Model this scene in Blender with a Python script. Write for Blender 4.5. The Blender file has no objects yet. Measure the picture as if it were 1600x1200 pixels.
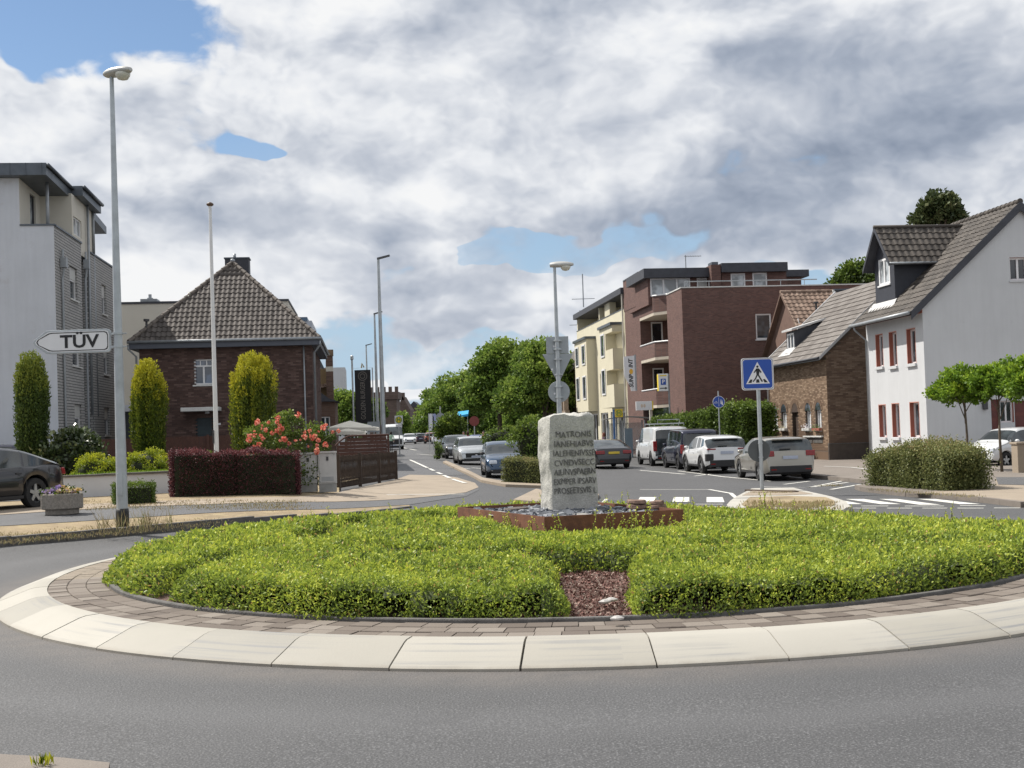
import bpy, math, random
import numpy as np
from mathutils import Matrix, Vector
R_ = random.Random(7)
NR = np.random.RandomState(11)
D2R = math.radians
sc = bpy.context.scene
COL = sc.collection

# ------------------------------------------------------------------ camera
F, A0, ROLL, PIT, CAMH = 1900., 672., .033, .026, 1.75
PY = A0 - F * math.tan(PIT)
cam = bpy.data.cameras.new('camera'); camo = bpy.data.objects.new('camera', cam); COL.objects.link(camo)
cam.sensor_width = 36; cam.lens = 36 * F / 1600; cam.shift_y = (PY - 600) / 1600
cam.clip_start = .1; cam.clip_end = 3000
camo.matrix_world = Matrix.Translation((0, 0, CAMH)) @ Matrix.Rotation(math.pi/2 + PIT, 4, 'X') @ Matrix.Rotation(-ROLL, 4, 'Z')
sc.camera = camo

# sun: behind and left of the street, high
SUN = Vector((-.545, .29, .79)).normalized()
SAZ = math.atan2(SUN.x, SUN.y); SEL = math.asin(SUN.z)
sl = bpy.data.lights.new('sun', 'SUN'); sl.energy = 4.3; sl.angle = D2R(.53); sl.color = (1, .95, .87)
so = bpy.data.objects.new('sun', sl); COL.objects.link(so)
so.rotation_euler = SUN.to_track_quat('Z', 'Y').to_euler(); so.location = (0, 0, 60)
sc.view_settings.view_transform = 'Standard'; sc.view_settings.look = 'None'
sc.view_settings.exposure = .42; sc.view_settings.gamma = 1; sc.view_settings.use_curve_mapping = False
sc.cycles.max_bounces = 6; sc.cycles.diffuse_bounces = 3; sc.cycles.transparent_max_bounces = 8

# ------------------------------------------------------------------ node helpers
class NT:
    """a node tree with arithmetic on sockets"""
    def __init__(s, tree): s.t = tree; s.n = tree.nodes; s.l = tree.links
    def node(s, typ, **kw):
        nd = s.n.new(typ)
        for k, v in kw.items(): setattr(nd, k, v)
        return nd
    def put(s, sock, v):
        if isinstance(v, S): s.l.new(v.s, sock)
        elif v is not None:
            try: sock.default_value = v
            except Exception: sock.default_value = (*v, 1)
    def math(s, op, a, b=None, c=None):
        nd = s.node('ShaderNodeMath', operation=op)
        for i, v in enumerate((a, b, c)):
            if v is not None: s.put(nd.inputs[i], v)
        return S(s, nd.outputs[0])
    def noise(s, vec, scale, detail=4, rough=.55, dist=0, out=0):
        nd = s.node('ShaderNodeTexNoise'); s.put(nd.inputs['Vector'], vec)
        nd.inputs['Scale'].default_value = scale; nd.inputs['Detail'].default_value = detail
        nd.inputs['Roughness'].default_value = rough; nd.inputs['Distortion'].default_value = dist
        return S(s, nd.outputs[out])
    def voro(s, vec, scale, feature='F1', out=0, rnd=1):
        nd = s.node('ShaderNodeTexVoronoi', feature=feature); s.put(nd.inputs['Vector'], vec)
        nd.inputs['Scale'].default_value = scale; nd.inputs['Randomness'].default_value = rnd
        return S(s, nd.outputs[out])
    def mix(s, f, a, b):
        nd = s.node('ShaderNodeMix', data_type='RGBA'); s.put(nd.inputs[0], f); s.put(nd.inputs[6], a); s.put(nd.inputs[7], b)
        return S(s, nd.outputs[2])
    def vec(s, x, y, z):
        nd = s.node('ShaderNodeCombineXYZ')
        for i, v in enumerate((x, y, z)): s.put(nd.inputs[i], v)
        return S(s, nd.outputs[0])
    def sep(s, v):
        nd = s.node('ShaderNodeSeparateXYZ'); s.put(nd.inputs[0], v)
        return [S(s, o) for o in nd.outputs]
    def step(s, v, a, b):
        nd = s.node('ShaderNodeMapRange', interpolation_type='SMOOTHSTEP'); s.put(nd.inputs[0], v)
        nd.inputs[1].default_value = a; nd.inputs[2].default_value = b
        return S(s, nd.outputs[0])
    def lin(s, v, a, b, c=0, d=1):
        nd = s.node('ShaderNodeMapRange'); s.put(nd.inputs[0], v)
        for i, q in zip((1, 2, 3, 4), (a, b, c, d)): nd.inputs[i].default_value = q
        return S(s, nd.outputs[0])
    def ramp(s, v, stops):
        nd = s.node('ShaderNodeValToRGB'); s.put(nd.inputs[0], v); e = nd.color_ramp.elements
        while len(e) < len(stops): e.new(.5)
        for k, (p, c) in enumerate(stops): e[k].position = p; e[k].color = (*c, 1)
        return S(s, nd.outputs[0])
    def bump(s, h, strength=.3, dist=.01):
        nd = s.node('ShaderNodeBump'); s.put(nd.inputs['Height'], h)
        nd.inputs['Strength'].default_value = strength; nd.inputs['Distance'].default_value = dist
        return S(s, nd.outputs[0])
class S:
    def __init__(s, nt, sock): s.nt = nt; s.s = sock
    def __add__(s, o): return s.nt.math('ADD', s, o)
    def __radd__(s, o): return s.nt.math('ADD', s, o)
    def __sub__(s, o): return s.nt.math('SUBTRACT', s, o)
    def __rsub__(s, o): return s.nt.math('SUBTRACT', o, s)
    def __mul__(s, o): return s.nt.math('MULTIPLY', s, o)
    def __rmul__(s, o): return s.nt.math('MULTIPLY', s, o)
    def __truediv__(s, o): return s.nt.math('DIVIDE', s, o)

# ------------------------------------------------------------------ world: clear sky behind broken cumulus
w = bpy.data.worlds.new('World'); sc.world = w; w.use_nodes = True
nt = NT(w.node_tree); nt.n.clear()
def pxdir(px, py):
    u = px - 800; v = PY - py; c, s = math.cos(ROLL), math.sin(ROLL)
    X = u*c + v*s; Z = v*c - u*s
    d = Vector((X, F*math.cos(PIT) - Z*math.sin(PIT), F*math.sin(PIT) + Z*math.cos(PIT)))
    return d
def azel(px, py):
    d = pxdir(px, py).normalized(); return math.atan2(d.x, d.y), math.asin(d.z)
tc = nt.node('ShaderNodeTexCoord'); dirv = S(nt, tc.outputs['Generated'])
dx, dy, dz = nt.sep(dirv)
az = nt.math('ARCTAN2', dx, dy); el = nt.math('ARCSINE', nt.math('MINIMUM', nt.math('MAXIMUM', dz, -1), 1))
elp = nt.math('MAXIMUM', el, 0.0)
sv = nt.vec(dx, dy, elp * 1.55)
wn = nt.node('ShaderNodeTexNoise'); nt.put(wn.inputs['Vector'], sv); wn.inputs['Scale'].default_value = 5.5; wn.inputs['Detail'].default_value = 4; wn.inputs['Roughness'].default_value = .6
wx, wy, wz = nt.sep(S(nt, wn.outputs['Color']))
def warped(ox=0, oz=0, k=.085): return nt.vec(dx + ox + (wx - .5)*k, dy + (wy - .5)*k, elp*1.5 + oz + (wz - .5)*k*.8)
def puff(v, sc):
    nd = nt.node('ShaderNodeTexVoronoi', feature='F1', normalize=True); nt.put(nd.inputs['Vector'], v); nd.inputs['Scale'].default_value = sc
    nd.inputs['Detail'].default_value = 3; nd.inputs['Roughness'].default_value = .6; nd.inputs['Lacunarity'].default_value = 2.4
    return 1.0 - S(nt, nd.outputs['Distance'])
az2 = az + (wx - .5) * .22; el2 = el + (wz - .5) * .12
n1 = nt.noise(warped(), 5.0, 8, .54); pf = puff(warped(k=.075), 8.0); pfo = puff(warped(.014, -.024, .075), 8.0)
n1o = nt.noise(warped(.022, -.04), 5.0, 5, .52)
n2 = nt.noise(sv, 3.1, 2, .5); n3 = nt.noise(warped(k=.03), 14, 5, .6)
def blobs(lst):
    tot = None
    for px, py, rx, ry, amp in lst:
        a, e = azel(px, py)
        qa = (az2 - a) * (F / rx); qe = (el2 - e) * (F / ry)
        g = nt.math('EXPONENT', (qa * qa + qe * qe) * -1.0) * amp
        tot = g if tot is None else tot + g
    return tot
cover = blobs([(0, 15, 140, 52, -1.6), (190, -10, 90, 22, -.8), (415, 205, 62, 16, -1.1), (800, 385, 260, 30, -1.25), (540, 500, 80, 24, -.5), (1280, 432, 120, 22, -1.2),
    (700, 560, 260, 60, -.55), (560, 420, 60, 26, -.4), (200, 445, 160, 20, -.35), (770, 470, 95, 36, 1.35), (640, 385, 65, 40, .9), (950, 480, 70, 50, .9), (440, 455, 60, 24, .5), (590, 600, 60, 16, .5), (60, 200, 120, 60, .5), (470, 395, 130, 55, .55), (330, 420, 80, 40, .4), (520, 500, 90, 36, .45), (660, 525, 60, 14, .3)])
cov = n1*1.9 + pf*.55 + n2*.3 + cover - 1.0 + .42
cov = cov - nt.step(el, .14, .02) * .30
alpha = nt.step(cov, .50, .66)
shade = blobs([(1390, 165, 290, 80, -.62), (1130, 350, 270, 50, -.55), (860, 10, 170, 36, -.36), (470, 335, 190, 34, -.26), (235, 140, 70, 34, -.42),
    (620, 445, 110, 24, -.25), (900, 175, 90, 40, -.12), (1500, 380, 150, 50, -.12), (1120, 250, 300, 80, -.12), (770, 500, 90, 12, -.15),
    (130, 210, 120, 60, .16), (330, 250, 120, 45, .20), (420, 90, 220, 60, .14), (1030, 70, 130, 60, .14), (760, 455, 90, 26, .20), (640, 370, 50, 22, .2), (700, 290, 150, 40, .12), (1250, 40, 220, 40, .10), (1000, 460, 70, 30, .1)])
emb = (n1 - n1o)*2.4 + (pf - pfo)*1.35
thick = nt.step(cov, .6, 1.3)
br = .80 + shade + emb*(1 - thick*.25) - thick*.10 + (n2 - .5)*.30 + (n3 - .5)*.13
br = nt.math('MINIMUM', nt.math('MAXIMUM', br, 0), 1)
ccol = nt.ramp(br, [(0, (.195, .232, .30)), (.3, (.285, .322, .39)), (.6, (.44, .468, .52)), (.85, (.62, .635, .66)), (1, (.69, .695, .70))])
sky = nt.node('ShaderNodeTexSky', sky_type='NISHITA'); sky.sun_disc = False
sky.sun_elevation = SEL; sky.sun_rotation = SAZ; sky.air_density = 1.0; sky.dust_density = .15; sky.ozone_density = 2.2; sky.altitude = 60
bg1 = nt.node('ShaderNodeBackground'); nt.put(bg1.inputs[0], S(nt, sky.outputs[0])); bg1.inputs[1].default_value = .085
bgh = nt.node('ShaderNodeBackground'); bgh.inputs[0].default_value = (.30, .415, .545, 1)
mh = nt.node('ShaderNodeMixShader'); nt.put(mh.inputs[0], nt.step(el, .30, .0)*.88); nt.l.new(bg1.outputs[0], mh.inputs[1]); nt.l.new(bgh.outputs[0], mh.inputs[2])
thin = nt.step(n3 + (n1 - .5)*.5, .40, .62) * nt.step(el, .26, .07) * .72
alpha = nt.math('MAXIMUM', alpha, thin)
bg2 = nt.node('ShaderNodeBackground'); nt.put(bg2.inputs[0], ccol); bg2.inputs[1].default_value = 1.0
ms = nt.node('ShaderNodeMixShader'); nt.put(ms.inputs[0], alpha); nt.l.new(mh.outputs[0], ms.inputs[1]); nt.l.new(bg2.outputs[0], ms.inputs[2])
wo = nt.node('ShaderNodeOutputWorld'); nt.l.new(ms.outputs[0], wo.inputs[0])
w.cycles.sampling_method = 'MANUAL'; w.cycles.sample_map_resolution = 512

# ------------------------------------------------------------------ terrain and place helpers
CX, CY, CR = .75, 15.72, 6.9
def ss(t): t = min(1, max(0, t)); return t*t*(3 - 2*t)
def gz(x, y):
    b = ss((math.hypot(x - CX, y - CY) - CR - .6) / 6)
    return b * (.25 - .53 * ss((x + 9) / 15))
def G(px, py, dz=0):
    d = pxdir(px, py); z = 0
    for i in range(30):
        t = (z + dz - CAMH) / d.z; z = .5*z + .5*gz(d.x*t, d.y*t)
    return Vector((d.x*t, d.y*t, gz(d.x*t, d.y*t) + dz))
def W(px, py, D):
    d = pxdir(px, py); t = D / d.y
    return Vector((d.x*t, D, d.z*t + CAMH))
def onwall(o, u, px, py):
    """where the sight line meets the vertical plane through o along u: (distance along u, height)"""
    d = pxdir(px, py); n = (u[1], -u[0])
    t = (o[0]*n[0] + o[1]*n[1]) / (d.x*n[0] + d.y*n[1])
    return ((d.x*t - o[0])*u[0] + (d.y*t - o[1])*u[1], CAMH + d.z*t)

# ------------------------------------------------------------------ materials
MATS = {}
def newmat(name):
    m = bpy.data.materials.new(name); m.use_nodes = True; t = NT(m.node_tree); t.n.clear()
    p = t.node('ShaderNodeBsdfPrincipled'); o = t.node('ShaderNodeOutputMaterial'); t.l.new(p.outputs[0], o.inputs[0])
    MATS[name] = m; return m, t, p, o
def mat(name, col, rough=.75, var=.12, scale=3, bump=0, bscale=60, metal=0, coat=0, dirt=None, spec=.5, fine=None, streak=0):
    if name in MATS: return MATS[name]
    m, t, p, o = newmat(name)
    co = S(t, t.node('ShaderNodeTexCoord').outputs['Object'])
    base = (*col, 1)
    if streak: sx_, sy_, sz_ = t.sep(co); stk = t.lin(t.noise(t.vec(sx_*3, sy_*3, sz_*.22), 1.6, 6, .65), .35, .75)
    if var:
        n = t.noise(co, scale, 6, .62)
        f = t.lin(n, .3, .7)
        c = t.mix(f, tuple(x*(1-var) for x in col), tuple(min(1, x*(1+var)) for x in col))
        if dirt:
            n2 = t.noise(co, dirt[1], 8, .68); c = t.mix(t.step(n2, dirt[2], dirt[2] + .16), c, dirt[0])
        if streak: c = t.mix(stk*streak, c, tuple(x*.62 for x in col))
        if fine:
            n3 = t.noise(co, fine, 2, .5); c = t.mix(t.lin(n3, .35, .65, 0, .5), c, tuple(x*.55 for x in col))
        t.put(p.inputs['Base Color'], c)
    else: p.inputs['Base Color'].default_value = base
    p.inputs['Roughness'].default_value = rough; p.inputs['Metallic'].default_value = metal
    p.inputs['Specular IOR Level'].default_value = spec
    if coat: p.inputs['Coat Weight'].default_value = coat; p.inputs['Coat Roughness'].default_value = .03
    if bump: t.put(p.inputs['Normal'], t.bump(t.noise(co, bscale, 5, .6), bump, .02))
    return m
def brickmat(name, c1, c2, mortar, bw=.24, bh=.075, mw=.012):
    m, t, p, o = newmat(name)
    co = S(t, t.node('ShaderNodeTexCoord').outputs['Object']); x, y, z = t.sep(co)
    b = t.node('ShaderNodeTexBrick'); t.put(b.inputs['Vector'], t.vec(x + y, z, 0))
    b.inputs['Scale'].default_value = 1; b.inputs['Brick Width'].default_value = bw; b.inputs['Row Height'].default_value = bh
    b.inputs['Mortar Size'].default_value = mw; b.inputs['Mortar Smooth'].default_value = .2; b.offset = .5
    b.inputs['Color1'].default_value = (*c1, 1); b.inputs['Color2'].default_value = (*c2, 1); b.inputs['Mortar'].default_value = (*mortar, 1)
    n = t.noise(co, 1.1, 5, .6)
    c = t.mix(t.lin(n, .3, .7, 0, .35), S(t, b.outputs['Color']), tuple(v*.6 for v in c1))
    t.put(p.inputs['Base Color'], c); p.inputs['Roughness'].default_value = .85
    t.put(p.inputs['Normal'], t.bump(S(t, b.outputs['Fac']) * -1.0, .6, .008))
    return m
def attrmat(name, stops, rough=.8, bump=0, bscale=80, transl=0, metal=0, nvar=0, spec=.3):
    """colour from the per-face random value r (each brick, leaf or stone has its own)"""
    if name in MATS: return MATS[name]
    m, t, p, o = newmat(name)
    a = t.node('ShaderNodeAttribute'); a.attribute_name = 'r'
    f = S(t, a.outputs['Fac'])
    co = S(t, t.node('ShaderNodeTexCoord').outputs['Object'])
    if nvar: f = f + (t.noise(co, nvar, 3, .55) - .5) * .7
    c = t.ramp(f, stops); t.put(p.inputs['Base Color'], c)
    p.inputs['Roughness'].default_value = rough; p.inputs['Metallic'].default_value = metal; p.inputs['Specular IOR Level'].default_value = spec
    if bump: t.put(p.inputs['Normal'], t.bump(t.noise(co, bscale, 4, .6), bump, .01))
    if transl:
        tr = t.node('ShaderNodeBsdfTranslucent'); t.put(tr.inputs[0], c); mx = t.node('ShaderNodeMixShader'); mx.inputs[0].default_value = transl
        t.l.new(p.outputs[0], mx.inputs[1]); t.l.new(tr.outputs[0], mx.inputs[2]); t.l.new(mx.outputs[0], o.inputs[0])
    return m
def objrand(name, stops, rough=.8, bump=0, bscale=40, nscale=3, spec=.4, namp=.5):
    """colour from the object's own random number, for pieces that share one mesh"""
    if name in MATS: return MATS[name]
    m, t, p, o = newmat(name)
    oi = t.node('ShaderNodeObjectInfo'); co = S(t, t.node('ShaderNodeTexCoord').outputs['Object'])
    geo = S(t, t.node('ShaderNodeNewGeometry').outputs['Position'])
    f = S(t, oi.outputs['Random']) + (t.noise(geo, nscale, 6, .6) - .5) * namp
    t.put(p.inputs['Base Color'], t.ramp(f, stops)); p.inputs['Roughness'].default_value = rough; p.inputs['Specular IOR Level'].default_value = spec
    if bump: t.put(p.inputs['Normal'], t.bump(t.noise(geo, bscale, 4, .6), bump, .01))
    return m
def glass(name, col=(.03, .04, .05), rough=.04):
    if name in MATS: return MATS[name]
    m, t, p, o = newmat(name)
    co = S(t, t.node('ShaderNodeTexCoord').outputs['Object'])
    c = t.mix(t.step(t.noise(co, 1.4, 2, .5), .42, .6), tuple(x*.5 for x in col), tuple(x*1.3 for x in col))
    t.put(p.inputs['Base Color'], c); p.inputs['Roughness'].default_value = rough
    p.inputs['IOR'].default_value = 1.6; p.inputs['Specular IOR Level'].default_value = .7
    return m

# ------------------------------------------------------------------ mesh helpers
class MB:
    def __init__(s): s.v = []; s.f = []; s.m = []; s.r = []; s.cm = 0; s.cr = 0
    def add(s, vs, fs):
        b = len(s.v); s.v += [tuple(q) for q in vs]
        for f in fs: s.f.append([b + i for i in f]); s.m.append(s.cm); s.r.append(s.cr)
        return s
    def quad(s, a, b, c, d): return s.add([a, b, c, d], [(0, 1, 2, 3)])
    def hexa(s, p):  # p: 8 points, bottom 4 ccw then top 4
        return s.add(p, [(3, 2, 1, 0), (4, 5, 6, 7), (0, 1, 5, 4), (1, 2, 6, 5), (2, 3, 7, 6), (3, 0, 4, 7)])
    def box(s, x0, x1, y0, y1, z0, z1):
        return s.hexa([(x0, y0, z0), (x1, y0, z0), (x1, y1, z0), (x0, y1, z0), (x0, y0, z1), (x1, y0, z1), (x1, y1, z1), (x0, y1, z1)])
    def ob(s, o, u, a0, a1, d0, d1, z0, z1):
        """box in a wall's frame: a along u, d outward from the wall, z up"""
        n = (u[1], -u[0]); P = lambda a, d, z: (o[0] + u[0]*a + n[0]*d, o[1] + u[1]*a + n[1]*d, z)
        return s.hexa([P(a0, d1, z0), P(a1, d1, z0), P(a1, d0, z0), P(a0, d0, z0), P(a0, d1, z1), P(a1, d1, z1), P(a1, d0, z1), P(a0, d0, z1)])
    def prism(s, pts, h, axis=(0, 0, 1)):
        n = len(pts); ax = Vector(axis) * h
        top = [tuple(Vector(p) + ax) for p in pts]
        return s.add(list(pts) + top, [tuple(range(n))[::-1], tuple(range(n, 2*n))] + [(i, (i+1) % n, n + (i+1) % n, n + i) for i in range(n)])
    def tube(s, pts, rad, n=8, caps=True):
        pts = [Vector(p) for p in pts]; rad = rad if isinstance(rad, (list, tuple)) else [rad]*len(pts)
        rings = []; ref = None
        for i, p in enumerate(pts):
            t = (pts[min(i+1, len(pts)-1)] - pts[max(i-1, 0)]).normalized()
            if ref is None: ref = Vector((1, 0, 0)) if abs(t.x) < .9 else Vector((0, 1, 0))
            a = (ref - t * ref.dot(t)).normalized(); b = t.cross(a); ref = a
            rings.append([tuple(p + (a*math.cos(2*math.pi*k/n) + b*math.sin(2*math.pi*k/n)) * rad[i]) for k in range(n)])
        vs = [q for r in rings for q in r]; fs = []
        for i in range(len(pts)-1):
            for k in range(n): fs.append((i*n + k, i*n + (k+1) % n, (i+1)*n + (k+1) % n, (i+1)*n + k))
        if caps: fs += [tuple(range(n))[::-1], tuple(range((len(pts)-1)*n, len(pts)*n))]
        return s.add(vs, fs)
    def disc(s, c, nrm, r, thick, n=24, sx=1, sy=1):
        nrm = Vector(nrm).normalized(); c = Vector(c); a = Vector((0, 0, 1)).cross(nrm)
        a = a.normalized() if a.length > .01 else Vector((1, 0, 0)); b = nrm.cross(a)
        return s.prism([tuple(c + a*r*sx*math.cos(2*math.pi*k/n) + b*r*sy*math.sin(2*math.pi*k/n)) for k in range(n)], thick, nrm)
    def lathe(s, prof, c=(0, 0, 0), n=20, axis='Z', wob=None):
        vs = []; fs = []
        for (r, z) in prof:
            for k in range(n):
                a = 2*math.pi*k/n; q = r * (wob(a, z) if wob else 1)
                p = (q*math.cos(a), q*math.sin(a), z) if axis == 'Z' else ((q*math.cos(a), z, q*math.sin(a)) if axis == 'Y' else (z, q*math.cos(a), q*math.sin(a)))
                vs.append((c[0]+p[0], c[1]+p[1], c[2]+p[2]))
        for i in range(len(prof)-1):
            for k in range(n): fs.append((i*n + k, i*n + (k+1) % n, (i+1)*n + (k+1) % n, (i+1)*n + k))
        fs += [tuple(range(n))[::-1], tuple(range((len(prof)-1)*n, len(prof)*n))]
        return s.add(vs, fs)
    def build(s, name, mats, parent=None, smooth=False, bevel=0, auto=None, **props):
        if not isinstance(mats, (list, tuple)): mats = [mats]
        me = bpy.data.meshes.new(name)
        vs = s.v
        if parent is not None:
            inv = wm(parent).inverted(); vs = [tuple(inv @ Vector(v)) for v in vs]
        me.from_pydata(vs, [], s.f)
        for m in mats: me.materials.append(m)
        if any(s.m): me.polygons.foreach_set('material_index', s.m)
        if any(s.r):
            at = me.attributes.new('r', 'FLOAT', 'FACE'); at.data.foreach_set('value', s.r)
        if smooth: me.polygons.foreach_set('use_smooth', [True]*len(me.polygons))
        if smooth and auto:
            me.set_sharp_from_angle(angle=D2R(auto))
        o = bpy.data.objects.new(name, me); COL.objects.link(o)
        if parent is not None: o.parent = parent
        if bevel:
            b = o.modifiers.new('bevel', 'BEVEL'); b.width = bevel; b.segments = 2; b.limit_method = 'ANGLE'
        for k, v in props.items(): o[k] = v
        return o
def wm(o):
    m = o.matrix_basis.copy()
    while o.parent is not None: o = o.parent; m = o.matrix_basis @ m
    return m
def tag(o, label=None, cat=None, group=None, kind=None):
    if label: o['label'] = label
    if cat: o['category'] = cat
    if group: o['group'] = group
    if kind: o['kind'] = kind
    return o
def thing(name, label, cat, loc=(0, 0, 0), rz=0, group=None):
    o = bpy.data.objects.new(name, None); COL.objects.link(o); o.empty_display_size = .1
    o.location = loc; o.rotation_euler = (0, 0, rz); return tag(o, label, cat, group)
def npmesh(name, verts, faces, mats, r=None, parent=None, smooth=False):
    """verts (N,3), faces (M,k) all with the same k"""
    me = bpy.data.meshes.new(name); N = len(verts); Mf, k = faces.shape
    if parent is not None:
        inv = np.array(wm(parent).inverted()); verts = verts @ inv[:3, :3].T + inv[:3, 3]
    me.vertices.add(N); me.vertices.foreach_set('co', verts.astype(np.float32).ravel())
    me.loops.add(Mf*k); me.loops.foreach_set('vertex_index', faces.astype(np.int32).ravel())
    me.polygons.add(Mf); me.polygons.foreach_set('loop_start', np.arange(0, Mf*k, k, dtype=np.int32))
    if smooth: me.polygons.foreach_set('use_smooth', np.ones(Mf, bool))
    me.materials.append(mats); me.update(calc_edges=True)
    if r is not None:
        at = me.attributes.new('r', 'FLOAT', 'FACE'); at.data.foreach_set('value', np.asarray(r, np.float32))
    o = bpy.data.objects.new(name, me); COL.objects.link(o)
    if parent is not None: o.parent = parent
    return o
def copyobj(src, parent=None, mw=None):
    c = src.copy(); COL.objects.link(c); c.parent = parent
    if mw is not None: c.matrix_basis = mw
    return c
def copy_tree(o, parent=None):
    c = o.copy(); COL.objects.link(c); c.parent = parent
    for ch in [q for q in list(bpy.data.objects) if q.parent == o]: copy_tree(ch, c)
    return c
def text(parent, name, s, o, u, t, z, size, mt, ext=.004, d=.0, align='CENTER', sx=1, rot=0, shear=0, weight=.0):
    """lettering standing on the wall plane through o along u, centred at (t, z)"""
    cu = bpy.data.curves.new(name, 'FONT'); cu.body = s; cu.size = size; cu.extrude = ext; cu.align_x = align; cu.align_y = 'CENTER'
    cu.shear = shear; cu.resolution_u = 3; cu.offset = weight
    tmp = bpy.data.objects.new('tmp', cu); COL.objects.link(tmp); dg = bpy.context.evaluated_depsgraph_get(); dg.update()
    me = bpy.data.meshes.new_from_object(tmp.evaluated_get(dg)); bpy.data.objects.remove(tmp); me.materials.clear(); me.materials.append(mt)
    n = Vector((u[1], -u[0], 0)); U = Vector((u[0], u[1], 0)); Z = Vector((0, 0, 1))
    m = Matrix((( U.x, Z.x, n.x, 0), (U.y, Z.y, n.y, 0), (U.z, Z.z, n.z, 0), (0, 0, 0, 1)))
    pos = Vector((o[0], o[1], 0)) + U*t + n*d + Z*z
    M = Matrix.Translation(pos) @ m @ Matrix.Rotation(rot, 4, 'Z') @ Matrix.Diagonal((sx, 1, 1, 1))
    if parent is not None: M = wm(parent).inverted() @ M
    me.transform(M); ob = bpy.data.objects.new(name, me); COL.objects.link(ob); ob.parent = parent
    return ob

# ------------------------------------------------------------------ foliage
def leafmesh(name, P, N, L, Wd, mt, r, parent=None, up=.0, spread=.8):
    """P points, N preferred directions; each leaf a four-cornered blade with its own slant"""
    n = len(P); rnd = NR.normal(size=(n, 3)); a = N + rnd*spread; a[:, 2] += up
    a /= np.linalg.norm(a, axis=1)[:, None] + 1e-9
    b = np.cross(a, NR.normal(size=(n, 3))); b /= np.linalg.norm(b, axis=1)[:, None] + 1e-9
    c = np.cross(a, b); L = (L * NR.uniform(.6, 1.3, n))[:, None]; Wd = (Wd * NR.uniform(.7, 1.2, n))[:, None]
    v = np.stack([P, P + a*L*.45 + b*Wd + c*L*.08, P + a*L, P + a*L*.45 - b*Wd + c*L*.08], 1).reshape(-1, 3)
    f = np.arange(4*n).reshape(-1, 4)
    return npmesh(name, v, f, mt, np.clip(r, 0, 1), parent)
def clumps(cen, rad, nc, nl, cr, seed=0, shell=.75, squash=1, bottom=-.6):
    """leaf positions gathered in clumps over an uneven ellipsoid"""
    rs = np.random.RandomState(seed); d = rs.normal(size=(nc, 3)); d /= np.linalg.norm(d, axis=1)[:, None]
    d[:, 2] = np.where(d[:, 2] < bottom, -d[:, 2]*.5, d[:, 2])
    k = shell + (1 - shell) * rs.rand(nc)**.5 + rs.normal(size=nc)*.05
    k = np.where(rs.rand(nc) < .25, rs.uniform(.35, .8, nc), k)
    C = np.array(cen) + d * np.array(rad) * k[:, None]
    q = rs.normal(size=(nc*nl, 3)); q /= np.linalg.norm(q, axis=1)[:, None]; q *= (rs.rand(nc*nl)**.45)[:, None]
    crs = np.repeat(cr * rs.uniform(.6, 1.3, nc), nl)[:, None]
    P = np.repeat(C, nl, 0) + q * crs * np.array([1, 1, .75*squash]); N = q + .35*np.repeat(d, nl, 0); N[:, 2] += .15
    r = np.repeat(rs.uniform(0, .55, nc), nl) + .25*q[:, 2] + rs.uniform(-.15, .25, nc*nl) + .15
    return P, N, r
# ================================================================== ground, roads, roundabout
def asphalt(name, c, fine=75, stain=.3):
    m, t, p, o = newmat(name)
    co = S(t, t.node('ShaderNodeTexCoord').outputs['Object'])
    big = t.noise(co, .35, 5, .6); mid = t.noise(co, 2.5, 6, .7); fn = t.noise(co, fine, 2, .6); g2 = t.voro(co, 45, 'F1')
    col = t.mix(t.lin(big + (mid - .5)*.5, .3, .7), tuple(x*(1 - stain*.6) for x in c), tuple(x*(1 + stain*.5) for x in c))
    col = t.mix(t.lin(fn, .32, .68, 0, 1), tuple(x*.5 for x in c), col)
    col = t.mix(t.step(fn, .56, .68)*.55, col, tuple(x*2.2 for x in c))
    gx_, gy_, gz_ = t.sep(co); rq = t.math('SQRT', (gx_-CX)*(gx_-CX) + (gy_-CY)*(gy_-CY)) + (t.noise(co, .5, 2, .5)-.5)*.5
    for rt in (CR+1.5, CR+3.2): col = t.mix(t.step(t.math('ABSOLUTE', rq - rt), .55, .0)*.22, col, tuple(x*1.45 for x in c))
    col = t.mix(t.step(rq, CR + .75, CR + .0)*t.lin(mid, .3, .7, .25, .75), col, (.14, .122, .108))
    col = t.mix(t.step(t.noise(co, .9, 3, .6), .60, .72)*.35, col, tuple(x*.62 for x in c))
    chips = t.step(t.voro(co, 7.5, 'F1'), .035, .02) * t.step(t.noise(co, 1.3, 2, .5), .5, .6)
    col = t.mix(chips*.8, col, (.5, .48, .45))
    t.put(p.inputs['Base Color'], col); p.inputs['Roughness'].default_value = .66
    t.put(p.inputs['Normal'], t.bump(fn + g2*.6, .75, .006)); return m
M_ROAD = asphalt('asphalt_road', (.095, .095, .098))
M_PATH = asphalt('asphalt_path', (.12, .12, .125), stain=.2)
M_PAVE = mat('beige_paving', (.34, .28, .215), .85, .14, 1.2, .3, 90, fine=140)
M_SLAB = mat('grey_paving', (.22, .19, .165), .85, .15, 1.5, .3, 90, fine=140)
M_DIRT = mat('dry_ground', (.30, .23, .14), .95, .3, 1.6, .6, 30, fine=60, dirt=((.42, .34, .19), 3, .5))
M_LINE = mat('road_paint', (.62, .61, .57), .7, .12, 4, .1, 90, dirt=((.16, .16, .16), 9, .62))
M_KERB = mat('kerb_concrete', (.42, .40, .36), .85, .15, 3, .3, 80)
M_DKERB = mat('kerb_basalt', (.10, .095, .09), .85, .3, 4, .4, 60)

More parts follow.
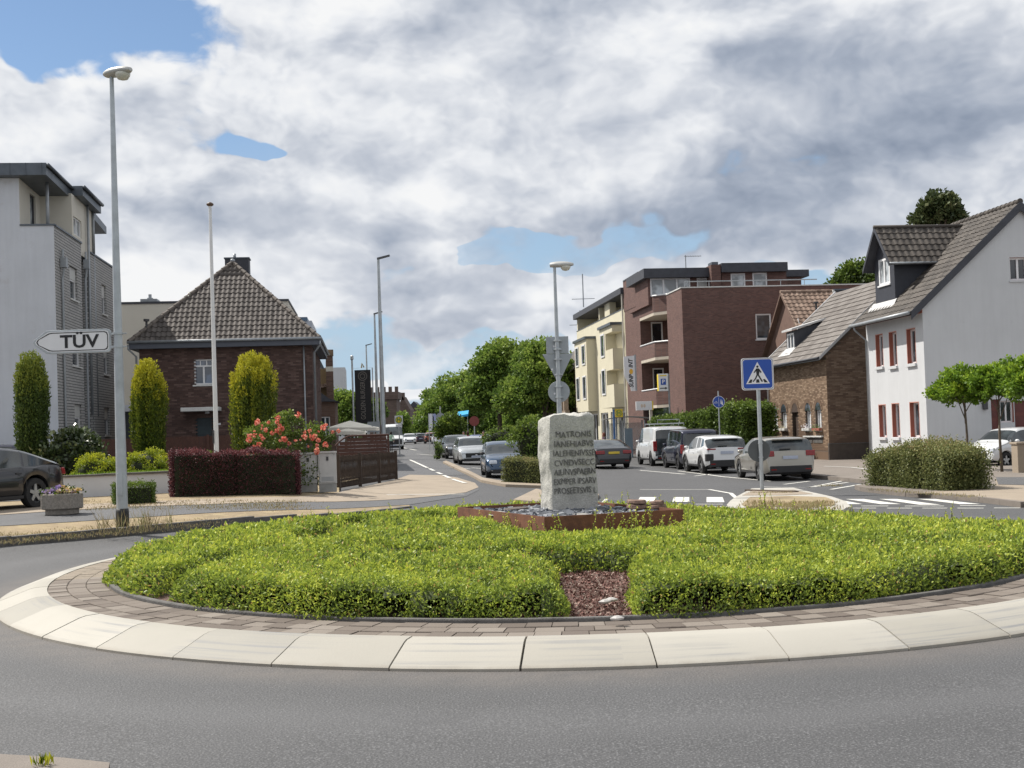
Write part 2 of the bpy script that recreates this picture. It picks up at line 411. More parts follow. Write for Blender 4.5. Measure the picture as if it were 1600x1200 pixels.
def sheet(name, pts, mt, off=.004, cell=.6, kind='structure', parent=None, skirt=0, offf=None):
    """a flat polygon laid over the terrain"""
    import bmesh
    bm = bmesh.new(); vs = [bm.verts.new((p[0], p[1], 0)) for p in pts]; bm.faces.new(vs); bm.normal_update()
    bmesh.ops.triangulate(bm, faces=bm.faces[:])
    xs = [p[0] for p in pts]; ys = [p[1] for p in pts]
    for k in range(2):
        lo, hi, ax = ((min(xs), max(xs), (1, 0, 0)), (min(ys), max(ys), (0, 1, 0)))[k]
        c = cell if hi - lo < 60 else 2.0
        q = math.ceil(lo / c) * c + 1e-4
        while q < hi and q < 120:
            bmesh.ops.bisect_plane(bm, geom=bm.verts[:] + bm.edges[:] + bm.faces[:], plane_co=(q*ax[0], q*ax[1], 0), plane_no=ax); q += c
    for v in bm.verts:
        f = offf(v.co.x, v.co.y) if offf else off
        v.co.z = gz(v.co.x, v.co.y) + f
    if skirt:
        be = [e for e in bm.edges if len(e.link_faces) == 1]
        r = bmesh.ops.extrude_edge_only(bm, edges=be)
        for v in [g for g in r['geom'] if isinstance(g, bmesh.types.BMVert)]: v.co.z -= skirt
    bm.normal_update(); bmesh.ops.reverse_faces(bm, faces=[f for f in bm.faces if f.normal.z < -.5])
    me = bpy.data.meshes.new(name); bm.to_mesh(me); bm.free(); me.materials.append(mt)
    o = bpy.data.objects.new(name, me); COL.objects.link(o)
    if parent: o.parent = parent
    if kind: o['kind'] = kind
    return o
def gpoly(px): return [G(*p) for p in px]

# the ground: one sheet, fine near the junction, coarse to the horizon
gx = np.r_[np.linspace(-900, -60, 18), np.arange(-59, 60, .5), np.linspace(60, 900, 18)]
gy = np.r_[np.linspace(-60, -5, 8), np.arange(-4.5, 80, .5), np.linspace(80.5, 1600, 40)]
XX, YY = np.meshgrid(gx, gy); ZZ = np.vectorize(gz)(XX, YY)
V = np.stack([XX, YY, ZZ], -1).reshape(-1, 3); nx = len(gx)
I = (np.arange(len(gy)-1)[:, None]*nx + np.arange(nx-1)[None]).ravel()
g = npmesh('road', V, np.stack([I, I+1, I+nx+1, I+nx], 1), M_ROAD); g['kind'] = 'structure'

# left side: raised edge with verge, tarmac cycle path, paving and yard; all 10 cm up, sinking to road level on the right
def roff(e):
    return lambda x, y: e + .10 * ss((-x - 3.2) / 3.0)
KT = gpoly([(-260, 880), (0, 853), (100, 845), (200, 836), (300, 827), (380, 819)]); KT2 = gpoly([(470, 812), (560, 802), (640, 793)])
P1 = gpoly([(-260, 852), (0, 831), (100, 825), (200, 818), (300, 811), (400, 805), (520, 797), (640, 789)])
P2 = gpoly([(-260, 833), (0, 813), (100, 806), (200, 800), (300, 797), (400, 793), (520, 787), (620, 781), (690, 775), (728, 770), (748, 762)])
P3 = gpoly([(-260, 812), (0, 800), (100, 797), (255, 790), (460, 783), (530, 773)])
sheet('verge', KT + KT2 + P1[::-1], M_DIRT, offf=roff(.0), skirt=.12)
sheet('cycle_path', P1 + [G(690, 781), G(728, 776), G(748, 766)] + P2[::-1][0:0] + P2[::-1], M_PATH, offf=roff(.008))
far = [G(748, 762), G(742, 755), G(715, 747), G(690, 743), G(640, 743), G(615, 752)]
sheet('pavement', P2 + far[1:] + P3[::-1], M_PAVE, offf=roff(.016))
yardp = P3 + [G(530, 760), (-5.2, 44.5), (-30, 44.5), (-60, 30)]
sheet('yard', yardp, M_DIRT, offf=roff(.012))
# tarmac lane with dashed line running up the left side of the street
lane = gpoly([(615, 752), (640, 743), (690, 743), (735, 742), (700, 727), (668, 712), (648, 701)]) + [(-12.5, 150), (-16, 150), (-7.6, 84)]
sheet('street_path', lane, M_PATH, off=.008)
def markline(name, px, wd, off=.03):
    """painted line through ground points, wd metres wide, draped"""
    P = [G(*p) if len(p) == 2 else Vector(p) for p in px]; L = []; Rr = []
    for i, p in enumerate(P):
        t = (P[min(i+1, len(P)-1)] - P[max(i-1, 0)]); n = Vector((-t.y, t.x, 0)).normalized() * wd/2
        L.append(p + n); Rr.append(p - n)
    return sheet(name, L + Rr[::-1], M_LINE, off=off)
for seg in ([(640, 719), (668, 732)], [(671, 733), (678, 736.5)], [(683, 739), (690, 742)], [(693, 743.5), (703, 748)], [(706, 749.5), (727, 756)]):
    markline('lane_marking', seg, .16)
for seg in ([(620, 695), (629, 700)], [(630, 700), (650, 704)], [(651, 710), (677, 712)]):
    markline('lane_marking', seg, .18)
markline('paving_line', [(548, 774), (600, 774), (725, 773)], .14, .02)
# parking strip kerb (sand coloured) with the parked cars behind it
kp = gpoly([(697, 722), (722, 733), (744, 744), (755, 750), (790, 756), (845, 757), (845, 763), (790, 761), (752, 754), (738, 746), (716, 736), (692, 724)])
sheet('parking_kerb', kp, M_PAVE, off=.09, skirt=.1)
for seg in ([(757, 744), (800, 746)], [(785, 756), (800, 748)], [(737, 731), (760, 733)], [(705, 730), (735, 733)]):
    markline('parking_marking', seg, .12, .006)
# light kerb strip left and right of the stone, mouth of the street
sheet('island_kerb', gpoly([(802, 786), (838, 768), (846, 770), (850, 790)]), M_PAVE, off=.09, skirt=.1)
sheet('island_kerb', gpoly([(905, 768), (930, 770), (936, 778), (925, 786), (905, 786)]), M_PAVE, off=.09, skirt=.1)

# right side: paving by the houses, kerbs, hedge bed
R1 = gpoly([(1790, 822), (1600, 793), (1545, 786), (1490, 780), (1420, 776), (1350, 768), (1338, 764)])
R2 = gpoly([(1362, 760), (1368, 757), (1240, 744), (1140, 730), (1085, 720), (1030, 712)])
bk = [(9.6, 80), (8.7, 120), (40, 120), (60, 60), (50, 20)]
sheet('pavement', R1 + R2 + bk, M_SLAB, off=.11, skirt=.12)
sheet('pavement', gpoly([(1420, 778), (1490, 779), (1545, 785), (1600, 792), (1800, 800), (1800, 770), (1600, 752), (1556, 752), (1556, 768), (1500, 772)]), M_PAVE, off=.118)
sheet('cycle_path', gpoly([(1556, 752), (1600, 752), (1800, 762), (1800, 780), (1600, 765), (1560, 764)]), M_PATH, off=.125)
markline('paving_line', [(1288, 733), (1330, 735), (1370, 740)], .12, .125)
for seg in ([(1060, 736), (1130, 745), (1205, 752), (1250, 747)], [(1085, 744), (1110, 741)], [(1190, 761), (1262, 762), (1330, 749)],
            [(1262, 762), (1325, 754)], [(1298, 765), (1345, 757)], [(1225, 757), (1265, 752)], [(930, 733), (983, 731)], [(1000, 735), (1070, 741)]):
    markline('parking_marking', seg, .13, .006)
markline('edge_line', [(1000, 765), (1060, 765), (1108, 765), (1142, 771), (1150, 778)], .12, .006)
# zebra crossings either side of the splitter island
for q in ([(1000, 777), (1026, 777), (1020, 785), (995, 785)], [(1053, 777), (1077, 777), (1077, 785), (1050, 785)], [(1104, 777), (1129, 777), (1132, 785), (1104, 785)],
          [(946, 779), (950, 779), (950, 785), (940, 785)],
          [(1280, 780), (1305, 780), (1348, 788), (1322, 788)], [(1321, 780), (1350, 780), (1408, 788), (1376, 788)],
          [(1374, 780), (1402, 780), (1470, 789), (1437, 789)], [(1434, 780), (1462, 780), (1532, 788), (1500, 788)]):
    sheet('zebra_stripe', gpoly(q), M_LINE, off=.006)
for a, b, y in ((1087, 1130, 788), (1005, 1038, 788), (1105, 1140, 792), (1060, 1090, 792), (1332, 1369, 794.3), (1386, 1425, 794.3), (1441, 1480, 794.3), (1496, 1537, 794.3), (1553, 1594, 794),
                (1346, 1388, 791), (1414, 1475, 791), (1500, 1540, 790.3), (1436, 1506, 813.7), (1577, 1640, 817)):
    markline('road_marking', [(a, y), (b, y)], .12, .006)

# splitter island with raised kerb, worn grass and a dark slab
isl = gpoly([(1136, 797), (1142, 790), (1152, 783), (1175, 770), (1240, 769), (1262, 775), (1300, 784), (1322, 792), (1332, 801), (1318, 808), (1230, 812), (1150, 806)])
sheet('splitter_island', isl, M_KERB, off=.13, skirt=.15)
sheet('grass_patch', gpoly([(1160, 797), (1172, 786), (1230, 784), (1290, 786), (1304, 792), (1305, 799), (1230, 802), (1172, 803)]), M_DIRT, off=.15, skirt=.03)
sheet('paving_strip', gpoly([(1160, 782), (1178, 774), (1240, 773), (1270, 780), (1220, 782)]), M_PAVE, off=.14, skirt=.02)
sl_ = MB(); a, b = G(1168, 774), G(1246, 777)
dd = (b - a).normalized(); sl_.ob((a.x, a.y), (dd.x, dd.y), 0, (b - a).length, -.06, .1, a.z, a.z + .17)
sl_.build('edging_slab', mat('dark_oak', (.10, .075, .06), .9, .3, 4, .4, 40), kind='structure')

# kerb stones along the left road edge
def kerbrun(pts, h, wd, mt, pieces, name='kerb_stone', z0=0, host=None):
    P = [Vector(p) for p in pts]; L = [0]
    for i in range(1, len(P)): L.append(L[-1] + (P[i] - P[i-1]).length)
    def at(s):
        for i in range(1, len(P)):
            if s <= L[i]: return P[i-1].lerp(P[i], (s - L[i-1]) / max(1e-6, L[i] - L[i-1]))
        return P[-1]
    n = int(L[-1] / pieces)
    for k in range(n):
        a, b = at(k*pieces + .006), at((k+1)*pieces - .006); u = (b - a); ln = math.hypot(u.x, u.y); u = (u.x/ln, u.y/ln)
        m = MB(); hh = h(a) if callable(h) else h; j = R_.uniform(-.006, .006)
        m.ob((a.x, a.y), u, 0, ln, -wd/2, wd/2 + j, min(a.z, b.z) - .03, (a.z+b.z)/2 + hh)
        m.build(name, mt, host)
kh = thing('kerb', None, None, (KT[1].x, KT[1].y, KT[1].z)); kh['kind'] = 'structure'
kerbrun([Vector((p.x, p.y, gz(p.x, p.y))) for p in KT + KT2], lambda a: .03 + .12 * ss((-a.x - 3.2) / 3.0), .16, M_DKERB, 1.0, host=kh)
kh2 = thing('kerb', None, None, (R2[1].x, R2[1].y, 0)); kh2['kind'] = 'structure'
kerbrun([Vector((p.x, p.y, gz(p.x, p.y))) for p in R1[1:]], .125, .14, M_SLAB, 1.0, host=kh2)
kerbrun([Vector((p.x, p.y, gz(p.x, p.y))) for p in R2], .125, .14, M_SLAB, 1.0, host=kh2)
nk = MB(); nk.prism([tuple(G(x_, y_, -.02)) for x_, y_ in ((172, 1206), (100, 1198), (0, 1192), (-200, 1193), (-200, 1300), (150, 1300))][::-1], .05); 
nk.build('kerb_corner', M_SLAB, kind='structure')

# ---- the roundabout island: pale ramped kerb blocks, paver apron, edging, planted bed
isle = thing('roundabout_island', None, None, (CX, CY, 0)); isle['kind'] = 'structure'
M_BLOCK = objrand('pale_kerb_block', [(0, (.30, .285, .25)), (.45, (.365, .345, .30)), (1, (.43, .41, .365))], .7, .15, 60, 1.2)
t_ = NT(M_BLOCK.node_tree); p_ = [n for n in t_.n if n.type == 'BSDF_PRINCIPLED'][0]
geo_ = t_.sep(S(t_, t_.node('ShaderNodeNewGeometry').outputs['Position']))
oldc = S(t_, p_.inputs['Base Color'].links[0].from_socket)
rr_ = t_.math('SQRT', (geo_[0]-CX)*(geo_[0]-CX) + (geo_[1]-CY)*(geo_[1]-CY)); aa_ = t_.math('ARCTAN2', geo_[0]-CX, geo_[1]-CY)
streak = t_.noise(t_.vec(aa_*2.2 + rr_*.9, rr_*14, 0), 1.4, 6, .65)      # tyre scuffs run along the ring
scuff = t_.step(streak, .46, .68) * t_.step(t_.noise(t_.vec(geo_[0], geo_[1], 0), .8, 3, .5), .42, .6)
dust = t_.step(rr_ + (t_.noise(t_.vec(geo_[0], geo_[1], 0), 6, 4, .6)-.5)*.1, CR - .055, CR + .03)
t_.put(p_.inputs['Base Color'], t_.mix(dust*.6, t_.mix(scuff*.75, oldc, (.20, .205, .22)), (.25, .22, .18)))
NB = 44; r0, r1, r2 = CR, CR - .40, CR - .54
def ringblock(a0, a1, prof, seg=4):
    """prof: list of (r,z); solid swept block between two angles about the island centre (local coords)"""
    m = MB(); vs = []; n = len(prof)
    for k in range(seg + 1):
        a = a0 + (a1 - a0)*k/seg
        vs += [(q[0]*math.sin(a), -q[0]*math.cos(a), q[1]) for q in prof]
    fs = [tuple(range(n)), tuple(range(seg*n, seg*n + n))[::-1]]
    for k in range(seg):
        for j in range(n): fs.append((k*n + j, (k+1)*n + j, (k+1)*n + (j+1) % n, k*n + (j+1) % n))
    m.add(vs, fs); return m
prof = [(r0, -.05), (r0, .022), (r0-.015, .032), (r1+.05, .150), (r1-.01, .162), (r2, .166), (r2, -.05)]
da = 2*math.pi/NB
kb = ringblock(.006/CR, da - .006/CR, prof).build('kerb_block', M_BLOCK, None, smooth=True, auto=25)
kb.parent = isle
for i in range(NB):
    q = kb if i == 0 else copyobj(kb, isle)
    q.rotation_euler = (0, 0, i*da + D2R(1.9) + R_.uniform(-.0006, .0006)); q.location = (0, 0, R_.uniform(-.003, .002))
jb = MB(); N_ = 120
jb.add([((CR - .006)*math.sin(2*math.pi*k/N_), -(CR - .006)*math.cos(2*math.pi*k/N_), z) for z, rr in ((.0, 0), (.013, 0)) for k in range(N_)], [(k, (k+1) % N_, N_ + (k+1) % N_, N_ + k) for k in range(N_)])
jb2 = ringblock(0, 2*math.pi, [(r0-.04, -.04), (r0-.04, .015), (r2, .135), (r2 - .02, .13), (r2-.02, -.04)], 120); jb2.build('joint_bed', mat('joint_mortar', (.09, .085, .08), .9, .2, 8)).parent = isle
# paver apron, three courses of long stones, each stone its own object where it shows
M_PAVER = objrand('apron_paver', [(0, (.12, .098, .083)), (.5, (.17, .142, .12)), (1, (.23, .20, .172))], .88, .5, 45, 2.2)
ringblock(0, 2*math.pi, [(r2+.0, .05), (r2+.0, .146), (CR - 1.22, .156), (CR - 1.22, .05)], 160).build('apron_bed', mat('joint_sand', (.11, .09, .07), .95, .25, 20, .4, 90)).parent = isle
ra = [r2 - .006, r2 - .21, r2 - .414, r2 - .62]; cand = []
for c in range(3):
    ro, ri = ra[c], ra[c+1] + .008; n = int(2*math.pi*ro/(.215 if c != 1 else .24)); dA = 2*math.pi/n
    zt = .160 + c*.004
    pm = ringblock(.004/ro, dA - .004/ro, [(ro, .06), (ro, zt - .006), (ro - .006, zt), (ri + .006, zt), (ri, zt - .006), (ri, .06)], 1)
    pb = pm.build('paver', M_PAVER); pb.parent = isle; first = True; stuffm = MB()
    for i in range(n):
        a = i*dA + c*.013; px = CX + ro*math.sin(a); py = CY - ro*math.cos(a); dist = math.hypot(px, py)
        vis = (a % (2*math.pi) < 1.25 or a % (2*math.pi) > 2*math.pi - 1.95) and abs(px) < py*.46 + .6
        tilt = R_.uniform(-.004, .004)
        if vis and dist < 15.5:
            q = pb if first else copyobj(pb, isle); first = False
            q.rotation_euler = (0, 0, a); q.location = (0, 0, tilt)
        else:
            base = pm.v; ca, sa = math.cos(a), math.sin(a)
            stuffm.add([(x*ca - y*sa, x*sa + y*ca, z + tilt) for x, y, z in base], pm.f)
    so_ = stuffm.build('paver_course', mat('apron_paver_far', (.24, .20, .155), .88, .2, 5, .4, 45)); so_.parent = isle; so_['kind'] = 'stuff'
ringblock(0, 2*math.pi, [(CR-1.185, .05), (CR-1.185, .185), (CR-1.19, .195), (CR-1.245, .195), (CR-1.25, .185), (CR-1.25, .05)], 160).build('edging_band', mat('dark_edging', (.12, .115, .11), .85, .35, 6, .5, 50)).parent = isle
# soil and mulch
RB = CR - 1.2
def bz(x, y):
    return .165 + .02 * ss((RB - math.hypot(x - CX, y - CY)) / 4)
bm_ = MB(); rings = np.linspace(0, RB, 40); n = 96; vs = []; fs = []
for r in rings:
    for k in range(n):
        a = 2*math.pi*k/n; x, y = CX + r*math.sin(a), CY + r*math.cos(a)
        vs.append((x, y, bz(x, y) + (NR.uniform(-.012, .012) if r < RB - .1 else 0)))
for i in range(len(rings)-1):
    for k in range(n): fs.append((i*n+k, (i+1)*n+k, (i+1)*n+(k+1) % n, i*n+(k+1) % n))
bm_.add(vs, fs); bm_.build('soil', mat('bed_soil', (.13, .075, .06), .95, .35, 6, .8, 60, fine=90, dirt=((.24, .15, .12), 14, .52)), isle, smooth=True)
# bark and red mulch chips in the opening
P = []
while len(P) < 11000:
    a = NR.uniform(-.2, 1.7); y = NR.uniform(9.9, 13.6)
    if math.hypot(a - CX, y - CY) < RB - .02: P.append((a, y))
P = np.array(P); P = np.c_[P, [bz(x, y) + .008 for x, y in P]]; Nn = NR.normal(size=P.shape)*np.array([1, 1, .35])
mu = leafmesh('mulch', P, Nn, .032, .012, attrmat('mulch_chips', [(0, (.07, .035, .03)), (.4, (.20, .10, .085)), (.75, (.33, .20, .17)), (1, (.42, .36, .30))], .9), NR.rand(len(P)))
tag(mu, 'reddish brown bark mulch in the gap between the two front hedge beds', 'mulch', kind='stuff')
for px, py in ((945, 941), (964, 967), (955, 938)):
    p = G(px, py, .22); m = MB(); m.lathe([(.01, 0), (.045, .01), (.05, .025), (.02, .04)], (0, 0, 0), 7, wob=lambda a, z: 1 + .3*math.sin(2*a + p.x*9)); 
    q = m.build('stone', mat('pale_stone', (.5, .48, .46), .8, .2, 8)); q.location = (p.x, p.y, p.z - .015)
    tag(q, 'small pale stone lying on the red mulch ' + {945: 'in the middle of the gap', 964: 'near the front edging', 955: 'behind the flatter stone'}[px], 'stone')

# ---- clipped low hedge planting
def segd(x, y, a, b):
    ax, ay = a; bx, by = b; t = np.clip(((x-ax)*(bx-ax) + (y-ay)*(by-ay)) / ((bx-ax)**2 + (by-ay)**2), 0, 1)
    return np.hypot(x - ax - t*(bx-ax), y - ay - t*(by-ay))
BXF, BXL, BXR, BXB = (.37, 15.95), (-.89, 18.66), (2.28, 16.55), (1.02, 19.26)
gaps = [((.66, 8.3), (.70, 11.2), .26), ((.70, 11.2), (.80, 12.85), .36), ((.5, 12.95), (-1.2, 13.7), .15), ((-1.2, 13.7), (-2.9, 16.4), .10), ((-2.9, 16.4), (-2.4, 18.8), .14),
        ((1.1, 12.95), (2.9, 13.4), .09), ((2.9, 13.4), (3.9, 14.7), .10), ((3.9, 14.7), (4.6, 16.2), .18), ((-5.2, 9.9), (-3.6, 10.9), .20), ((-3.6, 10.9), (-3.5, 13.2), .10), ((-3.5, 13.2), (-3.0, 15), .07)]
def hedged(x, y):
    """distance inside the planted area (m), positive in the planting"""
    r = np.hypot(x - CX, y - CY); th = np.arctan2(x - CX, y - CY)
    d = (CR - 1.23 + .05*np.sin(9*th) + .04*np.sin(23*th + 1)) - r
    for a, b, wd in gaps: d = np.minimum(d, segd(x, y, a, b) - wd)
    # rusty box
    cen = ((BXF[0]+BXB[0])/2, (BXF[1]+BXB[1])/2)
    dd = None
    poly = [BXF, BXR, BXB, BXL]
    for i in range(4):
        a, b = poly[i], poly[(i+1) % 4]; nx_, ny_ = (b[1]-a[1]), -(b[0]-a[0]); l = math.hypot(nx_, ny_)
        q = ((x-a[0])*nx_ + (y-a[1])*ny_)/l; dd = q if dd is None else np.maximum(dd, q)
    return np.minimum(d, dd + .02)
def wave(x, y): return (np.sin(x*1.9 + 1.3*np.sin(y*1.1)) * np.cos(y*1.6 + 2) * .5 + np.sin(x*5.1 + y*3.7 + 2*np.sin(x*2.3)) * .3 + np.sin(x*9.7 - y*8.1) * .2)
def bzv(x, y):
    q = np.clip((RB - np.hypot(x-CX, y-CY))/4, 0, 1); return .165 + .02*q*q*(3-2*q)
def hedgeh(x, y):
    d = hedged(x, y); k = np.clip(d/.16, 0, 1); q = np.clip(1 - (y - 12)/10, 0, 1)
    s1 = np.clip((x-1)/3, 0, 1); s2 = np.clip((y-14)/3, 0, 1); bxd = np.hypot(x-.9, y-16.2); bf = np.clip(1.6 - bxd, 0, 1)*.35
    return (.272 + .045*wave(x, y) + .03*wave(x*2.7+3, y*2.9)) * np.sqrt(k) * (1 - .62*s1*s2) * (1 - bf)
# dark twiggy core
gxx = np.arange(CX-6, CX+6, .08); gyy = np.arange(CY-6, CY+6, .08); X2, Y2 = np.meshgrid(gxx, gyy); Hc = hedgeh(X2, Y2) - .07
Z2 = bzv(X2, Y2) + np.where(hedged(X2, Y2) > .1, Hc, -.1); nx = len(gxx)
I = (np.arange(len(gyy)-1)[:, None]*nx + np.arange(nx-1)[None]).ravel()
rr = np.hypot(X2, Y2 - 0)*0 + np.hypot(X2-CX, Y2-CY); keep = (rr.ravel()[I] < RB - .15)
Fq = np.stack([I, I+1, I+nx+1, I+nx], 1)[keep]
bed = thing('hedge_planting', 'low clipped bright green box honeysuckle hedge planting filling the roundabout', 'hedge', (CX, CY, .17))
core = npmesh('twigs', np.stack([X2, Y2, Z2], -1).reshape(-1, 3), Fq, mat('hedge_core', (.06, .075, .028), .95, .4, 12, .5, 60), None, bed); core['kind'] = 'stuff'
NLEAF = 520000
x = NR.uniform(CX - 5.8, CX + 5.8, NLEAF*3); y = NR.uniform(CY - 5.8, CY + 5.8, NLEAF*3); d = hedged(x, y)
# keep density falling with distance from the camera
dist = np.hypot(x, y); thinn = .62 + .38*np.clip(.65 + 1.3*wave(x*2.3+5, y*2.1) + .5*np.sin(x*19)*np.sin(y*17), 0, 1); kp_ = (d > 0) & (NR.rand(len(x)) < thinn) & (NR.rand(len(x)) < np.clip((9.5/dist)**1.6, .15, 1)) & (np.abs(x) < y*.44 + 1.2)
x, y, d, dist = x[kp_][:NLEAF], y[kp_][:NLEAF], d[kp_][:NLEAF], dist[kp_][:NLEAF]
h = hedgeh(x, y); edge = d < .15
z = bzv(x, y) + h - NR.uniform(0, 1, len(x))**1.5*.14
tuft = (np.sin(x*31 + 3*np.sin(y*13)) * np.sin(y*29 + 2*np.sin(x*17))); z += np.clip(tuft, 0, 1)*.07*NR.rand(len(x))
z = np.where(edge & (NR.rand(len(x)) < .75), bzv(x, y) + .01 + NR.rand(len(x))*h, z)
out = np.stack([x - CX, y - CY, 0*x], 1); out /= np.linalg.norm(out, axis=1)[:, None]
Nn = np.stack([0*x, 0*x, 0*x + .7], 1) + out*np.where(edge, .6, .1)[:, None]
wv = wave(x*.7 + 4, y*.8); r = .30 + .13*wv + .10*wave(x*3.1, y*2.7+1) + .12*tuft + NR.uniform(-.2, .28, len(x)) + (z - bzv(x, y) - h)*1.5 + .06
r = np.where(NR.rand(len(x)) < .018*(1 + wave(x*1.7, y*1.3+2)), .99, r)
sz = .034*np.clip(dist/10, .85, 2.0)
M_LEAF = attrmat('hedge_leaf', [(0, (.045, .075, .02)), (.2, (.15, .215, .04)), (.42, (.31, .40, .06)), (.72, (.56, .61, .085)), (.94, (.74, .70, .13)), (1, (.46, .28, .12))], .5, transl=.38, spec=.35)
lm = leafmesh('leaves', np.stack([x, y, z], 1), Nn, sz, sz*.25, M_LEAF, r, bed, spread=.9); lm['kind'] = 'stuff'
# straggling shoots that overtop the hedge and lean against the box
m = MB(); PS = []; RS = []
def shoot(px, py, zb, hgt, lean=.12):
    b = Vector((px, py, zb)); t = b + Vector((R_.uniform(-lean, lean), R_.uniform(-lean, lean), hgt)); mid = b.lerp(t, .5) + Vector((R_.uniform(-.03, .03), R_.uniform(-.03, .03), 0))
    m.tube([b, mid, t], [.006, .004, .002], 4, False)
    for k in range(int(hgt/.016)):
        q = k*.016/hgt; p = (b.lerp(mid, q*2) if q < .5 else mid.lerp(t, q*2-1)); PS.append(p); RS.append(.35 + .4*q + R_.uniform(-.1, .2))
for i in range(46):
    f = R_.random(); side = R_.random()
    a, b2 = (BXF, BXR) if side < .7 else (BXF, BXL)
    px = a[0] + (b2[0]-a[0])*f; py = a[1] + (b2[1]-a[1])*f - R_.uniform(.06, .3); shoot(px, py, .36, R_.uniform(.12, .42) if side < .7 else R_.uniform(.1, .3))
for i in range(260):
    a = R_.uniform(0, 2*math.pi); rr2 = R_.uniform(1, 5.2); px = CX + rr2*math.sin(a); py = CY + rr2*math.cos(a)
    if hedged(np.array([px]), np.array([py]))[0] > .15: shoot(px, py, .38, R_.uniform(.08, .24) * (1 if py < 18 else 1.3), .06)
m.build('stems', mat('shoot_stem', (.16, .14, .05), .8, .2, 9), bed, kind='stuff')
PS = np.array(PS); leafmesh('shoot_leaves', PS, NR.normal(size=PS.shape)*[1, 1, .6], .034, .011, M_LEAF, np.array(RS), bed, spread=.3)['kind'] = 'stuff'
# ================================================================== buildings
TH = .12
EA = (-math.sin(TH), math.cos(TH)); EB = (math.cos(TH), math.sin(TH)); NA = (-EA[0], -EA[1])   # away, right, towards us
def pt(o, u, t): return (o[0] + u[0]*t, o[1] + u[1]*t)
def off(o, a, b): return (o[0] + EA[0]*a + EB[0]*b, o[1] + EA[1]*a + EB[1]*b)   # a away, b right
def wallp(m, o, u, T0, T1, Z0, Z1, ops=(), rev=.14, revm=None, top=None):
    """wall face with openings and their reveals; ops (t0,t1,z0,z1)"""
    n = (u[1], -u[0]); P = lambda t, z, d=0: (o[0] + u[0]*t + n[0]*d, o[1] + u[1]*t + n[1]*d, z)
    ts = sorted({T0, T1, *[q for r in ops for q in r[:2]]}); zs = sorted({Z0, Z1, *[q for r in ops for q in r[2:4]]})
    for i in range(len(ts)-1):
        for j in range(len(zs)-1):
            a, b, c, d = ts[i], ts[i+1], zs[j], zs[j+1]; mt, mz = (a+b)/2, (c+d)/2
            if any(r[0] < mt < r[1] and r[2] < mz < r[3] for r in ops): continue
            m.quad(P(a, c), P(b, c), P(b, d), P(a, d))
    cm = m.cm
    if revm is not None: m.cm = revm
    for (a, b, c, d) in [r[:4] for r in ops]:
        m.quad(P(a, c), P(a, d), P(a, d, -rev), P(a, c, -rev)); m.quad(P(b, d), P(b, c), P(b, c, -rev), P(b, d, -rev))
        m.quad(P(a, d), P(b, d), P(b, d, -rev), P(a, d, -rev)); m.quad(P(b, c), P(a, c), P(a, c, -rev), P(b, c, -rev))
    m.cm = cm
def window(par, o, u, r, fm, gm, fw=.06, mull=(1, 1), depth=.1, sill=None, trans=None, name='window', pn='pane'):
    a, b, c, d = r[:4]; f = MB()
    f.ob(o, u, a, a+fw, -depth-.05, -depth, c, d); f.ob(o, u, b-fw, b, -depth-.05, -depth, c, d)
    f.ob(o, u, a+fw, b-fw, -depth-.05, -depth, c, c+fw); f.ob(o, u, a+fw, b-fw, -depth-.05, -depth, d-fw, d)
    for k in range(1, mull[0]):
        x = a + (b-a)*k/mull[0]; f.ob(o, u, x-fw*.55, x+fw*.55, -depth-.048, -depth-.002, c+fw, (trans or d) - fw*.5 if trans else d-fw)
    for k in range(1, mull[1]):
        z = c + (d-c)*k/mull[1]; f.ob(o, u, a+fw, b-fw, -depth-.046, -depth-.004, z-fw*.4, z+fw*.4)
    if trans:
        f.ob(o, u, a+fw, b-fw, -depth-.046, -depth-.003, trans-fw*.5, trans+fw*.5)
        for k in range(1, 3):
            x = a + (b-a)*k/3; f.ob(o, u, x-fw*.3, x+fw*.3, -depth-.044, -depth-.006, trans+fw*.5, d-fw)
    w = f.build(name, fm, par)
    g = MB(); g.ob(o, u, a+.01, b-.01, -depth-.075, -depth-.052, c+.01, d-.01); g.build(pn, gm, w)
    if sill: s = MB(); s.ob(o, u, a-.06, b+.06, -depth, .06, c-.07, c-.005); s.build('sill', sill, w)
    return w
def pxr(o, u, x0, x1, y0, y1):
    """pixel rectangle on a wall -> (t0, t1, z0, z1)"""
    t0, _ = onwall(o, u, x0, (y0+y1)/2); t1, _ = onwall(o, u, x1, (y0+y1)/2)
    _, z1 = onwall(o, u, (x0+x1)/2, y0); _, z0 = onwall(o, u, (x0+x1)/2, y1)
    return (min(t0, t1), max(t0, t1), z0, z1)
def tilemesh(w, l, kind='pan'):
    m = MB(); pr = []
    if kind == 'pan':
        for k in range(7):
            q = k/6; pr.append((-w/2 + w*1.04*q, .030*math.sin(q*2*math.pi)*(1 if q < .5 else .55)))
    else: pr = [(-w/2+.004, 0), (-w/2+.012, .008), (w/2-.012, .008), (w/2-.004, 0)]
    n = len(pr); vs = []
    for y, dz in ((-.02, .042), (l + .03, .006)):
        vs += [(x, y, z + dz) for x, z in pr]
    vs += [(x, -.02, z + .018) for x, z in pr]
    fs = [(k, k+1, n+k+1, n+k) for k in range(n-1)] + [(2*n+k, 2*n+k+1, k+1, k) for k in range(n-1)]
    m.add(vs, fs); return m
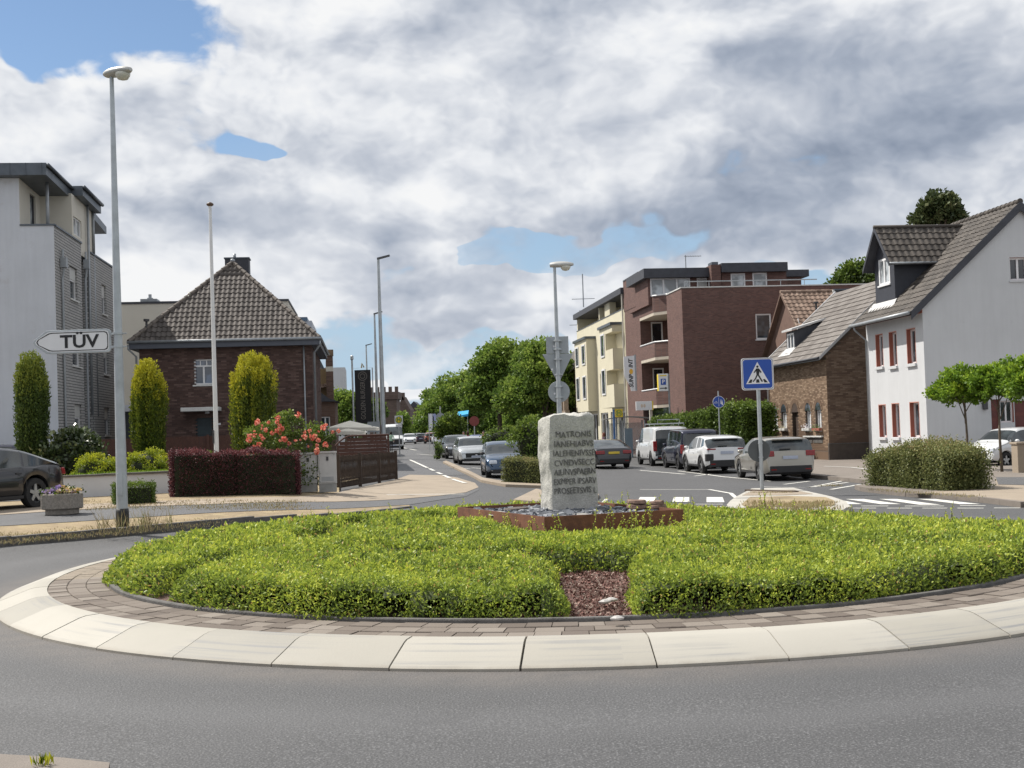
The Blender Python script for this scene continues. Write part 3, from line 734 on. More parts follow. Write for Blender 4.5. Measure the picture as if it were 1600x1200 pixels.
def tiles(par, p0, ux, vy, Wd, Lg, w, l, mt, kind='pan', inside=None, limit=300, name='tile'):
    """tiles over a plane: p0 lower left corner, ux across, vy up the slope"""
    ux = Vector(ux).normalized(); vy = Vector(vy).normalized(); n = ux.cross(vy); inv = wm(par).inverted()
    nc = max(1, round(Wd / w)); nr = max(1, round(Lg / l)); w = Wd/nc; l = Lg/nr
    base = tilemesh(w, l, kind).build(name, mt, None, smooth=(kind == 'pan'), auto=40); base.parent = par; first = True; cnt = 0; rest = MB(); mv = [Vector(v.co) for v in base.data.vertices]; mf = [tuple(p.vertices) for p in base.data.polygons]
    for j in range(nr):
        for i in range(nc):
            cx, cy = (i+.5)*w, (j+.5)*l
            if inside and not inside(cx, cy): continue
            pos = Vector(p0) + ux*cx + vy*(j*l) + n*R_.uniform(0, .006); rot = R_.uniform(-.012, .012)
            M = Matrix(((ux.x, vy.x, n.x, pos.x), (ux.y, vy.y, n.y, pos.y), (ux.z, vy.z, n.z, pos.z), (0, 0, 0, 1))) @ Matrix.Rotation(rot, 4, 'Z')
            if cnt < limit:
                q = base if first else copyobj(base, par); first = False; q.matrix_basis = inv @ M; cnt += 1
            else: rest.add([M @ v for v in mv], mf)
    if rest.v:
        q = rest.build(name + '_rest', mt, par, smooth=(kind == 'pan')); q['kind'] = 'stuff'
def bricks(par, o, u, T0, T1, Z0, Z1, ops, mt, bw=.245, bh=.0765, mw=.012, proud=.008, limit=0, slope=None):
    """brick courses standing proud of a mortar wall; the first ones as objects of their own, the rest joined"""
    n = (u[1], -u[0]); rows = int((Z1-Z0)/bh); box = [(-.5, 0), (.5, 0)]; rest = MB(); cells = []
    for j in range(rows):
        z = Z0 + j*bh; k = T0 - (bw/2 if j % 2 else 0)
        while k < T1:
            a, b = max(k, T0), min(k + bw - mw, T1); k += bw
            if b - a < .04 or (slope and not slope((a+b)/2, z + bh)): continue
            if any(r[0] - .02 < (a+b)/2 < r[1] + .02 and r[2] - .03 < z + bh/2 < r[3] + .02 for r in ops): continue
            cells.append((a, b, z))
    base = None; inv = wm(par).inverted()
    full = [c for c in cells if abs((c[1]-c[0]) - (bw-mw)) < .002]; mid = (T0 + T1)/2
    full.sort(key=lambda c: (c[2] + abs(c[0] - mid)*.35)); sel = set(full[:limit])
    for (a, b, z) in cells:
        pr = proud + R_.uniform(-.003, .004)
        if (a, b, z) in sel:
            x, y = o[0] + u[0]*a, o[1] + u[1]*a
            M = Matrix(((u[0], n[0], 0, x), (u[1], n[1], 0, y), (0, 0, 1, z), (0, 0, 0, 1)))
            if base is None:
                mb = MB(); mb.box(0, bw-mw, -.02, proud, 0, bh-mw); base = mb.build('brick', mt); base.parent = par; q = base
            else: q = copyobj(base, par)
            q.matrix_basis = inv @ M
        else:
            rest.cr = R_.random(); rest.ob(o, u, a, b, -.02, pr, z, z + bh - mw)
    if rest.v:
        me = rest.build('brickwork', mt, par); me['kind'] = 'stuff'
def slabroof(m, pts, th):  # pts: polygon in 3d, thickness downwards
    m.prism([(p[0], p[1], p[2] - th) for p in pts], th)

M_WHITEPL = mat('white_render', (.56, .57, .585), .9, .05, .6, .25, 70, dirt=((.50, .51, .525), 1.5, .60), streak=.16)
M_GREYPL = mat('pale_grey_render', (.535, .565, .625), .9, .07, .5, .2, 60, dirt=((.48, .49, .53), 1.2, .55), streak=.22)
M_CREAMPL = mat('cream_render', (.60, .555, .42), .9, .05, .8, .2, 60)
M_OFFW = mat('off_white_render', (.60, .57, .50), .9, .06, .5, .2, 60)
M_FRAMEW = mat('white_window_frame', (.75, .75, .76), .4, 0)
M_FRAMED = mat('dark_window_frame', (.05, .05, .055), .5, 0)
M_SILL = mat('pale_sill', (.6, .6, .58), .6, .1, 5)
M_ZINC = mat('dark_zinc', (.10, .115, .135), .45, .2, 2, metal=.5)
M_GUT = mat('grey_gutter', (.30, .32, .34), .45, .15, 4, metal=.4)
M_SLATE = mat('anthracite_cladding', (.045, .048, .06), .6, .2, 3)
M_TERRA = mat('terracotta_paint', (.34, .12, .085), .8, .08, 3)
M_GLASS = glass('window_glass', (.06, .075, .09)); M_CURT = glass('curtained_glass', (.38, .41, .43), .12); M_DGLASS = glass('dark_window_glass', (.02, .024, .03))
M_BLIND = mat('roller_blind', (.50, .50, .48), .6, .05, 20)
M_TILE = objrand('brown_roof_tile', [(0, (.056, .047, .043)), (.5, (.08, .069, .062)), (1, (.11, .095, .086))], .75, .3, 50, .9)
M_TILED = objrand('dark_roof_tile', [(0, (.047, .040, .035)), (.5, (.068, .058, .050)), (1, (.095, .082, .071))], .7, .3, 50, .9)
M_TILER = objrand('reddish_roof_tile', [(0, (.17, .115, .085)), (.5, (.24, .165, .125)), (1, (.30, .215, .165))], .75, .3, 50, .9)
M_TILEF = objrand('grey_flat_tile', [(0, (.12, .105, .095)), (.5, (.155, .138, .125)), (1, (.19, .172, .158))], .75, .2, 50, .9)
M_RIDGE = mat('ridge_tile_brown', (.13, .11, .095), .75, .25, 3)

# ---- brown brick villa on the left, hipped pantile roof
def villa():
    o = (W(221, 688, 54).x, 54.); t1, _ = onwall(o, EB, 489, 620); Wd = t1; gzv = gz(*o); E = 6.0
    h = thing('brick_villa', 'dark brown brick house with steep hipped tile roof behind the columnar yews', 'house', (o[0], o[1], gzv), TH)
    mort = mat('villa_mortar', (.075, .056, .048), .9, .2, 3, .2, 60)
    bm = attrmat('villa_brick', [(0, (.066, .040, .035)), (.4, (.088, .053, .045)), (.75, (.11, .067, .057)), (1, (.15, .098, .084))], .85, .3, 60, nvar=0)
    wr = pxr(o, EB, 303, 333, 561, 601); dr = pxr(o, EB, 306, 334, 653, 696); dr = (dr[0], dr[1], gzv, dr[3])
    m = MB(); wallp(m, o, EB, 0, Wd, gzv - .3, E, [wr, dr], .12)
    wallp(m, pt(o, EB, Wd), EA, 0, 10, gzv - .3, E, []); o3 = off(o, 10, 0); wallp(m, o3, NA, 0, 10, gzv-.3, E, [])
    m.ob(off(o, 10, 0), EB, 0, Wd, -.2, 0, gzv-.3, E)
    m.build('wall', mort, h)
    bricks(h, o, EB, 0, Wd, gzv, E, [wr, dr], bm, limit=0); bricks(h, pt(o, EB, Wd), EA, 0, 10, gzv, E, [], bm)
    window(h, o, EB, wr, M_FRAMEW, glass('blue_grey_glass', (.10, .13, .19)), .07, (2, 1), .08, M_SILL, trans=wr[2] + (wr[3]-wr[2])*.73)
    d = MB(); d.ob(o, EB, dr[0], dr[1], -.12, -.08, dr[2], dr[3]); dd = d.build('door', mat('dark_teal_door', (.015, .028, .035), .5, .2, 4), h)
    for k in range(4):
        q = MB(); q.ob(o, EB, dr[0]+.06, dr[1]-.06, -.08, -.065, dr[2] + .5 + k*.42, dr[2] + .86 + k*.42); q.build('panel', mat('dark_teal_panel', (.02, .035, .042), .5, .2, 4), dd)
    cr = pxr(o, EB, 287, 346, 638, 643); c = MB(); c.ob(o, EB, cr[0], cr[1], 0, .95, cr[2], cr[3] + .03); c.build('canopy', M_SILL, h, bevel=.015)
    c = MB(); c.disc((*pt(o, EB, (cr[0]+cr[1])/2 + .2), cr[2] - .1), (0, 0, 1), .1, .1, 12); c.build('canopy_lamp', M_FRAMEW, h)
    c = MB(); r2 = pxr(o, EB, 340, 345, 661, 664); c.ob(o, EB, *r2[:2], 0, .02, *r2[2:]); c.build('house_sign', M_FRAMEW, h)
    # eaves box and gutter
    e = MB(); oh = .38
    a = off(o, -oh, -oh); e.ob(a, EB, 0, Wd + 2*oh, -.0 - oh, 0, E - .12, E + .16); e.ob(off(o, 0, Wd + .002), EA, -0, 10.4, 0, oh, E - .12, E + .16); e.ob(off(o, 10.4, 0), NA, 0, 10.4, 0, oh, E - .12, E + .16)
    e.build('eaves_box', mat('slate_blue_fascia', (.085, .095, .12), .6, .1, 3), h)
    gt = MB(); z = E + .17
    for k0, k1 in ((off(o, -oh-.06, -oh-.06), off(o, -oh-.06, Wd+oh+.06)), (off(o, -oh-.06, Wd+oh+.06), off(o, 10.8, Wd+oh+.06))): gt.tube([(*k0, z), (*k1, z)], .065, 8)
    gt.build('gutter', M_GUT, h, smooth=True)
    for bb, nm in ((-.12, 'l'), (Wd + .12, 'r')):
        dp = MB(); a = off(o, -oh, bb*1.0 + (-oh+.1 if bb < 0 else oh-.1)); b = off(o, -.06, bb)
        dp.tube([(*a, z - .1), (*a, z-.3), (*b, z-.62), (*b, gzv)], .045, 8); dp.build('downpipe', M_GUT, h, smooth=True)
    dp = MB(); b = off(o, -.08, Wd - .35); dp.tube([(*b, E - .15), (*b, gzv)], .04, 8); dp.build('downpipe', M_GUT, h, smooth=True)
    # roof
    z0 = E + .17; hw = Wd/2 + oh; rise = 4.05; D1 = -oh + hw*1.0; D2 = 10.4 - hw
    P = lambda a, b, z: (*off(o, a, b), z)
    A, B, C, D = P(-oh, -oh, z0), P(-oh, Wd+oh, z0), P(10.4, Wd+oh, z0), P(10.4, -oh, z0); R1, R2_ = P(D1, Wd/2, z0+rise), P(max(D2, D1+.6), Wd/2, z0+rise)
    r = MB(); r.add([A, B, C, D, R1, R2_], [(0, 1, 4), (1, 2, 5, 4), (2, 3, 5), (3, 0, 4, 5), (3, 2, 1, 0)]); rf = r.build('roof', mat('roof_underlay', (.05, .042, .036), .9, .1, 3), h)
    vy = Vector(R1) - (Vector(A) + Vector(B))/2; Lg = vy.length
    tiles(rf, A, Vector(B)-Vector(A), vy, 2*hw, Lg, .225, .34, M_TILE, inside=lambda x, y: abs(x - hw) < hw*(1 - y/Lg) - .02, limit=300)
    ux = Vector(C)-Vector(B); v2 = Vector(R1) - (Vector(B) + ux.normalized()*hw); L2 = v2.length; ln = ux.length
    tiles(rf, B, ux, v2, ln, L2, .3, .36, M_TILE, inside=lambda x, y: x > hw*y/L2 and x < ln - hw*y/L2, limit=0, name='side_tile')
    for a_, b_ in ((A, R1), (B, R1), (C, R2_), (R1, R2_)):
        a_, b_ = Vector(a_), Vector(b_); n_ = int((b_-a_).length/.36)
        for k in range(n_):
            q = MB(); p0 = a_.lerp(b_, k/n_) + Vector((0, 0, .035)); p1 = a_.lerp(b_, (k+1.12)/n_) + Vector((0, 0, .02)); q.tube([p0, p1], [.105, .085], 8); q.build('ridge_tile', M_RIDGE, rf, smooth=True, auto=50)
    q = MB(); q.lathe([(.05, 0), (.12, .05), (.1, .14), (.02, .18)], (R1[0], R1[1], R1[2] + .02), 10); q.build('ridge_cap', M_GUT, rf, smooth=True)
    ch = MB(); cp = off(o, D1 + 1.2, Wd/2 - .35); ch.ob(off(o, D1 + 1.2, Wd/2 - .5), EB, 0, 1.15, -.8, 0, z0 + rise - .8, z0 + rise + .38); cc = ch.build('chimney', M_SLATE, rf, bevel=.01)
    ch = MB(); ch.ob(off(o, D1+1.2, Wd/2 - .5), EB, -.04, 1.19, -.84, .04, z0+rise+.38, z0+rise+.44); ch.build('chimney_cap', M_ZINC, rf)
    ch = MB(); ch.tube([(*off(o, D1+1.5, Wd/2 - .05), z0+rise+.4), (*off(o, D1+1.5, Wd/2-.05), z0+rise+.66)], .07, 10); ch.build('flue', M_GUT, rf, smooth=True)
    v = MB(); p = P(.25, .3, z0 + .65); v.tube([p, (p[0], p[1], p[2] + .35)], .05, 8); v.disc((p[0], p[1], p[2] + .33), (0, 0, 1), .13, .1, 10); v.build('vent_pipe', M_FRAMED, rf)
    return o, Wd
VO, VW = villa()

# ---- tall grey-white apartment block, far left
def apartments():
    D = 48.; o = (W(92, 690, D).x, D); Z0 = gz(*o); par = 10.45; top = 12.35
    h = thing('apartment_block', 'tall pale grey apartment block with grey brick side and dark zinc roof edge', 'building', (o[0], o[1], Z0), TH)
    clad = brickmat('grey_facing_brick', (.40, .395, .385), (.48, .47, .455), (.09, .09, .095), .24, .118, .018)
    P = lambda a, b, z: (*off(o, a, b), z)
    xl = -12.; b31 = onwall(o, EB, 31, 350)[0]
    # front wall: two levels of parapet
    m = MB(); wallp(m, pt(o, EB, 0), (EB[0], EB[1]), xl, b31, Z0 - .3, top); wallp(m, o, EB, b31, 0, Z0 - .3, par)
    m.build('front_wall', M_GREYPL, h)
    # side, facing the street: two clad bays with a recess between
    w1 = [pxr(o, EA, 109, 121, 418, 468), pxr(o, EA, 113, 126, 522, 572), pxr(o, EA, 117, 128, 632, 684)]
    w2 = [pxr(o, EA, 159, 166, 446, 491), pxr(o, EA, 162, 170, 540, 585), pxr(o, EA, 163.5, 171.5, 637, 680)]
    w1 = [(r[0], r[1], r[2], r[3]) for r in w1]
    m = MB(); wallp(m, o, EA, 0, 4.6, Z0-.3, par, w1, .16); wallp(m, o, EA, 6.4, 12, Z0-.3, par - .15, w2, .16)
    wallp(m, off(o, 4.6, -1.6), EA, 0, 1.8, Z0-.3, par - .1); wallp(m, off(o, 6.4, -1.6), EB, 0, 1.6, Z0-.3, par - .15); wallp(m, off(o, 12, 0), (-EB[0], -EB[1]), 0, 12, Z0-.3, par)
    m.build('side_wall', clad, h)
    for r in w1 + w2:
        ww = window(h, o, EA, (r[0], r[1], r[2], r[2] + (r[3]-r[2])*.62), M_FRAMEW, M_GLASS, .06, (1, 1), .1, M_SILL)
        b = MB(); b.ob(o, EA, r[0]+.01, r[1]-.01, -.12, -.08, r[2] + (r[3]-r[2])*.62, r[3]); b.build('roller_shutter', M_BLIND, h)
    c = MB(); c.ob(o, EB, b31, .05, -.22, .04, par, par+.07); c.ob(o, EA, -.02, 4.65, -.2, .05, par, par+.071); c.ob(o, EA, 6.35, 12, -.2, .05, par-.15, par-.08); c.ob(off(o, 6.4, -1.6), EB, 0, 1.6, -.2, .04, par-.15, par-.081)
    c.build('parapet_cap', M_ZINC, h)
    fl = MB(); fl.add([P(.1, b31, par-.5), P(.1, -.1, par-.5), P(12, -.1, par-.5), P(12, b31, par-.5)], [(0, 1, 2, 3)]); fl.add([P(.1, xl, top), P(.1, b31-.1, top), P(12, b31-.1, top), P(12, xl, top)], [(0, 1, 2, 3)]); fl.build('terrace_floor', M_ZINC, h)
    # set-back top floor
    att = MB(); oa = off(o, 0, b31); dr = pxr(oa, EA, 47, 56, 305, 352); dr = (dr[0], dr[1], par - .4, dr[3])
    wallp(att, oa, EA, .002, 3.1, par-.5, top, [dr], .12)
    of_ = off(o, 3.1, b31); e1 = onwall(of_, EB, 112, 330)[0]; wallp(att, of_, EB, 0, e1, par-.5, top)
    os_ = off(o, 3.1, b31 + e1); wr = pxr(os_, EA, 115, 127.5, 342, 369); wallp(att, os_, EA, 0, 4.0, par-.5, top, [wr], .1)
    att.build('top_floor_wall', M_OFFW, h)
    window(h, oa, EA, dr, M_FRAMED, M_CURT, .07, (1, 1), .08, name='terrace_door'); window(h, os_, EA, wr, M_FRAMEW, M_CURT, .06, (2, 1), .06)
    rr = MB(); e72 = onwall(off(o, -.5, 0), EB, 72, 268)[0]
    slabroof(rr, [P(-.5, xl, top+.5), P(-.5, e72, top+.5), P(3.6, e72, top+.35), P(3.6, xl, top+.35)], .48)
    slabroof(rr, [P(3.6, xl, top+.42), P(3.6, .35, top+.42), P(7.2, .35, top+.3), P(7.2, xl, top+.3)], .42)
    slabroof(rr, [P(7.2, xl, top+.15), P(7.2, -.1, top+.15), P(12, -.4, top+.1), P(12, xl, top+.1)], .35)
    rf = rr.build('roof', M_ZINC, h)
    k = 0
    while xl + .3 + k*.6 < e72:   # standing seams on the fascia
        q = MB(); t = xl + .3 + k*.6; q.ob(off(o, -.5, 0), EB, t-.012, t+.012, 0, .025, top+.02, top+.5)
        if t > -8: q.build('seam', M_ZINC, rf)
        k += 1
    g_ = MB(); g_.tube([P(-.5, e72+.07, top+.42), P(3.6, e72+.07, top+.3)], .07, 8); g_.tube([P(3.55, .42, top+.36), P(7.2, .42, top+.26)], .075, 8); g_.build('gutter', M_ZINC, h, smooth=True)
    for a, b, za, zb in ((.9, -.45, par-.4, top+.1), (5.6, .1, 3, top+.1), (6.9, .05, par-.1, top+.1), (7.2, -.02, 3, par + 1)):
        q = MB(); q.tube([P(a, b, za), P(a, b, zb)], .07 if a < 5 else .06, 10); q.build('post', M_GUT, h, smooth=True)
    for a, zt in ((.9, 9.4), (5.0, 9.9)):
        q = MB(); q.tube([P(a, .07, 1.5), P(a, .07, zt-1.0), P(a, .14, zt-.5)], .05, 8); q.ob(off(o, a, 0), EA, -.14, .14, .02, .26, zt-.5, zt-.1); q.tube([P(a, .1, zt-.1), P(a, .1, zt+.25)], .05, 8); q.build('rainwater_pipe', M_GUT, h)
apartments()

# ---- plain pale building behind the villa
def plainbox(name, label, cat, o, wd, dp, z1, mt, th=TH, parapet=None):
    h = thing(name, label, cat, (o[0], o[1], gz(*o)), th); m = MB(); m.ob(o, EB, 0, wd, -dp, 0, gz(*o)-.3, z1); m.build('wall', mt, h)
    if parapet: q = MB(); q.ob(o, EB, -.04, wd+.04, -dp-.04, .05, z1, z1+.12); q.build('parapet', parapet, h)
    return h
o = (W(120, 690, 66).x, 66.); zt = 1.75 + (690-472)/1900*66
h = plainbox('plain_building', 'plain off-white flat roofed building between the apartment block and the brick house', 'building', o, 11.5, 9, zt, M_OFFW, parapet=M_SLATE)
dr = pxr(o, EB, 195, 212, 643, 690); q = MB(); q.ob(o, EB, dr[0], dr[1], 0, .05, gz(*o), dr[3]); q.build('gate_door', mat('dark_gate', (.02, .028, .035), .6, .2, 3), h)
q = MB(); q.ob(o, EB, dr[0]-.3, dr[1]+.5, 0, .4, dr[3], dr[3]+.35); q.build('door_lintel', M_GREYPL, h)
q = MB(); c = onwall(o, EB, 217, 465)[0]; c1 = onwall(o, EB, 243, 465)[0]; q.ob(o, EB, c, c1, -1.4, -.4, zt, zt+.32); q.tube([(*off(o, .9, (c+c1)/2), zt+.3), (*off(o, .9, (c+c1)/2), zt+.62)], .09, 8); q.tube([(*off(o, .9, (c+c1)/2), zt+.34), (*off(o, .9, (c+c1)/2), zt+.42)], .17, 8); q.build('roof_vent', M_GUT, h)
# buildings peeping over the villa's right slope
o = (W(425, 685, 78).x, 78.); z1 = 1.75 + (684-475)/1900*78
h = thing('green_grey_building', 'pale green-grey building with sloped roof behind the right slope of the tiled house roof', 'building', (o[0], o[1], gz(*o)), TH)
M_GG = mat('green_grey_render', (.36, .40, .34), .85, .08, 1)
wdt = onwall(o, EB, 447, 500)[0]; w2_ = onwall(o, EB, 470, 500)[0]
m = MB(); P = lambda a, b, z: (*off(o, a, b), z)
m.prism([P(0, 0, 0), P(0, w2_, 0), P(0, w2_, z1 - 1.9), P(0, wdt, z1), P(0, 0, z1)], 8, (EA[0], EA[1], 0)); m.build('wall', M_GG, h)
m = MB(); m.ob(o, EB, -.1, .42, -.6, .05, z1, z1 + .55); m.build('chimney', mat('stained_concrete', (.26, .25, .2), .9, .2, 3), h)
m = MB(); m.prism([P(-.05, wdt, z1+.0), P(-.05, w2_, z1-1.9), P(-.05, w2_, z1-1.8), P(-.05, wdt, z1+.1)], 8.1, (EA[0], EA[1], 0)); m.build('roof', M_GUT, h)
o = (W(463, 685, 84).x, 84.); z1 = 1.75 + (682-500)/1900*84; wdt = onwall(o, EB, 487, 500)[0]
h = plainbox('grey_box_building', 'small grey flat roofed building block beyond the right end of the tiled house roof', 'building', o, wdt, 8, z1, M_GREYPL)
m = MB(); m.ob(o, EB, 0, wdt-.3, -4, .1, z1, z1+.25); m.build('roof', mat('blue_grey_roof', (.10, .16, .24), .5, .1, 3), h)

# ---- small neighbour house right of the villa
def neighbour():
    o = (W(489, 683, 72).x, 72.); zb = gz(*o); w1 = onwall(o, EB, 524, 650)[0]; ze = 1.75 + (681-626)/1900*72
    h = thing('small_brick_house', 'small brick house with swept dark porch roof and tall patched chimney right of the villa', 'house', (o[0], o[1], zb), TH)
    bm = brickmat('neighbour_brick', (.13, .07, .05), (.19, .11, .08), (.12, .1, .085)); wr = pxr(o, EB, 501, 516, 651, 682)
    m = MB(); wallp(m, o, EB, -.3, w1, zb-.2, ze, [wr], .1); wallp(m, off(o, 0, w1), EA, 0, 7, zb-.2, ze); m.build('wall', bm, h)
    window(h, o, EB, wr, M_FRAMEW, M_GLASS, .07, (2, 2), .06)
    P = lambda a, b, z: (*off(o, a, b), z)
    # swept roof
    pr = [(w1 + .25, ze - .05), (w1 - .3, ze + .12), (w1 - .8, ze + .5), (w1 - 1.15, ze + 1.05), (-.3, ze + 2.2), (-.3, ze)]
    m = MB(); m.prism([P(-.25, b, z) for b, z in pr], 5, (EA[0], EA[1], 0)); m.build('porch_roof', M_SLATE, h)
    m = MB(); m.ob(off(o, 1.5, 0), EB, -.3, w1 - .35, -5, 0, ze + .2, ze + 2.0); m.build('gable_wall', mat('ochre_render', (.34, .24, .13), .9, .1, 2), h)
    zr = 1.75 + (681-605)/1900*73; m = MB(); m.add([P(1.0, -.3, zr), P(1.0, w1-.4, zr), P(4.2, w1-.4, zr+1.35), P(4.2, -.3, zr+1.35)], [(0, 1, 2, 3)]); rf = m.build('roof', mat('old_tile_underlay', (.1, .08, .07), .9, .1, 3), h)
    tiles(rf, P(.95, -.3, zr), Vector((EB[0], EB[1], 0)), Vector(P(4.2, 0, zr+1.35)) - Vector(P(1.0, 0, zr)), w1 - .05, 3.5, .3, .36, M_TILER)
    m = MB(); zc = 1.75 + (681-555)/1900*73; b0 = w1 - .5; k = 0; z = ze
    while z < zc:
        hh = min(.3, zc - z); mm = MB(); mm.ob(off(o, .8, 0), EB, b0 + R_.uniform(-.01, .01), b0 + .42, -.42, 0, z, z + hh - .01)
        mm.build('chimney_course', M_OFFW if .62 < (z-ze)/(zc-ze) < .76 else bm, h); z += hh
    m = MB(); m.ob(off(o, .8, 0), EB, b0-.04, b0 + .46, -.46, .04, zc-.02, zc + .35); m.build('chimney', mat('chimney_head', (.20, .14, .09), .9, .3, 5), h)
    m = MB(); m.prism([P(4, .1, zr+1.0), P(4, .8, zr+1.0), P(4, .35, zr+2.0)], .8, (EA[0], EA[1], 0)); m.build('pointed_turret', M_ZINC, h)
neighbour()
o = (W(523, 680, 130).x, 130.); h = plainbox('white_tower_block', 'plain white block standing far behind between the patched chimney and the black banner', 'building', o, onwall(o, EB, 540, 600)[0], 8, 1.75 + (680-573)/1900*130, M_WHITEPL)

# ---- white rendered house, right edge
def whitehouse():
    C = (W(1448, 650, 49).x, 49.); L = 5.6; far_ = off(C, L, 0); zb = gz(*C); Wg = 8.2
    h = thing('white_house', 'white rendered house with terracotta window reveals and dark tiled roof with dormer', 'house', (C[0], C[1], zb), TH)
    E = 6.35; RZ = 10.25; xr = onwall(C, EB, 1592, 330)[0]
    ups = [pxr(far_, NA, *q) for q in ((1369, 1379.5, 523, 573), (1390, 1401, 519, 572), (1417.5, 1430.5, 514, 568), (1374, 1384.5, 633, 683), (1394.5, 1405.5, 631, 683), (1422.5, 1436.5, 629, 683))]
    m = MB(); wallp(m, far_, NA, 0, L, zb + .25, E, ups, .22, revm=1)
    gw = [pxr(C, EB, 1578, 1606, 402, 438), pxr(C, EB, 1549, 1562, 624, 672), pxr(C, EB, 1563.5, 1584, 626, 660), pxr(C, EB, 1586, 1612, 626, 690)]
    wallp(m, C, EB, 0, 2*xr, zb + .25, E, gw[1:], .16, revm=1)
    P = lambda a, b, z: (*off(C, a, b), z)
    # gable triangle with its window
    r = gw[0]; sl = (RZ - E)/xr
    zt = lambda b: E + sl*(b if b < xr else 2*xr - b)
    xs = sorted([0, r[0], r[1], xr, 2*xr])
    for a, b in zip(xs[:-1], xs[1:]):
        if a >= r[0] - 1e-6 and b <= r[1] + 1e-6:
            m.quad(P(0, a, E), P(0, b, E), P(0, b, r[2]), P(0, a, r[2])); m.quad(P(0, a, r[3]), P(0, b, r[3]), P(0, b, zt(b)), P(0, a, zt(a)))
        else: m.quad(P(0, a, E), P(0, b, E), P(0, b, zt(b)), P(0, a, zt(a)))
    m.cm = 1
    for (a, b, z0, z1) in [r]:
        m.quad(P(0, a, z0), P(0, a, z1), P(.15, a, z1), P(.15, a, z0)); m.quad(P(0, b, z1), P(0, b, z0), P(.15, b, z0), P(.15, b, z1)); m.quad(P(0, a, z1), P(0, b, z1), P(.15, b, z1), P(.15, a, z1)); m.quad(P(0, b, z0), P(0, a, z0), P(.15, a, z0), P(.15, b, z0))
    m.build('wall', [M_WHITEPL, M_TERRA], h)
    pl = MB(); pl.ob(far_, NA, 0, L+.03, -.1, .03, zb-.3, zb+.25); pl.ob(C, EB, -.03, 2*xr, -.1, .03, zb-.3, zb+.2499); pl.build('plinth', mat('brown_plinth', (.20, .10, .08), .85, .15, 3), h)
    for q in ups:
        window(h, far_, NA, q, M_FRAMEW, M_GLASS, .07, (1, 1), .17, None)
        s = MB(); s.ob(far_, NA, q[0]-.05, q[1]+.06, -.2, .09, q[2]-.13, q[2]-.005); s.build('sill', M_WHITEPL, h, bevel=.01)
        t = MB(); e = .035; t.ob(far_, NA, q[0]-e, q[0]-.002, 0, .006, q[2], q[3]+e); t.ob(far_, NA, q[1]+.002, q[1]+e, 0, .006, q[2], q[3]+e); t.ob(far_, NA, q[0], q[1], 0, .005, q[3]+.002, q[3]+e); t.build('painted_surround', mat('pink_terracotta', (.50, .24, .19), .8, .05, 3), h)
    window(h, C, EB, gw[0], M_FRAMEW, M_DGLASS, .08, (2, 1), .12, M_WHITEPL); window(h, C, EB, gw[2], M_FRAMEW, M_DGLASS, .06, (2, 1), .12, None)
    for g_, nm in ((gw[1], 'door'), (gw[3], 'garage_door')):
        d = MB(); d.ob(C, EB, g_[0], g_[1], -.14, -.09, g_[2], g_[3]); dd = d.build(nm, mat('red_brown_wood', (.15, .045, .035), .6, .15, 4), h)
        for k in range(3): q = MB(); q.ob(C, EB, g_[0]+.05, g_[1]-.05, -.09, -.075, g_[2] + .1 + k*(g_[3]-g_[2])/3, g_[2] - .05 + (k+1)*(g_[3]-g_[2])/3); q.build('panel', mat('red_brown_panel', (.12, .035, .03), .6, .15, 4), dd)
    lr = pxr(C, EB, 1534, 1541, 627, 640); q = MB(); q.ob(C, EB, lr[0], lr[1], .02, .16, lr[2], lr[3]); q.build('wall_lamp', M_FRAMED, h, bevel=.02)
    # frieze, gutter
    f = MB(); f.ob(far_, NA, 0, L, 0, .03, E - .42, E - .02); f.build('frieze', M_TERRA, h)
    oh = .55; zo = E - oh*sl*.62
    rr = MB(); a0, a1 = -.14, L + .12
    ev = (-oh, E - oh*sl + .10); rd = (xr, RZ + .10); ev2 = (2*xr + oh, ev[1])
    for (b0, z0), (b1, z1) in ((ev, rd), (ev2, rd)):
        rr.add([P(a0, b0, z0), P(a1, b0, z0), P(a1, b1, z1), P(a0, b1, z1), P(a0, b0, z0-.1), P(a1, b0, z0-.1), P(a1, b1, z1-.1), P(a0, b1, z1-.1)], [(0, 1, 2, 3), (7, 6, 5, 4), (0, 4, 5, 1), (0, 3, 7, 4), (1, 5, 6, 2)])
    rf = rr.build('roof', M_SLATE, h)
    vg = MB()
    for (b0, z0), (b1, z1) in ((ev, rd), (ev2, rd)):
        vg.add([P(a0-.03, b0, z0+.05), P(a0-.03, b1, z1+.05), P(a0-.03, b1, z1-.34), P(a0-.03, b0, z0-.30), P(a0, b0, z0+.05), P(a0, b1, z1+.05), P(a0, b1, z1-.34), P(a0, b0, z0-.30)], [(0, 1, 2, 3), (7, 6, 5, 4), (0, 4, 5, 1), (2, 6, 7, 3), (3, 7, 4, 0)])
    vg.build('verge_board', M_SLATE, rf)
    sf = MB(); sf.add([P(a0, -oh, ev[1]-.12), P(a1, -oh, ev[1]-.12), P(a1, 0, E-.02), P(a0, 0, E-.02)], [(0, 1, 2, 3)]); sf.build('soffit', M_SLATE, rf)
    p0 = P(a0, -oh - .05, ev[1] + .0); up = Vector(P(0, xr, RZ+.1)) - Vector(P(0, -oh, ev[1])); Ls = up.length + .05
    # dormer footprint on slope: a 3.1..5.1
    da0, da1, ds, dz = 3.1, 5.1, .3, 8.75
    def ins(x, y): 
        a = a1 - x; b = -oh + y*(xr+oh)/Ls; return not (da0 - .1 < a < da1 + .1 and b > ds and (E + sl*b) < dz + 1.3 - abs(a - 4.1)*1.2)
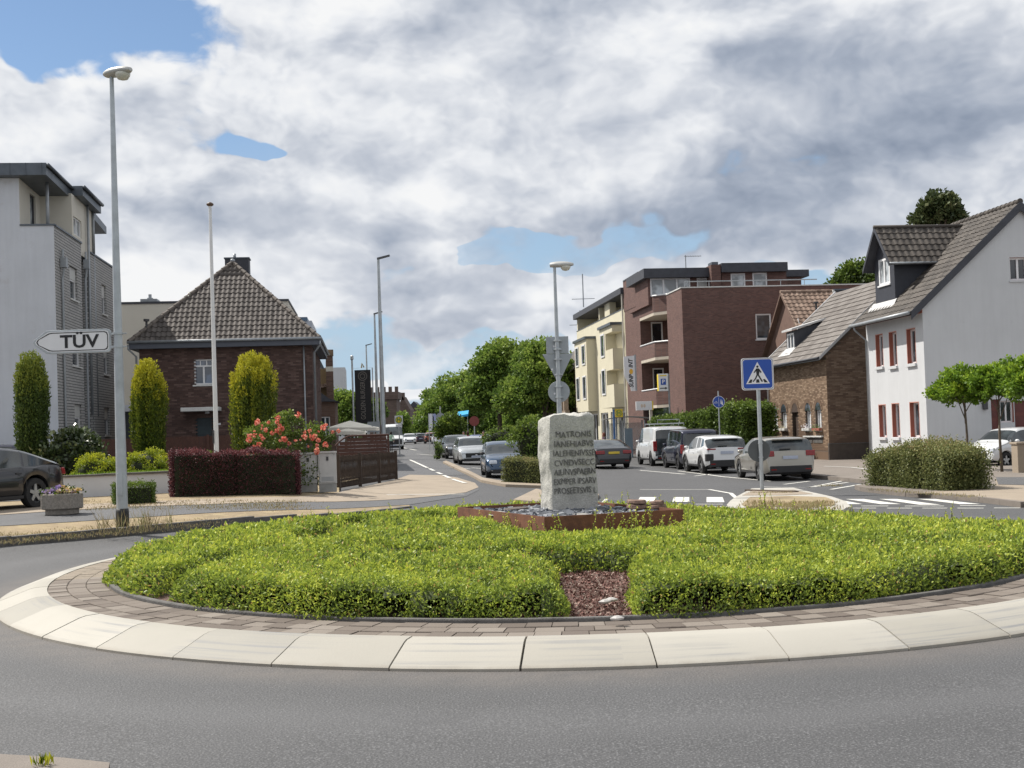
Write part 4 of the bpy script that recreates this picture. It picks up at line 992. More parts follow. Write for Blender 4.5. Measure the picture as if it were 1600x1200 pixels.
    tiles(rf, P(a1, -oh - .05, ev[1] - .035), Vector((-EA[0], -EA[1], 0)), up, a1 - a0, Ls, .32, .37, M_TILED, inside=ins, limit=300)
    n_ = 17
    for k in range(n_):
        a_ = a0 + (a1-a0)*k/n_; q = MB(); q.tube([P(a_-.01, xr, RZ+.15), P(a_ + (a1-a0)/n_*1.1, xr, RZ+.13)], [.12, .105], 10); q.build('ridge_tile', M_TILED, rf, smooth=True, auto=50)
    gt = MB(); gt.tube([P(a0, -oh-.1, ev[1]-.02), P(a1 + .1, -oh-.1, ev[1]-.05)], .075, 10); gt.build('gutter', M_GUT, h, smooth=True)
    dp = MB(); dp.tube([P(L-.15, -oh-.08, ev[1]-.1), P(L-.15, -oh-.04, ev[1]-.25), P(L-.08, -.06, ev[1]-.7), P(L-.08, -.06, zb)], .045, 8); dp.build('downpipe', M_GUT, h, smooth=True)
    # dormer
    dm = MB(); dmo = off(C, da1, ds); wr = (.42, 1.55, 7.58, 8.72)
    wallp(dm, dmo, NA, 0, 2.0, E + .3, dz, [wr], .07)
    dm.add([P(da1, ds, dz), P(da0, ds, dz), P((da0+da1)/2, ds, dz+1.15)], [(0, 1, 2)])
    dm.quad(P(da0, ds, E+.3), P(da0, 3, E+.3), P(da0, 3, dz), P(da0, ds, dz)); dm.quad(P(da1, 3, E+.3), P(da1, ds, E+.3), P(da1, ds, dz), P(da1, 3, dz))
    dmm = dm.build('dormer', mat('dormer_cladding', (.035, .038, .05), .6, .15, 4), h)
    ww = window(h, dmo, NA, wr, M_FRAMEW, M_CURT, .09, (2, 1), .0, M_FRAMEW, name='dormer_window')
    mid = (da0+da1)/2; oe = .38; hz = 1.25
    dr_ = MB()
    for s_ in (-1, 1):
        e_ = mid + s_*(1.0 + oe); ze_ = dz + 1.25 - (1.0+oe)*1.2
        dr_.add([P(e_, ds-oe, ze_), P(mid, ds-oe, dz+1.3), P(mid, xr, dz+1.3), P(e_, xr-1, ze_), P(e_, ds-oe, ze_-.09), P(mid, ds-oe, dz+1.21), P(mid, xr, dz+1.21), P(e_, xr-1, ze_-.09)], [(0, 1, 2, 3), (7, 6, 5, 4), (0, 4, 5, 1), (0, 3, 7, 4)])
    dr_.build('dormer_roof', M_SLATE, dmm)
    ze_ = dz + 1.25 - (1.0+oe)*1.2; p0 = Vector(P(mid - 1.0 - oe, ds-oe, ze_+.01)); upv = Vector(P(mid, 0, dz+1.31)) - Vector(P(mid-1-oe, 0, ze_))
    tiles(dmm, p0, Vector((EB[0], EB[1], 0)), upv, xr - ds + oe, upv.length, .30, .36, M_TILED, inside=lambda x, y: (E + sl*(ds - oe + x)) < ze_ + y*upv.z/upv.length + .12)
    q = MB(); q.tube([P(mid, ds-oe-.03, dz+1.35), P(mid, xr-.1, dz+1.35)], .09, 10); q.build('dormer_ridge', M_TILED, dmm, smooth=True)
    for s_ in (-1, 1):
        q = MB(); e_ = mid + s_*(1.0+oe); q.add([P(e_, ds-oe-.03, ze_+.06), P(mid, ds-oe-.03, dz+1.36), P(mid, ds-oe-.03, dz+1.16), P(e_, ds-oe-.03, ze_-.14), P(e_, ds-oe, ze_+.06), P(mid, ds-oe, dz+1.36), P(mid, ds-oe, dz+1.16), P(e_, ds-oe, ze_-.14)], [(0, 1, 2, 3), (7, 6, 5, 4), (0, 4, 5, 1), (2, 6, 7, 3), (0, 3, 7, 4)]); q.build('dormer_verge', M_SLATE, dmm)
    q = MB(); q.tube([P(mid-1-oe-.05, ds-oe, ze_-.02), P(mid-1-oe-.05, 2.3, ze_-.02)], .05, 8); q.build('dormer_gutter', M_GUT, dmm, smooth=True)
    q = MB(); q.add([P(da0-.5, ds-.35, E+sl*(ds-.35)+.16), P(da1+.3, ds-.35, E+sl*(ds-.35)+.16), P(da1+.3, ds+.02, E+sl*ds+.24), P(da0-.1, ds+.02, E+sl*ds+.24)], [(0, 1, 2, 3)]); q.build('lead_apron', mat('pale_lead', (.5, .5, .5), .6, .1, 3), dmm)
whitehouse()

# ---- brown brick cottage
def cottage():
    B = (W(1294, 650, 58).x, 58.); L = 8.4; far_ = off(B, L, 0); zb = gz(*B)
    h = thing('brick_cottage', 'brown brick cottage with arched narrow windows and grey tiled roof with small dormer', 'house', (B[0], B[1], zb), TH)
    E = 4.95; sl = .9; xr = 4.0; P = lambda a, b, z: (*off(B, a, b), z)
    mort = mat('cottage_mortar', (.10, .078, .062), .9, .2, 3, .2, 60)
    bm = attrmat('cottage_brick', [(0, (.15, .098, .065)), (.4, (.21, .143, .095)), (.75, (.26, .18, .122)), (1, (.33, .24, .168))], .85, .3, 60, nvar=0)
    ops = [pxr(far_, NA, *q) for q in ((1207, 1215.5, 637, 672), (1221, 1229.5, 635, 672), (1238.5, 1248.5, 634, 714), (1258.5, 1267.5, 633, 672), (1274.5, 1283.5, 632, 672))]
    ops[2] = (ops[2][0], ops[2][1], zb + .1, ops[2][3])
    ops = [(a, b, c, d - (b-a)*.35) for a, b, c, d in ops]
    m = MB(); wallp(m, far_, NA, 0, L, zb-.3, E, ops, .2); xs = 7.5
    wallp(m, B, EB, 0, xs, zb-.3, E); m.add([P(0, 0, E), P(0, xs, E), P(0, xs, E+sl*(2*xr-xs)), P(0, xr, E + sl*xr)], [(0, 1, 2, 3)]); m.add([P(L, 0, zb), P(L, xs, zb), P(L, xs, E+.4), P(L, xr, E+sl*xr), P(L, 0, E)], [(4, 3, 2, 1, 0)])
    m.build('wall', mort, h)
    bricks(h, far_, NA, 0, L, zb + .55, E - .25, [(a, b, c, d + .1) for a, b, c, d in ops], bm, limit=230, bw=.26)
    dark = attrmat('cottage_shaded_brick', [(0, (.115, .076, .055)), (.5, (.165, .112, .08)), (1, (.23, .165, .12))], .85, .3, 60, nvar=0)  # darkened copy of the street-face brick; the side wall's shade is in the colour
    bricks(h, B, EB, 0, 3.6, zb + .9, E + 3.3, [], dark, limit=60, bw=.26, slope=lambda t, z: z < E + sl*min(t, 2*xr-t) - .12)
    pl = MB(); pl.ob(far_, NA, 0, L+.03, -.1, .03, zb-.3, zb+.5); pl.build('plinth', bm, h); 
    pl = MB(); pl.ob(B, EB, -.03, xs, -.1, .04, zb-.3, zb+.86); pl.build('side_plinth', mat('dark_plinth', (.075, .06, .05), .85, .2, 3), h)
    pl = MB(); pl.ob(B, EB, -.03, xs, -.1, .06, zb+.86, zb+.90); pl.build('plinth_cap', M_DKERB, h)
    pl = MB()
    for k in range(int(L/.115)):   # dentil course under the eaves
        pl.ob(far_, NA, k*.115, k*.115+.075, .0, .07, E - .22, E - .08)
    q = pl.build('dentils', bm, h); q['kind'] = 'stuff'
    for i, r in enumerate(ops):
        a, b, c, d = r; cx = (a+b)/2; rad = (b-a)/2
        # arched head: brick ring and tympanum
        n = 8; ar = MB()
        for k in range(n):
            t0 = math.pi*k/n; t1_ = math.pi*(k+1)/n - .04
            pts = []
            for rr, tt in ((rad, t0), (rad+.22, t0), (rad+.22, t1_), (rad, t1_)): pts.append((*pt(far_, NA, cx + rr*math.cos(tt)), d + rr*math.sin(tt)))
            nn = (NA[1], -NA[0]); pts = [(p[0] - nn[0]*.02, p[1] - nn[1]*.02, p[2]) for p in pts]
            q = MB(); q.prism(pts, .045, (nn[0], nn[1], 0)); q.build('arch_brick', bm, h)
        ty = MB(); nn = (NA[1], -NA[0]); ty.prism([(*[v - nn[j]*.0 for j, v in enumerate(pt(far_, NA, cx + rad*math.cos(math.pi*k/10)))], d + rad*math.sin(math.pi*k/10)) for k in range(11)], .012, (nn[0], nn[1], 0))
        if i == 2:
            ty.build('door_arch', mat('dark_door_wood', (.06, .04, .03), .7, .2, 4), h)
            q = MB(); q.ob(far_, NA, a, b, -.2, -.15, c, d); q.build('door', mat('dark_door_wood', (.06, .04, .03)), h)
        else:
            ty.build('window_head', M_GLASS, h)
            window(h, far_, NA, r, M_FRAMEW, M_CURT, .09, (2, 1), .1, M_SILL)
    # flower boxes and pots on the sills
    for k, (i, c_) in enumerate(((0, (.62, .6, .42)), (1, (.65, .6, .45)), (3, (.7, .68, .72)), (4, (.12, .22, .06)))):
        a, b, c, d = ops[i]; n_ = 160; base = np.array([*pt(far_, NA, (a+b)/2), c + .12]); q = NR.normal(size=(n_, 3))*[.12, .16, .09] + base + np.array([-.12, 0, 0])
        leafmesh('window_flowers', q, NR.normal(size=(n_, 3)), .05, .02, mat('sill_flowers_' + 'abcd'[k], c_, .8, .4, 20), NR.rand(n_), h)
        f = MB(); f.ob(far_, NA, a-.1, b+.1, .02, .2, c-.02, c+.1); f.build('flower_pot', M_TERRA if i == 4 else M_SILL, h)
    lb = [pxr(far_, NA, 1259, 1270, 683, 692), pxr(far_, NA, 1271.5, 1286, 683, 692)]
    for r in lb: q = MB(); q.ob(far_, NA, r[0], r[1], 0, .03, r[2], r[3]); q.build('cellar_grating', M_DKERB, h); q = MB(); q.ob(far_, NA, r[0]-.08, r[1]+.08, 0, .12, r[3], r[3]+.07); q.build('ledge', M_SILL, h)
    # roof
    oh = .4; a0, a1 = -.18, L + .1; ev = E - oh*sl + .12
    m = MB()
    for b0, z0, b1, z1 in ((-oh, ev, xr, E+sl*xr+.12), (xs+oh, E+sl*(2*xr-xs)-.3, xr, E+sl*xr+.12)):
        m.add([P(a0, b0, z0), P(a1, b0, z0), P(a1, b1, z1), P(a0, b1, z1), P(a0, b0, z0-.12), P(a1, b0, z0-.12), P(a1, b1, z1-.12), P(a0, b1, z1-.12)], [(0, 1, 2, 3), (7, 6, 5, 4), (0, 4, 5, 1), (0, 3, 7, 4), (1, 5, 6, 2)])
    rf = m.build('roof', M_GUT, h)
    up = Vector(P(0, xr, E+sl*xr+.12)) - Vector(P(0, -oh, ev)); Ls = up.length
    tiles(rf, P(a1, -oh-.03, ev + .0), Vector((NA[0], NA[1], 0)), up, a1-a0, Ls, .42, .40, M_TILEF, kind='flat', inside=lambda x, y: not (5.2 < a1-x < 6.7 and .35 < -oh + y*(xr+oh)/Ls < 1.9), limit=300)
    q = MB(); q.add([P(a0-.03, -oh, ev+.07), P(a0-.03, xr, E+sl*xr+.2), P(a0-.03, xr, E+sl*xr+.05), P(a0-.03, -oh, ev-.1), P(a0, -oh, ev+.07), P(a0, xr, E+sl*xr+.2), P(a0, xr, E+sl*xr+.05), P(a0, -oh, ev-.1)], [(0, 1, 2, 3), (7, 6, 5, 4), (0, 4, 5, 1), (2, 6, 7, 3)]); q.build('verge_strip', mat('aluminium_strip', (.55, .55, .56), .4, .1, 3, metal=.5), rf)
    q = MB(); q.add([P(a1+.03, -oh, ev+.12), P(a1+.03, xr, E+sl*xr+.25), P(a1+.03, xr, E+sl*xr), P(a1+.03, -oh, ev-.1), P(a1-.1, -oh, ev+.12), P(a1-.1, xr, E+sl*xr+.25), P(a1-.1, xr, E+sl*xr), P(a1-.1, -oh, ev-.1)], [(3, 2, 1, 0), (4, 5, 6, 7), (1, 5, 4, 0), (3, 7, 6, 2)]); q.build('far_verge', mat('aluminium_strip', (.55, .55, .56)), rf)
    q = MB(); q.tube([P(a0, -oh-.08, ev-.02), P(a1, -oh-.08, ev-.04)], .065, 8); q.build('gutter', M_SLATE, h, smooth=True)
    q = MB(); q.tube([P(L-.1, -oh-.05, ev-.1), P(L-.05, -.08, ev-.5), P(L-.05, -.08, zb)], .05, 8); q.build('downpipe', mat('pale_pipe', (.5, .5, .52), .5, .1, 3), h, smooth=True)
    # box dormer
    do_ = off(B, 6.6, .45); wr = (.12, 1.12, 5.5, 6.35); m = MB(); wallp(m, do_, NA, 0, 1.25, 5.2, 6.45, [wr], .05); m.quad(P(5.35, .45, 5.2), P(5.35, 2.3, 5.2), P(5.35, 2.3, 6.95), P(5.35, .45, 6.45)); m.quad(P(6.6, 2.3, 5.2), P(6.6, .45, 5.2), P(6.6, .45, 6.45), P(6.6, 2.3, 6.95))
    dm = m.build('dormer', M_SLATE, h); window(h, do_, NA, wr, M_FRAMEW, M_GLASS, .08, (2, 1), .0, name='dormer_window')
    q = MB(); q.add([P(5.2, .25, 6.45), P(6.75, .25, 6.45), P(6.75, 2.4, 7.05), P(5.2, 2.4, 7.05), P(5.2, .25, 6.55), P(6.75, .25, 6.55), P(6.75, 2.4, 7.15), P(5.2, 2.4, 7.15)], [(0, 1, 2, 3), (7, 6, 5, 4), (0, 4, 5, 1), (0, 3, 7, 4)]); q.build('dormer_roof', mat('pale_lead', (.5, .5, .5)), dm)
    q = MB(); q.add([P(5.0, .0, E+.22), P(6.8, .0, E+.22), P(6.8, .5, E+.45*sl+.25), P(5.3, .5, E+.45*sl+.25)], [(0, 1, 2, 3)]); q.build('lead_apron', mat('pale_lead', (.5, .5, .5)), dm)
cottage()

# ---- gabled house with reddish tiles beyond the cottage
def gabled():
    o = (W(1223, 650, 70).x + .85, 66.6); zb = gz(*o); P = lambda a, b, z: (*off(o, a, b), z); rz = 9.15; ez = 5.9; aa = 3.5
    h = thing('gabled_house', 'gabled house with reddish brown tiled roof between the cottage and the big red brick building', 'house', (o[0], o[1], zb), TH)
    m = MB(); m.prism([P(0, 0, zb), P(2*aa, 0, zb), P(2*aa, 0, ez), P(aa, 0, rz-.15), P(0, 0, ez)], 9, (EB[0], EB[1], 0)); m.build('wall', mat('gable_brick', (.16, .10, .08), .85, .15, 3), h)
    m = MB(); m.prism([P(.4, -.02, ez-.2), P(1.7, -.02, ez-.2), P(1.9, -.02, ez+1.2), P(1.5, -.02, ez+1.6)], .015, (-EB[0], -EB[1], 0)); m.build('white_panel', M_WHITEPL, h)
    m = MB(); oh = .35; s = (rz-ez)/aa
    for a0 in (-oh, 2*aa + oh):
        m.add([P(a0, -.3, ez - oh*s), P(a0, 9, ez-oh*s), P(aa, 9, rz), P(aa, -.3, rz), P(a0, -.3, ez-oh*s-.14), P(a0, 9, ez-oh*s-.14), P(aa, 9, rz-.14), P(aa, -.3, rz-.14)], [(0, 1, 2, 3), (7, 6, 5, 4), (0, 3, 7, 4), (0, 4, 5, 1)])
    rf = m.build('roof', mat('brown_verge', (.17, .11, .085), .7, .15, 3), h)
    up = Vector(P(aa, 0, rz)) - Vector(P(-oh, 0, ez-oh*s))
    tiles(rf, P(-oh, -.3, ez-oh*s+.02), Vector((EB[0], EB[1], 0)), up, 5.6, up.length, .30, .36, M_TILER, limit=300)
    for k in range(18): q = MB(); q.tube([P(aa, -.3+k*.31, rz+.06), P(aa, .04+k*.31, rz+.05)], [.1, .09], 8); q.build('ridge_tile', M_TILER, rf, smooth=True, auto=50)
    q = MB(); q.ob(off(o, aa+.3, 0), EB, 2.9, 4.3, -.6, .4, rz-.7, rz+.08); q.build('chimney', M_SLATE, rf); q = MB(); q.ob(off(o, aa+.3, 0), EB, 2.85, 4.35, -.65, .45, rz+.08, rz+.16); q.build('chimney_cap', M_ZINC, rf)
    q = MB(); q.ob(off(o, aa+.3, 0), EB, 2.8, 2.9, -.5, .5, rz-.9, rz+.1); q.build('chimney_flashing', M_SILL, rf)
    q = MB(); p = P(2.0, 1.25, rz-1.2); q.tube([p, (p[0], p[1], p[2]+.45)], .06, 8); q.disc((p[0], p[1], p[2] + .4), (0, 0, 1), .14, .1, 10); q.build('roof_vent', M_FRAMED, rf)
    q = MB(); q.ob(off(o, aa+1.5, 0), EB, 5.2, 7.5, -.5, 0, rz-1, rz+.3); q.build('brick_chimney', brickmat('red_chimney_brick', (.18, .09, .06), (.26, .14, .1), (.2, .17, .15)), rf)
gabled()

# ---- big red-brown brick apartment building with corner balconies
def redblock():
    K = (W(1072, 650, 73).x, 73.); zb = gz(*K); P = lambda a, b, z: (*off(K, a, b), z); Z = 9.95
    h = thing('brick_apartment_building', 'large red-brown brick apartment building with recessed balconies and dark roof fascias', 'building', (K[0], K[1], zb), TH)
    bs = brickmat('red_street_brick', (.115, .056, .046), (.19, .095, .076), (.125, .098, .09), .22, .072, .010)
    rw = pxr(K, EB, 1181, 1205.5, 490, 530)
    m = MB(); wallp(m, K, EB, 0, 13, zb-.3, Z, [rw], .12)
    wallp(m, K, EA, 0, .01, zb, Z)
    sw = off(K, 3.7, 0); NAo = off(K, 3.7, 0)
    # street face pieces (outward = left): origin far end, u towards us
    def st(a0, a1, z0, z1, ops=(), s=0, mm=m, rev=.14): wallp(mm, off(K, a1, s), NA, 0, a1-a0, z0, z1, ops, rev)
    st(0, 3.7, zb-.3, Z); st(11.3, 16.2, zb-.3, 12.35)
    st(3.7, 11.3, zb-.3, Z, (), 1.9)
    wallp(m, off(K, 3.7, 1.9), (-EB[0], -EB[1]), 0, 1.9, zb, Z)              # inner cheek
    fw = off(K, 11.3, 0); fo = [pxr(fw, EB, 1017.5, 1036, 503, 541), pxr(fw, EB, 1020, 1038, 575, 612)]
    wallp(m, fw, EB, 0, 1.9, zb, 12.35, fo, .1); m.ob(off(K, 11.3, 0), EB, -.02, 4, -5, -.005, Z + .2, 12.4)
    m.build('wall', bs, h)
    window(h, K, EB, rw, M_FRAMEW, M_GLASS, .09, (1, 1), .06, M_FRAMEW)
    for r in fo: window(h, fw, EB, r, M_FRAMEW, M_DGLASS, .1, (1, 1), .05, name='balcony_door')
    for z0, z1 in ((6.1, 8.3), (3.0, 5.3), (9.0, 9.01)):
        if z1 - z0 > 1: window(h, off(K, 8, 1.9), NA, (0.3, 3.9, z0+.3, z1), M_FRAMEW, M_GLASS, .1, (3, 1), -.06)
    # balconies
    for zu, zt in ((9.0, 10.25), (6.05, 7.2), (2.9, 4.1)):
        b = MB(); b.prism([P(11.3, -.02, zu), P(7.2, -.02, zu), P(5.2, 1.4, zu), P(3.7, 1.4, zu), P(3.7, 1.9, zu), P(11.3, 1.9, zu)][::-1], .2); bb = b.build('balcony', mat('pale_balcony_slab', (.50, .44, .36), .85, .1, 3), h)
        w_ = MB()
        for q0, q1 in (((11.3, -.03), (7.2, -.03)), ((7.2, -.03), (5.2, 1.4)), ((5.2, 1.4), (3.7, 1.4))):
            A_, B_ = off(K, *q0), off(K, *q1); ln = math.dist(A_, B_); u = ((B_[0]-A_[0])/ln, (B_[1]-A_[1])/ln); w_.ob(A_, u, 0, ln, -.12, 0, zu + .2, zt)
        w_.build('parapet', bs, bb)
        r_ = MB()
        for q0, q1 in (((11.3, -.03), (7.2, -.03)), ((7.2, -.03), (5.2, 1.4)), ((5.2, 1.4), (3.7, 1.4))): r_.tube([P(*q0, zt+.05), P(*q1, zt+.05)], .05, 6)
        r_.build('rail', M_FRAMEW, bb)
    c = MB(); c.ob(K, EB, -.04, 13, -.25, .04, Z, Z+.07); c.ob(off(K, 3.7, 0), NA, 0, 3.7, -.2, .04, Z, Z+.071); c.build('coping', M_SILL, h)
    r_ = MB(); r_.tube([P(.3, .3, Z+.42), P(.3, 8.6, Z+.42)], .035, 6); 
    for k in range(6): r_.tube([P(.3, .3+k*1.5, Z), P(.3, .3+k*1.5, Z+.42)], .02, 6)
    r_.build('roof_rail', M_GUT, h)
    # penthouse
    po = off(K, 7.5, 0); x0 = onwall(po, EB, 1012, 440)[0]; x1 = onwall(po, EB, 1111, 440)[0]; zt = 1.75 + (662-432)/1900*po[1]
    wr = [pxr(po, EB, 1016, 1079, 434, 462), pxr(po, EB, 1089, 1110, 434, 460)]
    m = MB(); wallp(m, po, EB, x0, x1+.4, Z-.2, zt, wr, .1); wallp(m, off(po, 3.8, x0), NA, 0, 3.8, Z-.2, zt, (), .1); m.ob(off(K, 7.6, 0), EB, x0+.05, 13, -6, 0, Z-.2, Z); m.build('penthouse_wall', bs, h)
    window(h, po, EB, wr[0], M_FRAMEW, M_CURT, .1, (3, 1), .04, name='penthouse_window'); window(h, po, EB, wr[1], M_FRAMEW, M_BLIND, .1, (1, 1), .04, name='penthouse_window')
    f = MB(); f.ob(po, EB, x0-.35, x1+.3, -5, .45, zt, zt+.62); f.build('roof_fascia', M_SLATE, h)
    f = MB(); f.ob(off(K, 16.2, 0), NA, 0, 5, -.3, .05, 12.35, 12.45); f.build('coping_high', M_SLATE, h)
    # chimney slab and right part
    c0 = onwall(off(K, 6.5, 0), EB, 1112, 440)[0]; c1 = onwall(off(K, 6.5, 0), EB, 1127, 440)[0]; z_ = 1.75 + (661-411)/1900*79.5
    f = MB(); f.ob(off(K, 6.5, 0), EB, c0, c1, -4, 0, Z-.2, z_); f.build('chimney', bs, h); f = MB(); f.ob(off(K, 7, 0), EB, c0+.2, c1-.02, -.9, 0, z_+.01, z_+.25); f.build('chimney_cap', M_ZINC, h)
    p2 = off(K, 6.8, 0); x1 = onwall(p2, EB, 1128, 440)[0]; x2 = onwall(p2, EB, 1229, 440)[0]; x3 = onwall(off(p2, 2, 0), EB, 1252, 440)[0]; zt = 1.75 + (659-422)/1900*p2[1]
    wr = [pxr(p2, EB, 1142, 1165, 427, 456), pxr(p2, EB, 1176, 1199, 426, 455)]
    m = MB(); wallp(m, p2, EB, x1, x2, Z-.2, zt, wr, .1); m.ob(off(p2, 2, 0), EB, x2, x3, -4, 0, Z-.2, zt); m.ob(off(p2, 3, 0), EB, x1, x2, -4, 0, Z-.2, zt); m.build('upper_wall', bs, h)
    for r in wr: window(h, p2, EB, r, M_FRAMEW, M_CURT, .1, (1, 1), .04, name='penthouse_window')
    f = MB(); f.ob(p2, EB, x1-.1, x2-.02, -5, .4, zt, zt+.6); f.ob(off(p2, 2, 0), EB, x2+.0, x3+.5, -4, .2, zt-.1, zt+.36); f.build('upper_fascia', M_SLATE, h)
    a = MB(); ap = off(K, 9, 0); xx = onwall(ap, EB, 1071, 400)[0]; zz = 1.75 + (664-398)/1900*82; a.tube([(*off(ap, 0, xx), zt), (*off(ap, 0, xx), zz)], .035, 6); a.tube([(*off(ap, 0, xx-.1), zz-.08), (*off(ap, 0, xx+1.1), zz-.08)], .02, 6)
    for k in range(6): a.tube([(*off(ap, -.3, xx+.1+k*.17), zz-.08), (*off(ap, .3, xx+.1+k*.17), zz-.08)], .012, 4)
    a.build('antenna', M_GUT, h)
    # ground floor shop front
    q = MB(); q.ob(off(K, 11.3, 0), NA, -.0, 7.6, -.4, -.3, zb, 2.9); q.build('shop_front', M_DGLASS, h)
    return K
K = redblock()

# ---- cream apartment row with bays beyond it
def creamblock():
    P = lambda a, b, z: (*off(K, a, b), z); zb = gz(*off(K, 20, 0)); o = off(K, 16.2, 0)
    h = thing('cream_apartment_building', 'cream coloured apartment building with projecting bays and balconies down the street', 'building', (*o, zb), TH)
    T = 10.4; m = MB(); sh = [(a, b) for a, b in ((17, 19.6), (20.3, 22.6), (23.6, 26.6), (28, 31), (32, 35))]
    far_ = off(K, 36.6, 0); conv = lambda a0, a1, z0, z1: (36.6 - a1, 36.6 - a0, z0, z1)
    ws = [conv(a, b, zb+.4, 2.9) for a, b in sh] + [conv(23.4, 24.6, 4.2, 6.1), conv(23.4, 24.6, 7.1, 8.9), conv(25.6, 26.4, 4.2, 6.1), conv(34.3, 35.8, 4.2, 6.0)]
    wallp(m, far_, NA, 0, 20.4, zb-.3, T, ws, .15); wallp(m, off(K, 16.2, 0), EB, 0, .01, 0, 1)
    m.ob(off(K, 36.6, 0), NA, 0, 20.3, -8, -.4, zb, T-.5); m.build('wall', M_CREAMPL, h)
    for r in ws: window(h, far_, NA, r, M_FRAMEW, M_DGLASS if r[2] < 2 else M_GLASS, .12, (2 if r[1]-r[0] > 2 else 1, 1), .1)
    # bays
    b_ = MB(); b_.ob(off(K, 33.5, 0), NA, 0, 5.7, 0, .8, 3.1, 9.1); bb = b_.build('bay', M_CREAMPL, h)
    for z0, z1 in ((4.1, 6.1), (7.0, 8.7)):
        for a0 in (.5, 3.6): window(h, off(K, 33.5, -.8), NA, (a0, a0+1.5, z0, z1), M_FRAMEW, M_GLASS, .12, (1, 1), -.06, name='bay_window')
    f = MB(); f.ob(off(K, 33.5, 0), NA, -.1, 5.85, 0, .95, 9.1, 9.3); f.build('bay_roof', M_ZINC, h)
    b_ = MB(); b_.ob(off(K, 22, 0), NA, 0, 2.3, 0, .8, 3.2, 9.3); b_.ob(off(K, 19.7, 0), NA, 0, 2.6, 0, .8, 3.2, 4.9); b_.ob(off(K, 19.7, 0), NA, 0, 2.6, 0, .8, 6.0, 7.55); b_.ob(off(K, 19.7, 0), NA, 0, 2.6, 0, .8, 8.8, 9.3); b_.build('balcony_bay', M_CREAMPL, h)
    for z0, z1 in ((4.2, 6.2), (7.1, 8.9)): window(h, off(K, 22, -.8), NA, (.5, 1.9, z0, z1), M_FRAMEW, M_GLASS, .12, (1, 1), -.06, name='bay_window')
    f = MB(); f.ob(off(K, 22, 0), NA, -.1, 5.0, 0, .95, 9.3, 9.5); f.build('bay_roof', M_ZINC, h)
    # terrace storey and roof
    t_ = MB(); t_.ob(off(K, 36.6, 0), NA, 12.5, 14.5, -.6, -.1, T, 11.5); t_.ob(off(K, 36.6, 0), NA, 0, 20.3, -4, -1.8, T-.4, 11.5); t_.ob(off(K, 36.6, 0), NA, 0, .3, -4, -.05, T, 11.5); t_.ob(off(K, 36.6, 0), NA, 10, 10.3, -4, -.1, T, 11.5); t_.build('top_storey', M_CREAMPL, h)
    f = MB(); f.ob(off(K, 36.6, 0), NA, -.3, 20.38, -6, .25, 11.5, 11.95); f.build('roof', M_SLATE, h)
    f = MB(); f.ob(off(K, 36.6, 0), NA, 0, 20.3, -.1, .03, T, T+.06); f.build('coping', M_ZINC, h)
    f = MB(); f.tube([P(16.5, -.1, zb), P(16.5, -.1, 11.5)], .06, 8); f.build('downpipe', M_OFFW, h)
    # antenna masts
    for px, py0, py1, D in ((910, 428, 480, 106), (906, 485, 515, 112)):
        b0, b1 = W(px, py1, D), W(px, py0, D); q = MB(); q.tube([(b1.x, D, b0.z), b1], .05, 6); q.tube([(b1.x-1, D, b0.z + (b1.z-b0.z)*.25), (b1.x+1, D, b0.z+(b1.z-b0.z)*.25)], .03, 6); q.build('antenna', M_GUT, h)
creamblock()
# brick house with dark roof beyond the cream building
o = (K[0] + EA[0]*37, K[1] + EA[1]*37); h = thing('far_brick_house', 'brick house with dark pitched roof and two chimneys beyond the cream building', 'house', (*o, gz(*o)), TH)
P = lambda a, b, z: (o[0] + EA[0]*a + EB[0]*b, o[1] + EA[1]*a + EB[1]*b, z)
fb = brickmat('far_brick', (.20, .11, .085), (.28, .16, .12), (.2, .17, .15))
m = MB(); m.prism([P(0, -.2, 0), P(0, 9, 0), P(0, 9, 7.2), P(0, 4.3, 11.5), P(0, -.2, 7.2)], 14, (EA[0], EA[1], 0)); m.build('wall', fb, h)
m = MB(); m.add([P(-.1, -.8, 6.7), P(14, -.8, 6.7), P(14, 4.3, 11.7), P(-.1, 4.3, 11.7)], [(0, 1, 2, 3)]); m.build('roof', M_TILED, h)
for a, b, z0, z1 in ((1.5, 1.2, 7.5, 11.2), (5.5, 1.7, 9, 13.0)):
    m = MB(); m.ob((P(a, b, 0)[0], P(a, b, 0)[1]), EB, 0, 1.0, -.8, 0, z0, z1); m.build('chimney', fb, h)
m = MB()
for k in range(9): m.ob((P(-3, -1.5, 0)[0], P(-3, -1.5, 0)[1]), NA, -k*1.2, -k*1.2+.5, 0, .4, 3.2 , 4.6)
m.ob((P(-3, -1.5, 0)[0], P(-3, -1.5, 0)[1]), NA, -10, 1, 0, .4, 0, 3.3); m.build('crenellated_wall', mat('sandy_wall', (.26, .2, .15), .9, .15, 2), h)

